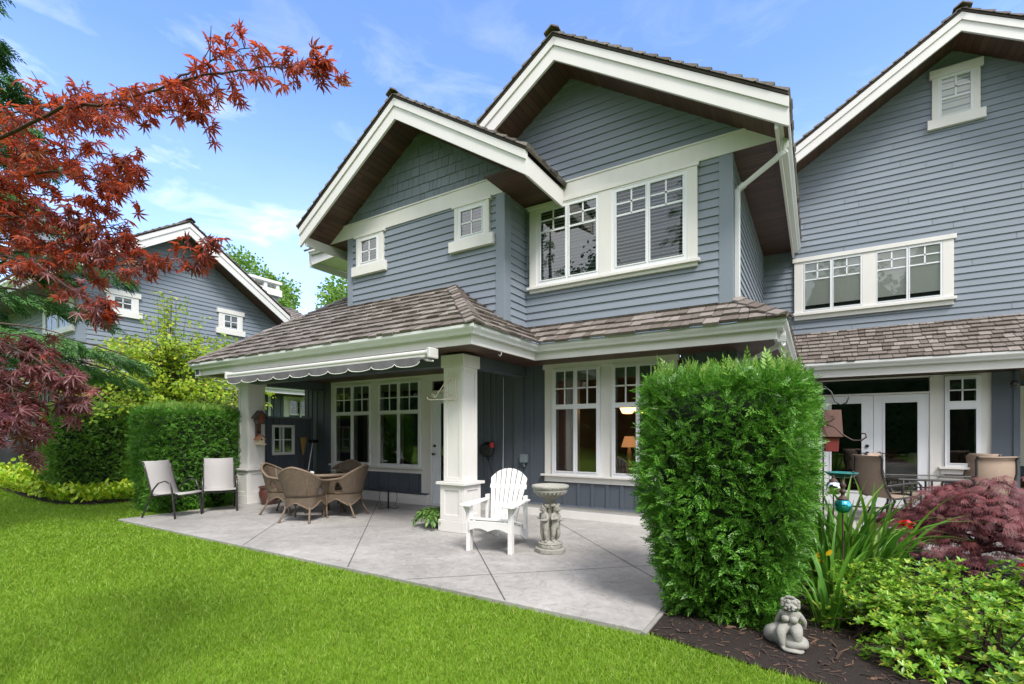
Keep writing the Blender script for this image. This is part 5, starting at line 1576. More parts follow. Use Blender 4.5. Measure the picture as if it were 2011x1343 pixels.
broad_tree('locust_tree', 'green shrub filling the gap low behind the skirt roof', (-14.2, 14.2, 0.2), 5, (-14.4, 14.0, 3.2), (1.6, 1.6, 1.9), 5000, .15, 'locust', 23, .1, 26, group=G_)
# ---- weeping hemlock behind the maple
def conifer(label, base, height, spread, n_br, seed, group=None, zmin=.12, needle=.10, dens=60, weep=.35, arc=None):
    root = empty('hemlock_tree', base, 0, label, 'tree', group)
    r = random.Random(seed); g = np.random.default_rng(seed)
    tm = MB(); b = Vector(base)
    tm.tube([b + Vector((0, 0, -.2)), b + Vector((0, 0, height * .5)), b + Vector((0, 0, height))], [height * .022, height * .014, .01], sides=8)
    P, D = [], []
    for k in range(n_br):
        f = zmin + (1 - zmin) * (k + r.random()) / n_br
        z = height * f
        ln = spread * (1.03 - f) ** .8 * r.uniform(.7, 1.1)
        a = r.uniform(0, 2 * math.pi) if arc is None else r.uniform(*arc)
        s = b + Vector((0, 0, z)); e = s + Vector((math.cos(a) * ln, math.sin(a) * ln, -weep * ln * .35 + .1 * ln))
        c = curve(s, e, sag=.10 * ln, n=8, wob=.03, r=r)
        tm.tube(c, [.035 * ln / spread * (1 - .92 * i / 7) + .003 for i in range(8)], sides=5)
        side = Vector((-math.sin(a), math.cos(a), 0))
        for q in range(int(dens * ln)):
            t = r.uniform(.12, 1) * 6.99; i = int(t)
            p0 = c[i].lerp(c[i + 1], t - i)
            w = .34 * ln * (1 - t / 7.6) * r.uniform(.1, 1) * r.choice((-1, 1))
            p = p0 + side * w + (c[i + 1] - c[i]).normalized() * abs(w) * .6 + Vector((0, 0, -weep * abs(w) * .8 - r.uniform(0, .10)))
            P.append(tuple(p)); D.append(tuple(side * (1 if w > 0 else -1) * .6 + Vector((math.cos(a), math.sin(a), -.35 - weep)) + Vector((r.gauss(0, .25), r.gauss(0, .25), r.gauss(0, .2)))))
    tm.build('trunk', 'bark', root, smooth=True)
    P, D = np.array(P), np.array(D)
    X, Y, Z = frames(D, g.normal(0, .4, (len(P), 3)) + [0, 0, 1])
    V, F = scatter(FR_V, FR_F, P, X, Y, Z, needle * g.uniform(.6, 1.4, len(P)))
    finish('crown', np_mesh('crown', V, F), 'hemlock', root)
    return root
conifer('dark green weeping hemlock standing behind the red maple at the left', (-9.75, 1.60, 0.0), 8.4, 3.0, 60, 31, needle=.20, dens=120, weep=.45, zmin=.26)

# ---- hosta bed
hosta_earth.build('flower_bed', 'soil', None, fix=False)['kind'] = 'structure'
n = 16000
x = RNG.uniform(-17.5, -11.95, n); y = RNG.uniform(2.6, 6.2, n)
ok = in_poly(x, y, HB) & ~((x > -13.95) & (x < -12.9) & (y > 3.5)); x, y = x[ok], y[ok]
cell = .34
ccx = (np.floor(x / cell) + .5) * cell + .06 * np.sin(np.floor(y / cell) * 5); ccy = (np.floor(y / cell) + .5) * cell
dx, dy = x - ccx, y - ccy
n = len(x)
ang = np.arctan2(dy, dx) + RNG.normal(0, .4, n); rr = RNG.uniform(.02, .17, n)
P = np.stack([ccx + np.cos(ang) * rr, ccy + np.sin(ang) * rr, zground(x, y) + RNG.uniform(.03, .24, n)], -1)
D = np.stack([np.cos(ang), np.sin(ang), RNG.uniform(.1, 1.6, n)], -1)
X, Y, Z = frames(D, np.stack([-np.cos(ang) * .5, -np.sin(ang) * .5, np.ones(n)], -1) + RNG.normal(0, .25, (n, 3)))
V, F = scatter([(0, 0, 0), (.3, -.2, .02), (.7, -.2, .06), (1, 0, .0), (.7, .2, .06), (.3, .2, .02)], RO_F, P, X, Y, Z, RNG.uniform(.085, .15, n))
o = finish('hosta_bed', np_mesh('hosta', V, F), 'hosta', None); tag(o, 'yellow green hosta ground cover in a curved bed by the lawn', 'ground cover', kind='stuff')

# ---- azaleas, lace maple, day lilies, flowers in the right bed
def shrub(name, label, c, r3, n, leaf, matname, seed, clumps=40, tv=DI_V, tf=DI_F, whorl=True, group=None, z0=-.04):
    root = empty(name, (c[0], c[1], z0), 0, label, 'shrub', group)
    r = random.Random(seed); g = np.random.default_rng(seed)
    st = MB(); ends = []
    for k in range(clumps):
        a = r.uniform(0, 2 * math.pi); e = math.acos(r.uniform(.02, 1.0)); q = r.uniform(.60, 1.14)
        p = Vector((c[0] + math.cos(a) * math.sin(e) * r3[0] * q, c[1] + math.sin(a) * math.sin(e) * r3[1] * q, z0 + .04 + math.cos(e) * r3[2] * q))
        ends.append(p)
        s = Vector((c[0] + r.uniform(-.1, .1), c[1] + r.uniform(-.1, .1), z0))
        st.tube(curve(s, p, sag=.06, n=5, wob=.02, r=r), [.008, .006, .005, .003, .0015], sides=5)
    st.build('stems', 'twig', root)
    P, D, Hn = [], [], []
    for p in ends:
        out = (p - Vector((c[0], c[1], z0))).normalized()
        for w in range(n // clumps // 6):
            q = p + Vector((r.gauss(0, .048), r.gauss(0, .048), r.gauss(-.01, .03))) - out * abs(r.gauss(0, .03))
            ax = (out * .6 + Vector((r.gauss(0, .35), r.gauss(0, .35), .75))).normalized()
            t1 = ax.cross(Vector((0.3, 1, .2))).normalized(); t2 = ax.cross(t1)
            a0 = r.uniform(0, 6.28)
            for k in range(6):                                    # whorl of leaves round a shoot tip
                aa = a0 + k * 1.047 + r.gauss(0, .15)
                d = t1 * math.cos(aa) + t2 * math.sin(aa) + ax * r.uniform(.15, .8)
                P.append(tuple(q)); D.append(tuple(d)); Hn.append(tuple(ax))
    P, D, Hn = np.array(P), np.array(D), np.array(Hn)
    X, Y, Z = frames(D, Hn + g.normal(0, .15, D.shape))
    V, F = scatter(tv, tf, P, X, Y, Z, leaf * g.uniform(.6, 1.3, len(P)))
    finish('foliage', np_mesh('foliage', V, F), matname, root)
    return root
AZ_V = [(0, 0, 0), (.35, -.17, .03), (.7, -.2, .03), (1, 0, -.05), (.7, .2, .03), (.35, .17, .03)]
AG = 'azaleas in the flower bed'
shrub('azalea', 'low azalea with yellowish shoots at the front edge of the bed', (0.47, 3.86), (.22, .22, .22), 1300, .038, 'azalea', 41, 20, AZ_V, RO_F, group=AG)
shrub('azalea', 'bright green azalea at the bottom right corner of the picture', (0.95, 3.98), (.44, .42, .40), 4600, .040, 'azalea', 42, 46, AZ_V, RO_F, group=AG)
shrub('azalea', 'azalea growing right below the gazing ball stake', (0.36, 4.62), (.38, .36, .44), 3600, .036, 'azalea', 43, 40, AZ_V, RO_F, group=AG)
shrub('azalea', 'wide azalea in the middle of the bed in front of the red flower', (0.82, 4.85), (.46, .42, .50), 5000, .036, 'azalea', 44, 50, AZ_V, RO_F, group=AG)
shrub('azalea', 'azalea at the right edge below the purple laceleaf maple', (1.42, 4.75), (.48, .45, .52), 5000, .038, 'azalea', 45, 50, AZ_V, RO_F, group=AG)
shrub('azalea', 'small light azalea between the statue and the gazing ball stake', (0.30, 4.25), (.24, .22, .34), 1500, .036, 'azalea', 47, 22, AZ_V, RO_F, group=AG)
shrub('azalea', 'rounded light green azalea filling the bed in front of the day lilies', (0.62, 4.35), (.34, .30, .36), 3600, .038, 'azalea', 48, 40, AZ_V, RO_F, group=AG)
shrub('azalea', 'dark azalea tucked between the day lilies and the hedge', (0.12, 5.5), (.3, .3, .45), 1500, .04, 'azalea', 46, 24, AZ_V, RO_F, group=AG)

def lacemaple():
    base = (1.42, 6.75, -0.04)
    root = empty('laceleaf_maple', base, 0, 'purple laceleaf japanese maple mounding in front of the glass patio table', 'shrub')
    r = random.Random(51); g = np.random.default_rng(51)
    st = MB(); b = Vector(base)
    st.tube([b, b + Vector((-.05, 0, .25)), b + Vector((.03, .03, .5)), b + Vector((-.02, 0, .72))], [.05, .042, .03, .015], sides=8)
    P, D = [], []
    for k in range(62):
        lvl = r.choice((.30, .45, .62, .78)); a = r.uniform(0, 6.283)
        ln = r.uniform(.45, 1.22) * (1.25 - .6 * lvl)
        s = b + Vector((0, 0, lvl * r.uniform(.8, 1)))
        e = s + Vector((math.cos(a) * ln, math.sin(a) * ln * .95, r.uniform(-.16, .10) + .1 - .22 * ln))
        c = curve(s, e, sag=.15, n=7, wob=.02, r=r)
        st.tube(c, [.014 * (1 - .9 * i / 6) + .0015 for i in range(7)], sides=5)
        for q in range(int(46 * ln) + 8):
            t = r.uniform(.3, 1) * 5.99; i = int(t); side = Vector((-math.sin(a), math.cos(a), 0))
            p = c[i].lerp(c[i + 1], t - i) + side * r.gauss(0, .12) + Vector((0, 0, r.uniform(-.01, .07)))
            P.append(tuple(p)); D.append(tuple(Vector((math.cos(a), math.sin(a), -.55)) + side * r.gauss(0, .7) + Vector((0, 0, r.gauss(0, .25)))))
    st.build('stems', 'twig', root, smooth=True)
    P, D = np.array(P), np.array(D)
    vs, fs = [], []                                             # finely cut leaf: seven thin serrate ribbons
    for i in range(7):
        a = rad(-62 + 124 / 6 * i); l = 1 - .35 * abs(i - 3) / 3; d = (math.cos(a), math.sin(a)); p = (-d[1], d[0]); m = len(vs); w = .038
        vs += [(0, 0, 0), (d[0] * l * .5 + p[0] * w, d[1] * l * .5 + p[1] * w, .03), (d[0] * l, d[1] * l, -.22), (d[0] * l * .5 - p[0] * w, d[1] * l * .5 - p[1] * w, .03)]
        fs.append((m, m + 1, m + 2, m + 3))
        for s in (-1, 1):
            a2 = a + s * .5; d2 = (math.cos(a2), math.sin(a2)); m = len(vs); o_ = (d[0] * l * .4, d[1] * l * .4)
            vs += [(o_[0], o_[1], .03), (o_[0] + d2[0] * .16 + p[0] * .015, o_[1] + d2[1] * .16 + p[1] * .015, .0), (o_[0] + d2[0] * .33, o_[1] + d2[1] * .33, -.08), (o_[0] + d2[0] * .16 - p[0] * .015, o_[1] + d2[1] * .16 - p[1] * .015, .0)]
            fs.append((m, m + 1, m + 2, m + 3))
    X, Y, Z = frames(D, g.normal(0, .35, P.shape) + [0, 0, 1])
    V, F = scatter(vs, fs, P, X, Y, Z, .105 * g.uniform(.7, 1.25, len(P)))
    finish('foliage', np_mesh('foliage', V, F), 'lace_purple', root)
lacemaple()
def blades(name, label, c, n, h, w, spread, seed, matname='blade', cat='plant', group=None, lean=.5, z0=-.04, rad_=.16, bend=.7):
    r = random.Random(seed)
    mb = MB()
    for k in range(n):
        a = r.uniform(0, 6.283); q = r.uniform(0, 1) ** .6 * rad_
        b = Vector((c[0] + math.cos(a) * q, c[1] + math.sin(a) * q, z0))
        a += r.gauss(0, .6)
        hh = h * r.uniform(.55, 1.12); ln = lean * r.uniform(.2, 1.2); ww = w * r.uniform(.6, 1.2); bd = bend * r.uniform(.2, 1.3)
        o_ = Vector((math.cos(a), math.sin(a), 0)); tw = a + r.uniform(.6, 2.5); s = Vector((math.cos(tw), math.sin(tw), 0))
        vs, fs = [], []
        m = 8
        for i in range(m + 1):
            t = i / m
            p = b + o_ * (hh * (ln * t * .45 + bd * .55 * t ** 2.6)) + Vector((0, 0, hh * (t - .42 * bd * t ** 3.2)))
            wd = ww * (min(1, .45 + 2.2 * t) if t < .4 else 1) * (1 - max(0, (t - .5) / .5) ** 1.4) + .0006
            vs += [p - s * wd, p + o_ * wd * .25 + Vector((0, 0, -wd * .3)), p + s * wd]
        for i in range(m):
            fs += [(3 * i, 3 * i + 1, 3 * i + 4, 3 * i + 3), (3 * i + 1, 3 * i + 2, 3 * i + 5, 3 * i + 4)]
        mb.add(vs, fs)
    root = mb.build(name, matname, None, smooth=True, fix=False)
    me = root.data
    me.transform(Matrix.Translation((-c[0], -c[1], -z0))); root.location = (c[0], c[1], z0)
    tag(root, label, cat, group)
    return root
LG = 'strap leaved day lilies in the bed'
blades('day_lily', 'tall day lily leaves standing round the blue gazing ball', (0.17, 5.40), 74, 1.08, .023, .6, 61, group=LG, rad_=.24, bend=.7)
blades('day_lily', 'broad day lily leaves arching toward the patio table', (0.42, 5.75), 60, 1.12, .028, .5, 62, group=LG, rad_=.20, bend=.85)
blades('day_lily', 'short day lily clump arching over the statue by the hedge', (0.08, 4.35), 24, .74, .015, .6, 63, group=LG, rad_=.13, bend=1.0)
blades('day_lily', 'narrow day lily leaves rising along the right side of the hedge', (0.10, 4.85), 24, .86, .017, .45, 64, group=LG, rad_=.14, bend=.6)
def bloom(name, label, p, n, size, matname, stem=None, seed=1):
    root = empty(name, (p[0], p[1], -0.04), 0, label, 'flower')
    r = np.random.default_rng(seed)
    P = np.array(p) + r.normal(0, .35, (n, 3)) * size
    D = r.normal(0, 1, (n, 3)) + [0, 0, .1]
    X, Y, Z = frames(D, r.normal(0, 1, (n, 3)))
    V, F = scatter(RO_V, RO_F, P, X, Y, Z, size * r.uniform(.6, 1.2, n))
    finish('petals', np_mesh('petals', V, F), matname, root)
    s = MB(); s.tube([(p[0] + .03, p[1] + .02, -.04), (p[0] + .02, p[1], p[2] * .5), tuple(p)], [.006, .005, .003], sides=5); s.build('stem', 'blade', root)
bloom('red_flower', 'bright red flower leaning out beside the purple laceleaf maple', (0.74, 6.05, .52), 20, .062, 'petal_red', seed=2)
bloom('red_flower', 'small red flower low under the laceleaf maple at the right', (1.45, 5.62, .33), 8, .034, 'petal_red', seed=3)
bloom('yellow_flower', 'single yellow lily bud among the leaves right of the hedge', (0.02, 4.75, .40), 6, .055, 'petal_yellow', seed=4)
# ------------------------------------------------------------------ furniture (local frame: front faces -y)
def face(fx, fy): return math.atan2(fx, -fy)
def part(mb, name, m, parent, **k): return mb.build(name, m, parent, local=True, **k)

# ---- white slatted garden chair
ch = empty('garden_chair', (-3.34, 5.10, 0.0), face(.188, -.982), 'white painted wooden slatted armchair with a fan back on the patio', 'chair')
W_ = .245
s = MB()
fy, by = -.30, .26                     # front and rear of the seat
# side rails run from the front leg down to the floor at the back
for sg in (-1, 1):
    leg = MB(); leg.box(sg * W_ - .045 + (.022 if sg > 0 else -.022) + .02, sg * W_ + .045 + (.022 if sg > 0 else -.022) - .02, fy - .025, fy + .065, 0, .545)
    part(leg, 'leg', 'white_paint', ch, bevel=.004)
    rail = MB()
    x0 = sg * (W_ - .045); x1 = x0 + .024
    pts = [(fy - .02, .26), (fy - .02, .375), (fy + .08, .372), (.10, .265), (.34, .245), (.455, .235), (.485, .19), (.48, .12), (.43, .052), (.36, .045), (.2, .12)]
    vs = [(x0, y, z) for y, z in pts] + [(x1, y, z) for y, z in pts]
    n = len(pts)
    rail.add(vs, [tuple(range(n)), tuple(range(2 * n - 1, n - 1, -1))] + [(i, (i + 1) % n, (i + 1) % n + n, i + n) for i in range(n)])
    part(rail, 'side_rail', 'white_paint', ch, bevel=.004)
    post = MB(); post.box(sg * (W_ + .015) - .02, sg * (W_ + .015) + .02, .215, .29, .20, .62)
    part(post, 'rear_post', 'white_paint', ch, bevel=.004)
    arm = MB()
    ax = sg * (W_ + .03)
    pl_ = [(-.07, -.40), (-.05, -.43), (.05, -.43), (.075, -.40), (.078, -.25), (.045, .12), (.035, .30), (-.035, .30), (-.05, .12), (-.075, -.25)]
    arm.prism_z([(ax + x * 1.0, y) for x, y in pl_], .548, .572)
    part(arm, 'arm', 'white_paint', ch, bevel=.005)
    br = MB()
    xb = sg * (W_ + .045)
    br.prism_y([(0, 0), (.001, 0), (.001, .001)], 0, .001) if False else None
    vs = [(xb - .01, fy - .05, .547), (xb + .01, fy - .05, .547), (xb + .01, fy + .02, .36), (xb - .01, fy + .02, .36), (xb - .01, fy + .09, .547), (xb + .01, fy + .09, .547)]
    vs = [(sg * (W_ + .03 + q[0]), q[1], q[2]) for q in ((.0, fy + .01, .547), (.085, fy + .01, .547), (.0, fy + .01, .385), (.0, fy + .032, .547), (.085, fy + .032, .547), (.0, fy + .032, .385))]
    br.add(vs, [(0, 1, 2), (3, 5, 4), (0, 3, 4, 1), (1, 4, 5, 2), (2, 5, 3, 0)])
    part(br, 'arm_bracket', 'white_paint', ch)
seat = MB()
for i in range(6):
    y = fy + .02 + i * .083; z = .388 - .05 * (i * .083) / .42 * 2.0
    m = Matrix.Rotation(-.22 if i else .0, 3, 'X')
    seat.obox((0, y, z), .49, .074, .02, m)
part(seat, 'seat', 'white_paint', ch, bevel=.004)
ap = MB()
pts = []
for i in range(33):
    t = i / 32; x = -.245 + .49 * t
    pts.append((x, .285 - .028 * abs(math.sin(2 * math.pi * t)) + .0 + (.03 * (abs(math.sin(2 * math.pi * t)))) * 2 - .03))
ap.prism_y([(-.245, .372), (.245, .372)] + pts[::-1], fy - .047, fy - .027)
part(ap, 'front_apron', 'white_paint', ch, bevel=.002)
bk = MB()
tilt = rad(-20)
rot = Matrix.Rotation(tilt, 4, 'X')
arc = lambda x: .735 - 1.55 * x * x - 8 * x ** 4        # one smooth arch over all the slats
for i in range(7):
    c = (i - 3)
    l0, r0 = (c - .5) * .047 + .004, (c + .5) * .047 - .004
    l1, r1 = (c - .5) * .0735 + .0065, (c + .5) * .0735 - .0065
    top = [(l1 + (r1 - l1) * k / 4) for k in range(5)]
    pts = [(l0, -.02), (r0, -.02)] + [(x, arc(x)) for x in top[::-1]]
    vs = []
    for yy in (0, .018):
        for x, z in pts:
            q = rot @ Vector((x, yy + .9 * x * x * .35, z)); vs.append((q.x, q.y + .115, q.z + .265))
    n = len(pts)
    bk.add(vs, [tuple(range(n)), tuple(range(2 * n - 1, n - 1, -1))] + [(i_, i_ + n, (i_ + 1) % n + n, (i_ + 1) % n) for i_ in range(n)])
part(bk, 'backrest', 'white_paint', ch, bevel=.003)
cr = MB()
for L_, wd in ((.08, .34), (.50, .50)):
    q = rot @ Vector((0, .036, L_)); cr.obox((0, q.y + .115, q.z + .265), wd, .024, .06, rot.to_3x3())
part(cr, 'back_rail', 'white_paint', ch, bevel=.003)

# ---- cast stone bird bath with two children holding up the bowl
bb = empty('bird_bath', (-2.70, 5.24, 0), rad(12), 'weathered cast stone bird bath carried by little child figures', 'bird bath')
m = MB()
def octa(r, z0, z1, n=8): m.prism_z([(r * math.cos(2 * math.pi * (k + .5) / n), r * math.sin(2 * math.pi * (k + .5) / n)) for k in range(n)], z0, z1)
octa(.187, 0, .055); octa(.150, .055, .10); octa(.145, .10, .118, 16)
part(m, 'base', 'mossy_stone', bb, bevel=.008)
m = MB(); m.lathe([(.13, .11), (.11, .135), (.055, .15), (.05, .30), (.048, .48), (.055, .515), (.06, .55), (.05, .60), (.07, .63), (.09, .645)], 20)
part(m, 'stem', 'mossy_stone', bb, smooth=True)
m = MB()
prof = [(.06, .635), (.10, .642), (.155, .675), (.195, .715), (.205, .735), (.196, .742), (.212, .755), (.222, .775), (.218, .792), (.195, .795), (.17, .775), (.10, .752), (.0, .748)]
m.lathe(prof, 32, cap=False)
part(m, 'bowl', 'mossy_stone', bb, smooth=True)
m = MB()
for k in range(24):
    a = 2 * math.pi * k / 24
    m.tube([(.105 * math.cos(a), .105 * math.sin(a), .647), (.152 * math.cos(a), .152 * math.sin(a), .677), (.193 * math.cos(a), .193 * math.sin(a), .718)], [.008, .011, .012], sides=6)
part(m, 'bowl_fluting', 'mossy_stone', bb, smooth=True)
def skin_figure(name, joints, edges, m, parent, sub=2, root=0, loc=(0, 0, 0), rz=0.0, sc=1.0, extra=None):
    """one continuous figure grown over a skeleton"""
    me = bpy.data.meshes.new(name)
    R_ = Matrix.Rotation(rz, 3, 'Z')
    me.from_pydata([tuple(R_ @ (Vector(j[:3]) * sc) + Vector(loc)) for j in joints], edges, [])
    me.materials.append(MATS[m])
    o = bpy.data.objects.new(name, me); COL.objects.link(o); o.parent = parent
    sk = o.modifiers.new('skin', 'SKIN'); sk.use_smooth_shade = True
    if not me.skin_vertices: 
        bm = bmesh.new(); bm.from_mesh(me); bm.verts.layers.skin.verify(); bm.to_mesh(me); bm.free()
    for i, j in enumerate(joints):
        r_ = j[3] if len(j) > 4 else j[3]
        me.skin_vertices[0].data[i].radius = (j[3] * sc, (j[4] if len(j) > 4 else j[3]) * sc)
        me.skin_vertices[0].data[i].use_root = (i == root)
    sb = o.modifiers.new('sub', 'SUBSURF'); sb.levels = sub; sb.render_levels = sub
    return o
def cherub(parent, a, lean):
    # standing plump child, front along -y, 0.40 high
    J = [(0, 0, .19, .046, .040), (0, .0, .245, .044, .038), (0, 0, .295, .046, .034), (0, -.005, .325, .022), (0, -.012, .365, .040, .042), (0, -.008, .40, .028),
         (.030, 0, .165, .034), (.034, -.012, .09, .024), (.034, .004, .03, .016), (.036, -.026, .012, .013),
         (-.030, 0, .165, .034), (-.036, -.004, .09, .024), (-.038, .010, .03, .016), (-.040, -.020, .012, .013),
         (.046, 0, .30, .020), (.066, -.018, .25, .016), (.030, -.056, .245, .013), (.004, -.062, .25, .010),
         (-.046, 0, .30, .020), (-.070, -.012, .255, .016), (-.048, -.055, .27, .013), (-.016, -.066, .275, .010)]
    E_ = [(0, 1), (1, 2), (2, 3), (3, 4), (4, 5), (0, 6), (6, 7), (7, 8), (8, 9), (0, 10), (10, 11), (11, 12), (12, 13), (2, 14), (14, 15), (15, 16), (16, 17), (2, 18), (18, 19), (19, 20), (20, 21)]
    loc = (math.sin(a) * .085, -math.cos(a) * .085, .118)
    o = skin_figure('child_figure', J, E_, 'mossy_stone', parent, loc=loc, rz=a, sc=1.10)
    f = MB(Matrix.Translation(loc) @ Matrix.Rotation(a, 4, 'Z') @ Matrix.Scale(1.10, 4))
    for sx in (-1, 1):
        f.ball((sx * .016, -.049, .372), .006); f.ball((sx * .021, -.044, .355), .012, .009, .011)
    f.ball((0, -.053, .358), .010, .008, .016); f.ball((0, -.049, .343), .012, .006, .006)
    part(f, 'facial_features', 'mossy_stone', o, smooth=True); f.v, f.f = [], []
    for k in range(16):
        aa = k * 2.4; f.ball((.036 * math.cos(aa), .006 + .034 * math.sin(aa), .392 + .016 * math.sin(k * 1.7)), .016)
    part(f, 'curls', 'mossy_stone', o, smooth=True)
cherub(bb, rad(-35), 0); cherub(bb, rad(62), 0); cherub(bb, rad(180), 0)

# ---- seated garden figure
st = empty('garden_statue', (-0.150, 3.80, -0.022), face(-.10, -.995), 'grey cast stone figure of a seated woman leaning on a rock in the mulch', 'statue')
J = [(0, .01, .135, .058, .052), (0, .005, .185, .048, .042), (0, 0, .225, .054, .040), (0, -.002, .262, .026), (0, -.010, .302, .050, .047), (0, -.006, .338, .036),
     (-.050, -.030, .128, .050), (-.052, -.105, .125, .042), (-.040, -.118, .065, .026), (-.030, -.122, .022, .018), (-.022, -.150, .014, .014),
     (.048, -.030, .135, .050), (.060, -.110, .150, .044), (.066, -.105, .08, .030), (.060, -.09, .03, .022),
     (-.062, .002, .238, .026), (-.090, .03, .175, .022), (-.110, .05, .11, .018), (-.125, .05, .085, .016),
     (.062, .002, .238, .026), (.092, .035, .185, .022), (.080, .06, .12, .018)]
E_ = [(0, 1), (1, 2), (2, 3), (3, 4), (4, 5), (0, 6), (6, 7), (7, 8), (8, 9), (9, 10), (0, 11), (11, 12), (12, 13), (13, 14), (2, 15), (15, 16), (16, 17), (17, 18), (2, 19), (19, 20), (20, 21)]
fg = skin_figure('figure', J, E_, 'statue_stone', st)
m = MB()
for sx in (-1, 1):
    m.ball((sx * .018, -.056, .312), .0085, .006, .007); m.ball((sx * .026, -.050, .288), .014, .010, .012)
m.ball((0, -.060, .300), .0075, .010, .011); m.ball((0, -.058, .281), .013, .006, .0045)
part(m, 'facial_features', 'statue_stone', fg, smooth=True)
m = MB(); m.ball((-.028, -.038, .208), .030, .028, .027); m.ball((.028, -.038, .208), .030, .028, .027); part(m, 'chest', 'statue_stone', fg, smooth=True)
m = MB()
for k in range(20):
    a = k * 2.39996; q = .9 * (k / 20) ** .5
    m.ball((.056 * q * math.cos(a), .010 + .045 * q * math.sin(a), .348 - .022 * q), .019)
for sx in (-1, 1):
    for z in (.335, .315, .298): m.ball((sx * .052, -.005, z), .018)
for k in range(5):
    a = rad(-60 + 30 * k); m.ball((.026 * math.sin(a), -.02, .362 + .006 * math.cos(a)), .012, .008, .012)
part(m, 'hair', 'statue_stone', fg, smooth=True)
m = MB()
rr_ = random.Random(5)
def rock(mb, c, rx, ry, rz, seed, seg=20, rings=12):
    q = random.Random(seed); ph = [q.uniform(0, 6.28) for _ in range(6)]
    vs, fs = [], []
    for i in range(rings + 1):
        p = math.pi * i / rings
        for k in range(seg):
            t = 2 * math.pi * k / seg
            f = 1 + .13 * math.sin(2 * t + ph[0]) * math.sin(p) + .09 * math.sin(3 * t + ph[1] + 2 * p) + .06 * math.sin(5 * t + ph[2]) * math.sin(3 * p + ph[3])
            vs.append((c[0] + rx * f * math.sin(p) * math.cos(t), c[1] + ry * f * math.sin(p) * math.sin(t), c[2] + rz * f * math.cos(p)))
    for i in range(rings):
        for k in range(seg): fs.append((i * seg + k, (i + 1) * seg + k, (i + 1) * seg + (k + 1) % seg, i * seg + (k + 1) % seg))
    mb.add(vs, fs)
rock(m, (-.07, .03, .065), .105, .10, .085, 4); rock(m, (.02, -.02, .05), .115, .12, .055, 9); rock(m, (.02, -.10, .015), .08, .07, .022, 12)
part(m, 'rock', 'statue_stone', st, smooth=True)
st.scale = (.86, .86, .90)
rk = MB(); rock(rk, (1.02, 3.50, .0), .13, .09, .07, 21)
o = rk.build('stone', 'rock_white', None, smooth=True); tag(o, 'pale white stone lying at the bottom right edge of the bed', 'stone')

# ---- grey sling chairs
def sling_chair(label, loc, rz, group):
    root = empty('sling_chair', loc, rz, label, 'chair', group)
    hw = .265
    for sg in (-1, 1):
        f = MB(); x = sg * hw
        pts = [(x, .36, 0), (x, .26, .20), (x, .19, .36), (x, .13, .48), (x, .03, .585), (x, -.10, .62), (x, -.19, .585), (x, -.235, .48), (x, -.26, .30), (x, -.30, 0)]
        f.tube(pts, .0175, sides=8, square=(1, .62))
        part(f, 'leg', 'bronze_frame', root, smooth=True)
        r = MB()
        r.tube([(x * .93, .36, .93), (x * .93, .31, .80), (x * .93, .235, .55), (x * .93, .185, .40), (x * .93, .14, .365), (x * .93, -.10, .395), (x * .93, -.27, .415), (x * .93, -.315, .40)], .013, sides=8)
        part(r, 'side_rail', 'bronze_frame', root, smooth=True)
    c = MB(); c.tube([(-hw, -.272, .355), (hw, -.272, .355)], .011, sides=8); c.tube([(-hw, .185, .35), (hw, .185, .35)], .011, sides=8)
    part(c, 'stretcher', 'bronze_frame', root)
    s = MB(); prof = [(.375, .94), (.362, .925), (.312, .795), (.275, .68), (.237, .55), (.20, .44), (.165, .385), (.12, .372), (.0, .38), (-.15, .402), (-.27, .422), (-.325, .408), (-.332, .392)]
    n = len(prof); vs, fs = [], []
    for y, z in prof: vs += [(-hw * .92, y, z), (0, y + .012, z - .008), (hw * .92, y, z)]
    for i in range(n - 1): fs += [(3 * i, 3 * i + 1, 3 * i + 4, 3 * i + 3), (3 * i + 1, 3 * i + 2, 3 * i + 5, 3 * i + 4)]
    s.add(vs, fs)
    o = part(s, 'sling', 'sling_grey', root, smooth=True, fix=False)
    md = o.modifiers.new('solid', 'SOLIDIFY'); md.thickness = .006
    return root
SG_ = 'grey sling chairs by the hedge'
sling_chair('grey sling chair at the far left corner of the patio turned sideways', (-9.33, 4.13, 0), face(.94, .34), SG_)
sling_chair('grey sling chair beside the white column pedestal', (-9.36, 4.90, 0), face(.90, -.43), SG_)

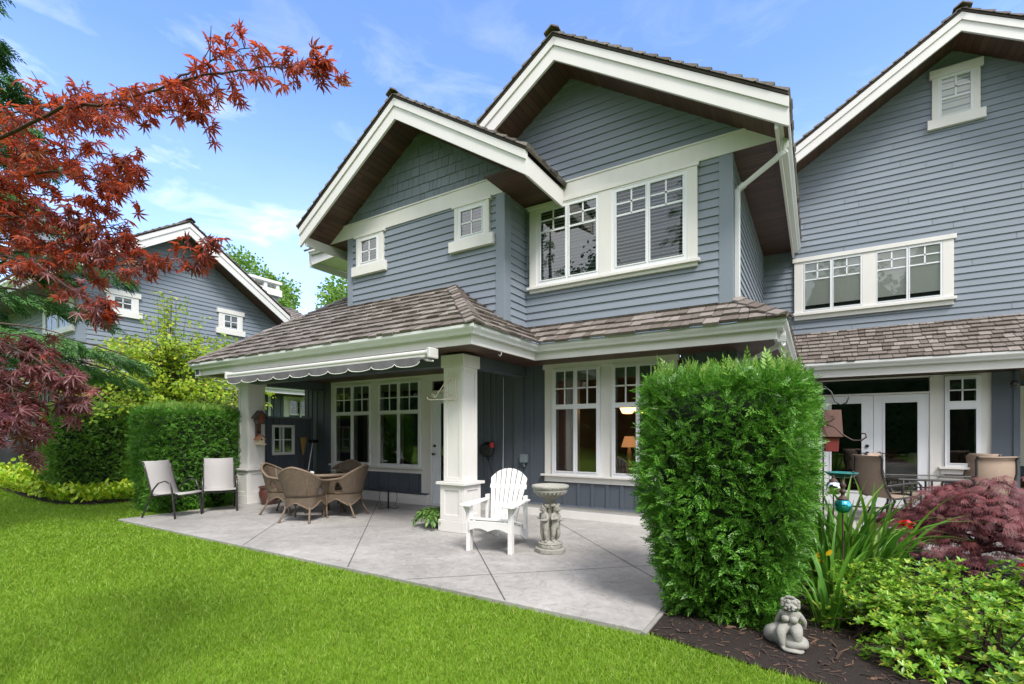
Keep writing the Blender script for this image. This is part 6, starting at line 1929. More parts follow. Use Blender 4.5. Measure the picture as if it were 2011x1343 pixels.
# ---- wicker set
def uvize(o, ku=1.0, kv=1.0, cyl=True):
    me = o.data
    uv = me.uv_layers.new(name='UVMap')
    for poly in me.polygons:
        for li in poly.loop_indices:
            co = me.vertices[me.loops[li].vertex_index].co
            u = math.atan2(co.x, -co.y + 1e-6) * .3 if cyl else co.x + co.y * .5
            uv.data[li].uv = (u * ku, co.z * kv)
def wicker_chair(label, loc, rz, group):
    root = empty('wicker_armchair', loc, rz, label, 'chair', group)
    # shell: angle from the back (0) round to the arm fronts (+-1)
    def rim(t):       # t in -1..1 -> (x,y,z) of the top rail
        a = abs(t)
        if a < .5:
            k = a / .5; th = k * rad(82)
            x = .335 * math.sin(th); y = .30 * math.cos(th) + .02
            z = .875 - .04 * k - .17 * k ** 1.6
        else:
            k = (a - .5) / .5
            x = .332 + .012 * math.sin(k * 3.14); y = .06 - .40 * k; z = .665 - .035 * math.sin(min(1, k * 1.2) * 1.57)
            if k > .85: z -= .05 * (k - .85) / .15
        return Vector((math.copysign(x, t), y, z))
    def seatp(t):
        a = abs(t)
        if a < .5:
            th = a / .5 * rad(82); x = .255 * math.sin(th); y = .215 * math.cos(th) + .0
        else:
            k = (a - .5) / .5; x = .253 + .015 * k; y = .03 - .31 * k
        return Vector((math.copysign(x, t), y, .40))
    sh = MB(); nu, nv = 56, 10
    P = [[None] * (nv + 1) for _ in range(nu + 1)]
    for i in range(nu + 1):
        t = -1 + 2 * i / nu; A_, B_ = seatp(t), rim(t)
        for j in range(nv + 1):
            v = j / nv
            p = A_.lerp(B_, v) + Vector((0, 0, 0)); p.z = A_.z + (B_.z - A_.z) * v
            P[i][j] = p
    vs = [P[i][j] for i in range(nu + 1) for j in range(nv + 1)]
    fs = []
    for i in range(nu):
        tm = abs(-1 + 2 * (i + .5) / nu)
        for j in range(nv):
            v = (j + .5) / nv
            if .50 < tm < .68 and v < .80 - abs(tm - .59) / .09 * .35 + .0 and v > .10: continue     # arched opening under the arm
            fs.append((i * (nv + 1) + j, (i + 1) * (nv + 1) + j, (i + 1) * (nv + 1) + j + 1, i * (nv + 1) + j + 1))
    sh.add(vs, fs)
    o = part(sh, 'back_shell', 'wicker', root, smooth=True, fix=False); uvize(o)
    md = o.modifiers.new('solid', 'SOLIDIFY'); md.thickness = .014
    rm_ = MB(); rm_.tube([rim(-1 + 2 * i / 60) for i in range(61)], .021, sides=9)
    part(rm_, 'top_rail', 'wicker_rim', root, smooth=True)
    s = MB()
    pts = [seatp(-1 + 2 * i / 24) for i in range(25)]
    s.prism_z([(p.x, p.y) for p in pts], .385, .425)
    o = part(s, 'seat', 'wicker', root, bevel=.012); uvize(o, cyl=False)
    # apron: woven skirt with an arched lower edge
    ap = MB(); vs, fs = [], []
    loop = [seatp(-1 + 2 * i / 40) * 1.0 for i in range(41)] + [Vector((.268 - .536 * k / 12, -.285 - .01 * math.sin(k / 12 * 3.14), .40)) for k in range(1, 13)]
    n = len(loop)
    for i, p in enumerate(loop):
        corner = min((Vector((p.x, p.y)) - Vector(q)).length for q in ((-.268, -.28), (.268, -.28), (-.19, .13), (.19, .13)))
        dz = .20 - min(.115, corner * .62)
        q = Vector((p.x * 1.03, p.y * 1.03, 0))
        vs += [(q.x, q.y, .395), (q.x * 1.02, q.y * 1.02, .395 - dz)]
    for i in range(n): fs.append((2 * i, 2 * ((i + 1) % n), 2 * ((i + 1) % n) + 1, 2 * i + 1))
    ap.add(vs, fs)
    o = part(ap, 'apron', 'wicker', root, smooth=True, fix=False); uvize(o)
    er = MB(); er.tube([Vector(vs[2 * i + 1]) for i in range(n)] + [Vector(vs[1])], .011, sides=6)
    part(er, 'apron_edge', 'wicker_rim', root, smooth=True)
    for x, y, ox, oy in ((-.265, -.275, -.015, -.02), (.265, -.275, .015, -.02), (-.19, .13, -.06, .13), (.19, .13, .06, .13)):
        l = MB(); l.tube([(x, y, .42 if y > 0 else .62), (x * 1.01, y, .25), (x + ox * .6, y + oy * .6, .10), (x + ox, y + oy, .0)], [.017, .017, .016, .018], sides=8)
        l.ball((x + ox, y + oy, .018), .022, .022, .018)
        part(l, 'leg', 'wicker_rim', root, smooth=True)
    bs = MB()
    for t in (-.235, -.0, .235):
        A_, B_ = seatp(t if t else .001), rim(t if t else .001)
        if t: bs.tube([A_ * 1.05, A_.lerp(B_, .5) * 1.03, B_ * 1.02], .012, sides=6)
    part(bs, 'back_stay', 'wicker_rim', root, smooth=True)
    return root
WG = 'wicker armchairs round the patio table'
wc = wicker_chair('brown wicker armchair with its back to the lawn, nearest to it', (-7.07, 5.00, 0), face(-.45, .89), WG)
clone(wc, (-6.86, 5.74, 0), face(-.93, -.36), 'brown wicker armchair at the right of the table below the windows', WG)
clone(wc, (-8.06, 5.30, 0), face(.90, .43), 'brown wicker armchair at the left of the table beside the red pot', WG)
clone(wc, (-7.86, 6.48, 0), face(.40, -.92), 'brown wicker armchair behind the table against the dark wall', WG)
tb = empty('wicker_table', (-7.42, 5.72, 0), 0, 'round brown wicker dining table with a glass top under the awning', 'table')
m = MB(); m.lathe([(.0, .66), (.53, .66), (.56, .675), (.57, .70), (.56, .722), (.54, .728), (.0, .728)], 40, cap=False); o = part(m, 'tabletop', 'wicker_rim', tb, smooth=True)
m = MB(); m.lathe([(.0, .729), (.535, .729), (.537, .735), (.0, .736)], 40, cap=False); part(m, 'glass_top', 'glass', tb)
m = MB(); m.tube([(-.03, -.28, .737), (.03, -.28, .737)], .02, sides=6); m.M = None; part(m, 'umbrella_ring', 'white_paint', tb)
for k in range(4):
    a = rad(45 + 90 * k); l = MB(); l.tube([(.26 * math.cos(a), .26 * math.sin(a), .67), (.24 * math.cos(a), .24 * math.sin(a), .35), (.34 * math.cos(a), .34 * math.sin(a), 0)], .024, sides=8); part(l, 'leg', 'wicker_rim', tb, smooth=True)
# ---- pots and stands
pt = empty('plant_pot', (-9.30, 5.83, 0), 0, 'empty glazed red brown clay pot in front of the white column', 'pot')
m = MB(); m.lathe([(.0, .0), (.12, .0), (.15, .05), (.185, .17), (.19, .24), (.17, .30), (.165, .315), (.185, .325), (.192, .345), (.185, .36), (.165, .36), (.155, .33), (.15, .28), (.0, .27)], 32, cap=False); part(m, 'body', 'terracotta', pt, smooth=True)
m = MB(); m.lathe([(.0, .275), (.15, .275)], 24, cap=False); part(m, 'potting_soil', 'soil', pt)
fp = empty('potted_plant', (-4.86, 5.72, 0), 0, 'potted trailing green plant standing left of the white column', 'plant')
m = MB(); m.lathe([(.0, 0), (.10, 0), (.135, .24), (.145, .245), (.145, .265), (.13, .265), (.12, .22), (.0, .22)], 24, cap=False); part(m, 'pot', 'grey_box', fp, smooth=True)
r = random.Random(8); P, D = [], []
for k in range(85):
    a = r.uniform(0, 6.28); ln = r.uniform(.14, .30); b0 = Vector((-4.86, 5.72, .25)) + Vector((math.cos(a), math.sin(a), 0)) * .06
    for q in range(9):
        t = q / 8; p = b0 + Vector((math.cos(a) * ln * t, math.sin(a) * ln * t, .22 * ln * 3 * t * (1 - .1 * t) - .95 * ln * t * t * 1.1))
        P.append(tuple(p)); D.append((math.cos(a) + r.gauss(0, .5), math.sin(a) + r.gauss(0, .5), .35 - 1.6 * t))
P, D = np.array(P), np.array(D); X, Y, Z = frames(D, RNG.normal(0, .4, P.shape) + [0, 0, 1]); V, F = scatter(DI_V, DI_F, P, X, Y, Z, .075 * RNG.uniform(.7, 1.3, len(P)))
finish('foliage', np_mesh('foliage', V, F), 'fern', fp)
ps = empty('plant_stand', (-6.78, 6.60, 0), 0, 'black wrought iron plant stand with curled feet against the wall', 'plant stand')
m = MB(); m.tube([(0, 0, .02), (0, 0, .40)], .016, sides=8); m.ball((0, 0, .40), .022)
for k in range(4):
    a = rad(45 + 90 * k); c_, s_ = math.cos(a), math.sin(a)
    m.tube([(0, 0, .05), (.08 * c_, .08 * s_, .015), (.15 * c_, .15 * s_, .012), (.185 * c_, .185 * s_, .03), (.175 * c_, .175 * s_, .055), (.155 * c_, .155 * s_, .05)], .006, sides=6)
    m.tube([(0, 0, .34), (.10 * c_, .10 * s_, .40), (.15 * c_, .15 * s_, .33), (.16 * c_, .16 * s_, .20), (.12 * c_, .12 * s_, .06)], .005, sides=6)
part(m, 'frame', 'iron', ps, smooth=True)
m = MB(); m.tube([(.15 * math.cos(2 * math.pi * k / 24), .15 * math.sin(2 * math.pi * k / 24), .405) for k in range(25)], .005, sides=6); part(m, 'ring', 'iron', ps)

# ---- awning along the porch eave
aw = empty('awning', (-6.7, 4.94, 2.42), 0, 'retracted awning with a scalloped dark grey valance along the porch eave', 'awning')
m = MB(); m.tube([(-9.14, 4.93, 2.470), (-4.36, 4.93, 2.470)], .038, sides=20); m.box(-9.14, -4.36, 4.90, 5.03, 2.41, 2.44); m.build('cassette', 'awning_metal', aw)
m = MB()
for x in (-9.14, -4.30): m.box(x - .01, x + .035, 4.875, 5.055, 2.395, 2.53)
m.build('end_bracket', 'awning_metal', aw, bevel=.012)
m = MB(); m.tube([(-4.335, 4.93, 2.462), (-4.305, 4.93, 2.462)], .062, sides=20); m.tube([(-4.42, 4.95, 2.39), (-4.36, 4.93, 2.37), (-4.28, 4.97, 2.36)], .014, sides=6); m.build('crank_gear', 'aluminium', aw)
vs, fs, bd = [], [], []
n = 230; xa, xb = -9.06, -4.44
for i in range(n + 1):
    t = i / n; x = xa + (xb - xa) * t; ph = (t * 10.0) % 1.0
    d = .088 + .030 * math.sin(min(1, max(0, (ph - .06) / .88)) * math.pi) ** .55 - (.022 * math.exp(-((min(ph, 1 - ph)) / .035) ** 2))
    yy = 4.885 + .006 * math.sin(x * 9) + .004 * math.sin(x * 23)
    vs += [(x, 4.89, 2.415), (x, yy, 2.415 - d)]; bd.append((x, yy - .001, 2.415 - d))
for i in range(n): fs.append((2 * i, 2 * i + 2, 2 * i + 3, 2 * i + 1))
m = MB(); m.add(vs, fs); o = m.build('valance', 'awning_cloth', aw, fix=False); md = o.modifiers.new('solid', 'SOLIDIFY'); md.thickness = .003
m = MB(); m.tube(bd, .0055, sides=5); m.build('valance_binding', 'white_binding', o)
# ---- privacy wall and the things on it
pw = MB(); pw.box(-10.12, -10.06, 6.03, 7.36, 0.0, 1.745)
for k in range(9): pw.box(-10.0595, -10.045, 6.10 + .15 * k, 6.13 + .15 * k, 0.0, 1.745)
pr_ = empty('privacy_wall', (-10.09, 6.7, 0), 0, 'low dark board wall between the left column and the house', 'wall')
pw.build('boards', 'batten_siding', pr_)
m = MB(); m.box(-10.16, -10.02, 6.025, 7.38, 1.746, 1.785); m.build('cap', 'grey_box', pr_, bevel=.004)
mi = empty('wall_mirror', (-10.03, 6.62, 1.27), 0, 'white framed mirror made like a four pane window on the dark wall', 'mirror')
m = MB()
for (ya, yb, za, zb) in ((6.35, 6.89, 1.545, 1.60), (6.35, 6.89, .94, 1.0), (6.35, 6.41, 1.0, 1.545), (6.83, 6.89, 1.0, 1.545), (6.605, 6.635, 1.0, 1.545), (6.41, 6.605, 1.262, 1.285), (6.635, 6.83, 1.262, 1.285)): m.box(-10.044, -10.012, ya, yb, za, zb)
m.build('frame', 'white_paint', mi, bevel=.003)
m = MB(); m.quad((-10.03, 6.41, 1.0), (-10.03, 6.83, 1.0), (-10.03, 6.83, 1.545), (-10.03, 6.41, 1.545)); m.build('glass', 'mirror_glass', mi, fix=False)
bm_ = empty('broom', (-10.02, 7.12, .60), 0, 'straw broom hanging bristles up on the dark wall beside the mirror', 'broom')
m = MB(); m.lathe([(.012, .55), (.03, .60), (.055, .72), (.085, .90), (.09, .96), (.0, .96)], 14, c=(0, 0, 0), cap=False)
m.v = [(-10.0 + v[0] * .35, 7.10 + v[1], .36 + v[2]) for v in m.v]; m.build('bristles', 'straw', bm_)
m = MB(); m.tube([(-10.0, 7.10, .93), (-10.0, 7.12, .12)], .011, sides=8); m.build('handle', 'weathered_wood', bm_)
mp_ = empty('floor_mop', (-9.9, 7.2, 0), 0, 'mop with a pale metal handle leaning in the dark corner of the porch', 'mop')
m = MB(); m.tube([(-9.90, 7.10, .25), (-9.98, 7.33, 1.20)], .012, sides=8); m.build('handle', 'aluminium', mp_)
m = MB(); m.box(-10.03, -9.90, 7.25, 7.43, 1.19, 1.27); m.build('head', 'black_plastic', mp_, bevel=.02)
# ---- birdhouses on the left column
bh = empty('birdhouse', (-9.55, 5.79, 1.8), 0, 'dark weathered wooden birdhouse hanging high on the left column', 'birdhouse')
def birdhouse_body(c, w, d, h, peak, M=None):
    b_ = MB(); x, y, z = c
    b_.M = M
    pts = [(-w / 2, 0), (w / 2, 0), (w / 2, h), (0, h + peak), (-w / 2, h)]
    vs = [(x + 0, y + p, z + q) for p, q in pts] + [(x + d, y + p, z + q) for p, q in pts]
    n = 5
    b_.add(vs, [tuple(range(n)), tuple(range(2 * n - 1, n - 1, -1))] + [(i, (i + 1) % n, (i + 1) % n + n, i + n) for i in range(n)])
    return b_
def birdhouse_roof(c, w, d, h, peak, ov, t=.012, M=None):
    b_ = MB(); x, y, z = c
    b_.M = M
    for sg in (-1, 1):
        e = Vector((0, sg * (w / 2 + ov), -peak * (w / 2 + ov) / (w / 2)))
        a0 = Vector((x - .02, y, z + h + peak)); 
        vs = []
        for dx in (0, d + .05):
            for q in (Vector((0, 0, 0)), e):
                for up in (0.002, t): vs.append(a0 + Vector((dx, 0, 0)) + q + Vector((0, 0, up)))
        b_.add(vs, [(0, 1, 3, 2), (4, 6, 7, 5), (0, 4, 5, 1), (2, 3, 7, 6), (1, 5, 7, 3), (0, 2, 6, 4)])
    return b_
BM = None
q = (-9.625, 5.79, 1.60)
birdhouse_body(q, .15, .13, .17, .09).build('body', 'weathered_wood', bh)
birdhouse_roof(q, .15, .13, .17, .09, .05, .015).build('roof', 'deck_wood', bh)
m = MB(); m.box(-9.624, -9.60, 5.735, 5.845, 1.33, 1.60); m.build('back_board', 'weathered_wood', bh)
m = MB(); m.tube([(-9.601, 5.79, 1.44), (-9.597, 5.79, 1.44)], .03, sides=14); m.build('hole', 'black_plastic', bh)
m = MB(); m.box(-9.4945, -9.490, 5.76, 5.785, 1.63, 1.80); m.build('door_strip', 'red_plastic', bh)
bh = empty('birdhouse', (-9.55, 5.80, 1.3), 0, 'cream birdhouse with a rust red roof and small perch lower on the left column', 'birdhouse')
q = (-9.623, 5.80, 1.205)
birdhouse_body(q, .13, .12, .10, .075).build('body', 'pale_wood', bh)
birdhouse_roof(q, .13, .12, .10, .075, .025, .014).build('roof', 'shingle_red', bh)
m = MB(); m.box(-9.625, -9.46, 5.72, 5.88, 1.185, 1.204); m.build('floor', 'pale_wood', bh)
m = MB(); m.tube([(-9.503, 5.80, 1.29), (-9.499, 5.80, 1.29)], .018, sides=12); m.build('hole', 'black_plastic', bh)
m = MB(); m.tube([(-9.503, 5.80, 1.25), (-9.46, 5.80, 1.25)], .006, sides=6); m.build('perch', 'pale_wood', bh)
# ---- scrolled plant brackets
def bracket(label, wall, out, group):
    root = empty('plant_bracket', wall, 0, label, 'bracket', group)
    W0 = Vector(wall); o_ = Vector(out)
    def q(a, z): return W0 + o_ * a + Vector((0, 0, z))
    m = MB()
    m.tube([q(0, 0), q(.44, .0), q(.47, .012), q(.485, .03), q(.475, .045)], .008, sides=6)
    sc = [q(.36, .02), q(.24, .17), q(.13, .30), q(.06, .345), q(.01, .34), q(-.02 + .02, .30), q(.02, .265), q(.05, .265), q(.062, .285), q(.05, .305)]
    m.tube(sc, .0075, sides=6)
    m.tube([q(.30, .105), q(.20, .215), q(.10, .30), q(.07, .31)], .006, sides=6)
    for (a, z, s_) in ((.38, .05, 1), (.20, .12, 1), (.12, .06, -1)):
        pts = [q(a + .035 * (1 - k / 14) * math.cos(k * .55) * s_, z + .035 * (1 - k / 14) * math.sin(k * .55)) for k in range(12)]
        m.tube(pts, .0055, sides=5)
    m.tube([q(.20, .09), q(.14, .03), q(.08, .012)], .006, sides=5)
    m.build('scrollwork', 'cream_metal', root, smooth=True)
    m = MB(); u = Vector((-o_.y, o_.x, 0)) * .018
    a, b2 = q(0.002, -.03), q(0.002, .30)
    m.add([a - u, a + u, b2 + u, b2 - u, a - u + o_ * .006, a + u + o_ * .006, b2 + u + o_ * .006, b2 - u + o_ * .006], [(0, 3, 2, 1), (4, 5, 6, 7), (0, 1, 5, 4), (1, 2, 6, 5), (2, 3, 7, 6), (3, 0, 4, 7)])
    m.build('wall_plate', 'cream_metal', root)
    return root
BG = 'scrolled metal brackets on the columns'
bracket('cream scrolled metal bracket on the front of the right column', (-4.37, 5.568, 1.90), (-.985, -.17, 0), BG)
bracket('cream scrolled metal bracket on the far side of the left column against the green tree', (-10.01, 5.62, 1.915), (-.94, -.34, 0), BG)
# ---- garden tool on the wall
tr = empty('garden_trimmer', (-5.1, 7.4, 1.1), 0, 'black garden trimmer with a red grip hanging on the dark wall', 'garden tool')
m = MB(); m.lathe([(.0, .05), (.10, .045), (.155, .015), (.17, -.02), (.165, -.03), (.0, -.0)], 26, cap=False)
m.v = [(-5.12 + v[0], 7.385 - v[2], 1.115 + v[1] * .82) for v in m.v]; m.build('guard', 'black_plastic', tr, smooth=True)
m = MB(); m.ball((-4.97, 7.35, 1.205), .045, .04, .055); m.tube([(-4.97, 7.35, 1.2), (-4.93, 7.36, 1.16)], .02, sides=8); m.build('grip', 'red_plastic', tr, smooth=True)
m = MB(); m.tube([(-5.07, 7.37, 1.0), (-5.02, 7.36, .85), (-4.93, 7.35, .62), (-4.86, 7.33, .42), (-4.83, 7.30, .23)], .013, sides=8); m.build('shaft', 'black_plastic', tr, smooth=True)
cd = MB(); cd.tube([(-4.72, 7.36, 2.40), (-4.715, 7.35, 1.4), (-4.70, 7.30, .5), (-4.69, 7.28, .25)], .0035, sides=5)
o = cd.build('hanging_cord', 'white_paint', None); tag(o, 'thin pale cord hanging straight down the dark porch wall', 'cord')

# ---- dining room behind the right window
pl = empty('pendant_lamp', (-3.03, 9.05, 1.85), 0, 'glowing amber glass pendant lamp seen through the dining room window', 'lamp')
m = MB(); m.lathe([(.06, -.10), (.10, -.09), (.155, .03), (.17, .06), (.16, .06), (.09, -.075), (.05, -.085)], 24, c=(-3.03, 9.05, 1.885), cap=False); m.build('lamp_shade', 'lamp_glow', pl, smooth=True)
m = MB(); m.tube([(-3.03, 9.05, 1.88), (-3.03, 9.05, 2.54)], .008, sides=6); m.build('rod', 'iron', pl)
clone(pl, (-2.77, 9.05, 1.86), 0, 'second glowing pendant lamp half hidden behind the hedge edge')
tl = empty('table_lamp', (-3.4, 10.3, .8), 0, 'small table lamp with a dim orange shade deep in the dining room', 'lamp')
m = MB(); m.lathe([(.10, 1.40), (.17, 1.17), (.16, 1.17), (.095, 1.39)], 20, c=(-3.41, 10.3, -.05), cap=False); m.build('lamp_shade', 'lamp_dim', tl)
m = MB(); m.lathe([(.08, .78), (.02, .82), (.05, .95), (.05, 1.05), (.015, 1.2)], 16, c=(-3.41, 10.3, -.05)); m.build('base', 'cream_wood', tl, smooth=True)
m = MB(); m.box(-3.8, -2.8, 10.1, 10.6, .67, .73); 
for x in (-3.75, -2.85):
    for y in (10.15, 10.55): m.box(x - .03, x + .03, y - .03, y + .03, 0.03, .67)
o = m.build('side_table', 'weathered_wood', None, bevel=.004); tag(o, 'dark wooden side table under the dim lamp in the dining room', 'table')
def windsor(label, loc, rz, group):
    root = empty('dining_chair', loc, rz, label, 'chair', group)
    m = MB(); m.prism_z([(.21 * math.cos(2 * math.pi * k / 20), .20 * math.sin(2 * math.pi * k / 20)) for k in range(20)], .43, .46); part(m, 'seat', 'cream_wood', root, bevel=.008)
    hoop = [(.20 * math.sin(a) * (1.0 + .22 * math.sin(abs(a)) ** 2), .17 + .07 * math.cos(a * .5), .46 + .52 * math.cos(a * .62) ** 1.0 if abs(a) < 2.0 else .46) for a in np.linspace(-2.3, 2.3, 23)]
    m = MB(); m.tube(hoop, .014, sides=7); part(m, 'hoop', 'cream_wood', root, smooth=True)
    m = MB()
    for k in range(7):
        t = (k - 3) / 3.4; m.tube([(t * .12, .17, .46), (t * .20, .235, .46 + .52 * math.cos(t * 1.0))], .0065, sides=5)
    part(m, 'spindles', 'cream_wood', root)
    for x, y in ((-.15, -.14), (.15, -.14), (-.14, .14), (.14, .14)):
        m = MB(); m.tube([(x, y, .44), (x * 1.35, y * 1.35, 0.0)], .015, sides=7); part(m, 'leg', 'cream_wood', root)
    return root
DG = 'cream dining chairs inside the window'
dc = windsor('cream windsor chair facing the room behind the right window pane', (-2.87, 8.30, .03), face(.1, 1), DG)
clone(dc, (-3.66, 8.50, .03), face(.95, .2), 'cream windsor chair turned sideways behind the left window pane', DG)
dt = MB(); dt.lathe([(.0, .70), (.6, .70), (.61, .72), (.6, .735), (.0, .735)], 32, c=(-2.62, 9.15, 0), cap=False); dt.tube([(-2.62, 9.15, .03), (-2.62, 9.15, .70)], .06)
o = dt.build('dining_table', 'weathered_wood', None, smooth=False); tag(o, 'dark round dining table behind the cream windsor chairs', 'table')

# ---- garden ornaments by the near hedge
hk = empty('shepherd_hook', (0.06, 6.15, -.04), 0, 'rusty iron shepherd hook with scrolled arms beside the hedge', 'garden hook')
m = MB(); m.tube([(.06, 6.15, -.04), (.06, 6.15, 1.80)], .009, sides=7)
m.tube([(.06, 6.15, 1.78), (.02, 6.15, 1.86), (.07, 6.14, 1.90), (.13, 6.13, 1.84), (.16, 6.12, 1.74), (.21, 6.11, 1.70), (.26, 6.10, 1.72), (.29, 6.09, 1.80)], .008, sides=6)
m.build('pole', 'iron', hk, smooth=True)
m = MB(); m.tube([(.06, 6.15, 1.52), (.12, 6.12, 1.53), (.155, 6.11, 1.56), (.15, 6.11, 1.585), (.13, 6.11, 1.575)], .007, sides=6)
m.tube([(.06, 6.13, 1.51), (.16, 6.05, 1.47), (.23, 6.03, 1.39), (.31, 6.02, 1.335), (.38, 6.01, 1.335), (.42, 6.0, 1.37), (.41, 6.0, 1.405), (.375, 6.0, 1.405)], .008, sides=6)
m.tube([(.06, 6.15, 1.34), (.01, 6.13, 1.33), (-.02, 6.12, 1.36)], .006, sides=6); m.tube([(.06, 6.15, 1.60), (.03, 6.13, 1.66), (.06, 6.12, 1.70)], .006, sides=6)
m.build('scroll_arms', 'rust_iron', hk, smooth=True)
rb = empty('birdhouse', (.14, 6.2, 1.4), 0, 'tall rusty copper and red birdhouse box hanging from the iron hook', 'birdhouse')
m = MB(); mm = Matrix.Translation((.130, 6.20, 0)) @ Matrix.Rotation(rad(10), 4, 'Z'); m.M = mm
vs = []
m.add([(-.092, -.085, 1.372), (.092, -.085, 1.372), (.092, .0, 1.655), (-.092, .0, 1.655), (-.092, -.075, 1.362), (.092, -.075, 1.362), (.092, .012, 1.65), (-.092, .012, 1.65)], [(0, 1, 2, 3), (7, 6, 5, 4), (0, 4, 5, 1), (1, 5, 6, 2), (2, 6, 7, 3), (3, 7, 4, 0)])
m.build('roof_sheet', 'rusted_copper', rb)
m = MB(mm); m.add([(-.058, -.05, 1.215), (.058, -.05, 1.215), (.058, .06, 1.215), (-.058, .06, 1.215), (-.065, -.06, 1.40), (.065, -.06, 1.40), (.065, .055, 1.60), (-.065, .055, 1.60)], [(0, 3, 2, 1), (4, 5, 6, 7), (0, 1, 5, 4), (1, 2, 6, 5), (2, 3, 7, 6), (3, 0, 4, 7)])
m.build('body', 'red_barn', rb, bevel=.004)
gb = empty('gazing_ball', (.19, 5.05, -.04), 0, 'shiny turquoise gazing ball with a bronze finial on a thin stake', 'garden ornament')
m = MB(); m.ball((.19, 5.05, .79), .064, seg=28, rings=18); MATS['ball_glass'] = None
mt, nt, bs_ = new_mat('ball_glass'); bs_.inputs['Base Color'].default_value = (.06, .42, .52, 1); bs_.inputs['Metallic'].default_value = .85; bs_.inputs['Roughness'].default_value = .06
m.build('ball', 'ball_glass', gb, smooth=True)
m = MB(); m.lathe([(.045, .0), (.03, .015), (.012, .03), (.016, .045), (.026, .06), (.018, .075), (.012, .085), (.02, .10), (.026, .115), (.016, .135), (.004, .16), (.0, .175)], 14, c=(.19, 5.05, .848), cap=False); m.build('finial', 'rust_iron', gb, smooth=True)
m = MB(); m.tube([(.19, 5.05, -.04), (.19, 5.05, .72)], .007, sides=7); m.build('stake', 'rust_iron', gb)
sl_ = empty('garden_lantern', (.14, 5.75, -.04), 0, 'pale glass ball ornament on a stake behind the gazing ball', 'garden ornament')
m = MB(); m.lathe([(.0, -.065), (.05, -.06), (.062, -.03), (.066, .02), (.052, .05), (.03, .062), (.0, .065)], 20, c=(.14, 5.75, .875), cap=False); m.build('globe', 'chrome', sl_, smooth=True)
m = MB(); m.lathe([(.04, .0), (.03, .02), (.01, .035), (.008, .06), (.0, .065)], 12, c=(.14, 5.75, .935), cap=False); m.tube([(.14, 5.75, -.04), (.14, 5.75, .82)], .007, sides=6); m.build('stake', 'rust_iron', sl_)
td = empty('bird_bath', (.24, 6.70, -.04), 0, 'shallow verdigris bowl bird bath on a stake among the day lilies', 'bird bath')
m = MB(); m.lathe([(.0, .905), (.07, .908), (.12, .925), (.155, .955), (.165, .965), (.158, .968), (.115, .938), (.06, .922), (.0, .92)], 32, c=(.24, 6.70, 0), cap=False); m.build('bowl', 'verdigris', td, smooth=True)
m = MB(); m.tube([(.24, 6.70, -.04), (.24, 6.70, .905)], .008, sides=7); m.build('stake', 'rust_iron', td)
m = MB(); m.ball((.12, 6.68, .955), .016); m.ball((.35, 6.72, .972), .012); m.build('bird_ornament', 'rust_iron', td, smooth=True)
# ---- patio set of the right house
gt = empty('patio_table', (1.60, 10.15, .02), rad(8), 'dark metal patio table with a grey glass top at the right', 'table')
m = MB(); pts = [(-.72, -.35), (-.60, -.48), (.60, -.48), (.72, -.35), (.72, .35), (.60, .48), (-.60, .48), (-.72, .35)]; m.prism_z(pts, .675, .69); part(m, 'glass_top', 'glass', gt)
m = MB(); m.tube([(x, y, .682) for x, y in pts + pts[:1]], .018, sides=8); part(m, 'rim', 'bronze_frame', gt)
for sx in (-1, 1):
    for sy in (-1, 1):
        m = MB(); x, y = sx * .5, sy * .33
        m.tube([(x, y, .67), (x * 1.02, y, .45), (x * .9, y * .9, .25), (x * 1.05, y * 1.1, 0)], .02, sides=8)
        cc = [(x * .72 + .07 * math.cos(k * .5) * (1 - k / 18), y, .58 + .07 * math.sin(k * .5) * (1 - k / 18)) for k in range(14)]
        m.tube(cc, .011, sides=6); part(m, 'leg', 'bronze_frame', gt, smooth=True)
m = MB(); m.tube([(-.5, -.33, .5), (.5, -.33, .5)], .011); m.tube([(-.5, .33, .5), (.5, .33, .5)], .011); part(m, 'stretcher', 'bronze_frame', gt)
def brown_chair(label, loc, rz, group):
    root = empty('sling_chair', loc, rz, label, 'chair', group)
    hw = .27
    prof = [(.34, 1.04), (.325, 1.05), (.295, 1.00), (.30, .92), (.30, .80), (.27, .68), (.215, .52), (.16, .42), (.10, .395), (-.05, .41), (-.20, .43), (-.27, .42), (-.295, .39)]
    for sg in (-1, 1):
        f = MB(); f.tube([(sg * hw, y, z) for y, z in prof], .017, sides=8); part(f, 'side_rail', 'bronze_frame', root, smooth=True)
        l = MB(); x = sg * (hw + .03)
        l.tube([(x, -.28, 0), (x, -.30, .25), (x, -.30, .60), (x, -.26, .64), (x, -.05, .63), (x, .20, .60), (x, .28, .59)], .016, sides=8)
        part(l, 'leg', 'bronze_frame', root, smooth=True)
        l = MB(); l.tube([(x, .33, 0), (x, .22, .22), (x * .95, .16, .42)], .016, sides=8); part(l, 'leg', 'bronze_frame', root, smooth=True)
    s = MB(); vs, fs = [], []
    for y, z in prof: vs += [(-hw, y, z), (0, y + .02, z - .004), (hw, y, z)]
    for i in range(len(prof) - 1): fs += [(3 * i, 3 * i + 1, 3 * i + 4, 3 * i + 3), (3 * i + 1, 3 * i + 2, 3 * i + 5, 3 * i + 4)]
    s.add(vs, fs); o = part(s, 'sling', 'sling_brown', root, smooth=True, fix=False); md = o.modifiers.new('solid', 'SOLIDIFY'); md.thickness = .006
    return root
PG = 'brown sling chairs of the right patio'
b1 = brown_chair('brown sling chair at the table with its back to the lawn, furthest right', (2.085, 10.05, .02), face(-.45, .89), PG)
clone(b1, (2.10, 10.90, .02), face(-.80, -.60), 'brown sling chair between the glass table and the grey corner post', PG)
clone(b1, (1.12, 10.29, .02), face(.85, -.40), 'brown sling chair in front of the white french doors', PG)
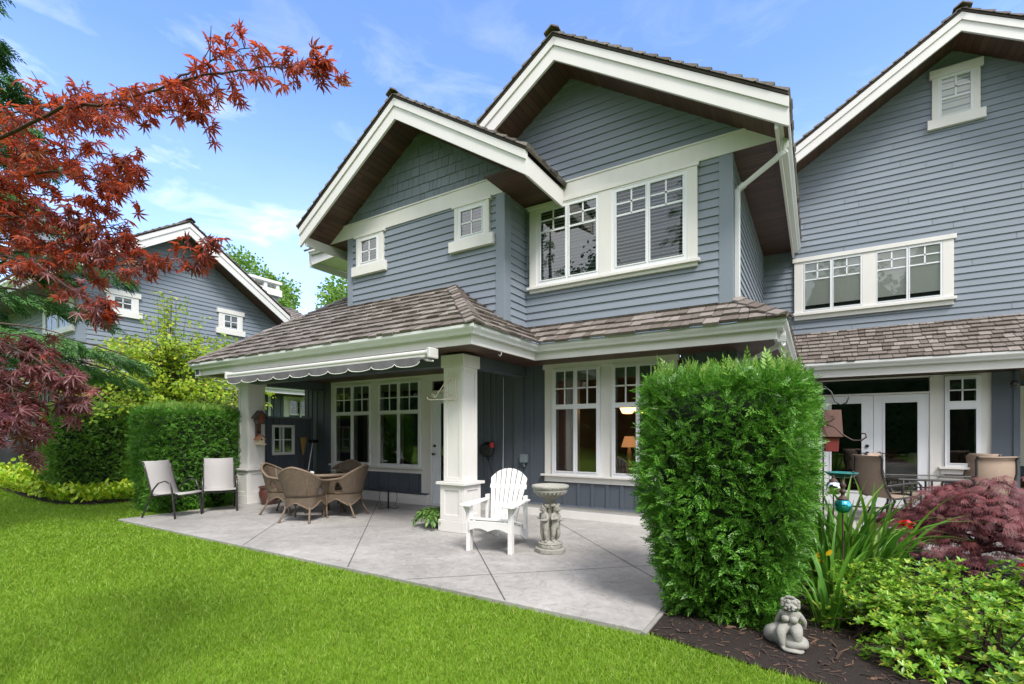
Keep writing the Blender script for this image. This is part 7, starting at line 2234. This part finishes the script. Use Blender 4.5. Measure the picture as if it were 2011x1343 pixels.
clone(b1, (.92, 9.63, .02), face(.75, .55), 'brown sling chair half hidden behind the day lily leaves', PG)
# ---- small things at the edges
wlm = empty('wall_lantern', (2.72, 11.0, 2.2), 0, 'small clear glass light hanging under the right eave', 'lamp')
m = MB(); m.ball((2.70, 10.95, 2.19), .055, .055, .07); m.build('globe', 'iron', wlm, smooth=True)
m = MB(); m.tube([(2.70, 10.95, 2.25), (2.70, 10.95, 2.44)], .008); m.build('rod', 'iron', wlm)
oj = MB(); oj.lathe([(.0, 0), (.13, 0), (.19, .15), (.20, .32), (.15, .46), (.11, .5), (.12, .53), (.0, .53)], 24, c=(3.36, 12.2, .62), cap=False); oj.box(3.1, 3.62, 12.0, 12.4, .02, .615)
o = oj.build('orange_planter', 'orange_jar', None); tag(o, 'orange ceramic jar on a dark box at the far right edge', 'planter')
gcov = MB()
vs, fs = [], []
n = 24
for i, (r_, z) in enumerate(((.62, .0), (.64, .25), (.60, .55), (.62, .78), (.50, .98), (.30, 1.10), (.0, 1.13))):
    for k in range(n):
        a = 2 * math.pi * k / n; w_ = 1 + .035 * math.sin(6 * a + i) * (1 - i / 7)
        q = (abs(math.cos(a)) ** 4 + abs(math.sin(a)) ** 4) ** -.25
        vs.append((r_ * q * .95 * math.cos(a) * w_, r_ * q * .55 * math.sin(a) * w_, z))
for i in range(6):
    for k in range(n): fs.append((i * n + k, i * n + (k + 1) % n, (i + 1) * n + (k + 1) % n, (i + 1) * n + k))
gcov.add([(x - 17.75, y + 4.05, z + .36) for x, y, z in vs], fs)
mat('cover_cloth', (.018, .019, .024), rough=.55, var=.25)
o = gcov.build('barbecue_cover', 'cover_cloth', None, smooth=True); tag(o, 'dark cloth covered barbecue on the paving at the far left edge', 'barbecue')
# ---- trees across the lawn behind the viewer: the window panes mirror them
for k, (x, y, h, sp) in enumerate(((-13.5, -12.0, 14.5, 2.6), (-6.5, -14.5, 16.0, 2.9), (6.8, -14.0, 17.0, 3.0))):
    conifer('tall conifer across the lawn mirrored in the upper window panes', (x, y, 0.0), h, sp, 40, 300 + k, group='conifers across the lawn', needle=.42, dens=18, weep=.2)
n = 42000
px = RNG.uniform(-70, 60, n); pz = RNG.uniform(0, 1, n) ** .8
wood_h = lambda x: 11.5 + 2.6 * np.sin(x * .33) + 1.8 * np.sin(x * .9 + 1) + .9 * np.sin(x * 2.3)
P = np.stack([px, -18.6 + 1.0 * np.sin(px * .6) + RNG.uniform(-.8, .9, n), pz * wood_h(px)], -1)
X, Y, Z = frames(RNG.normal(0, 1, (n, 3)), RNG.normal(0, 1, (n, 3)) + [0, .6, .5])
V, F = scatter(RO_V, RO_F, P, X, Y, Z, RNG.uniform(.16, .42, n))
cxs = np.linspace(-71, 61, 90)
base_n = len(V)
core = np.concatenate([np.stack([cxs, np.full(90, -20.2), np.zeros(90)], -1), np.stack([cxs, np.full(90, -20.2), wood_h(cxs) - .5], -1)])
V = np.concatenate([V, core])
F = np.concatenate([F, np.array([[base_n + i, base_n + i + 1, base_n + 91 + i, base_n + 90 + i] for i in range(89)])])
o = finish('far_wood', np_mesh('far_wood', V, F), 'wood_leaf', None); tag(o, 'dense belt of green trees closing the far side of the lawn', 'wood', kind='stuff')
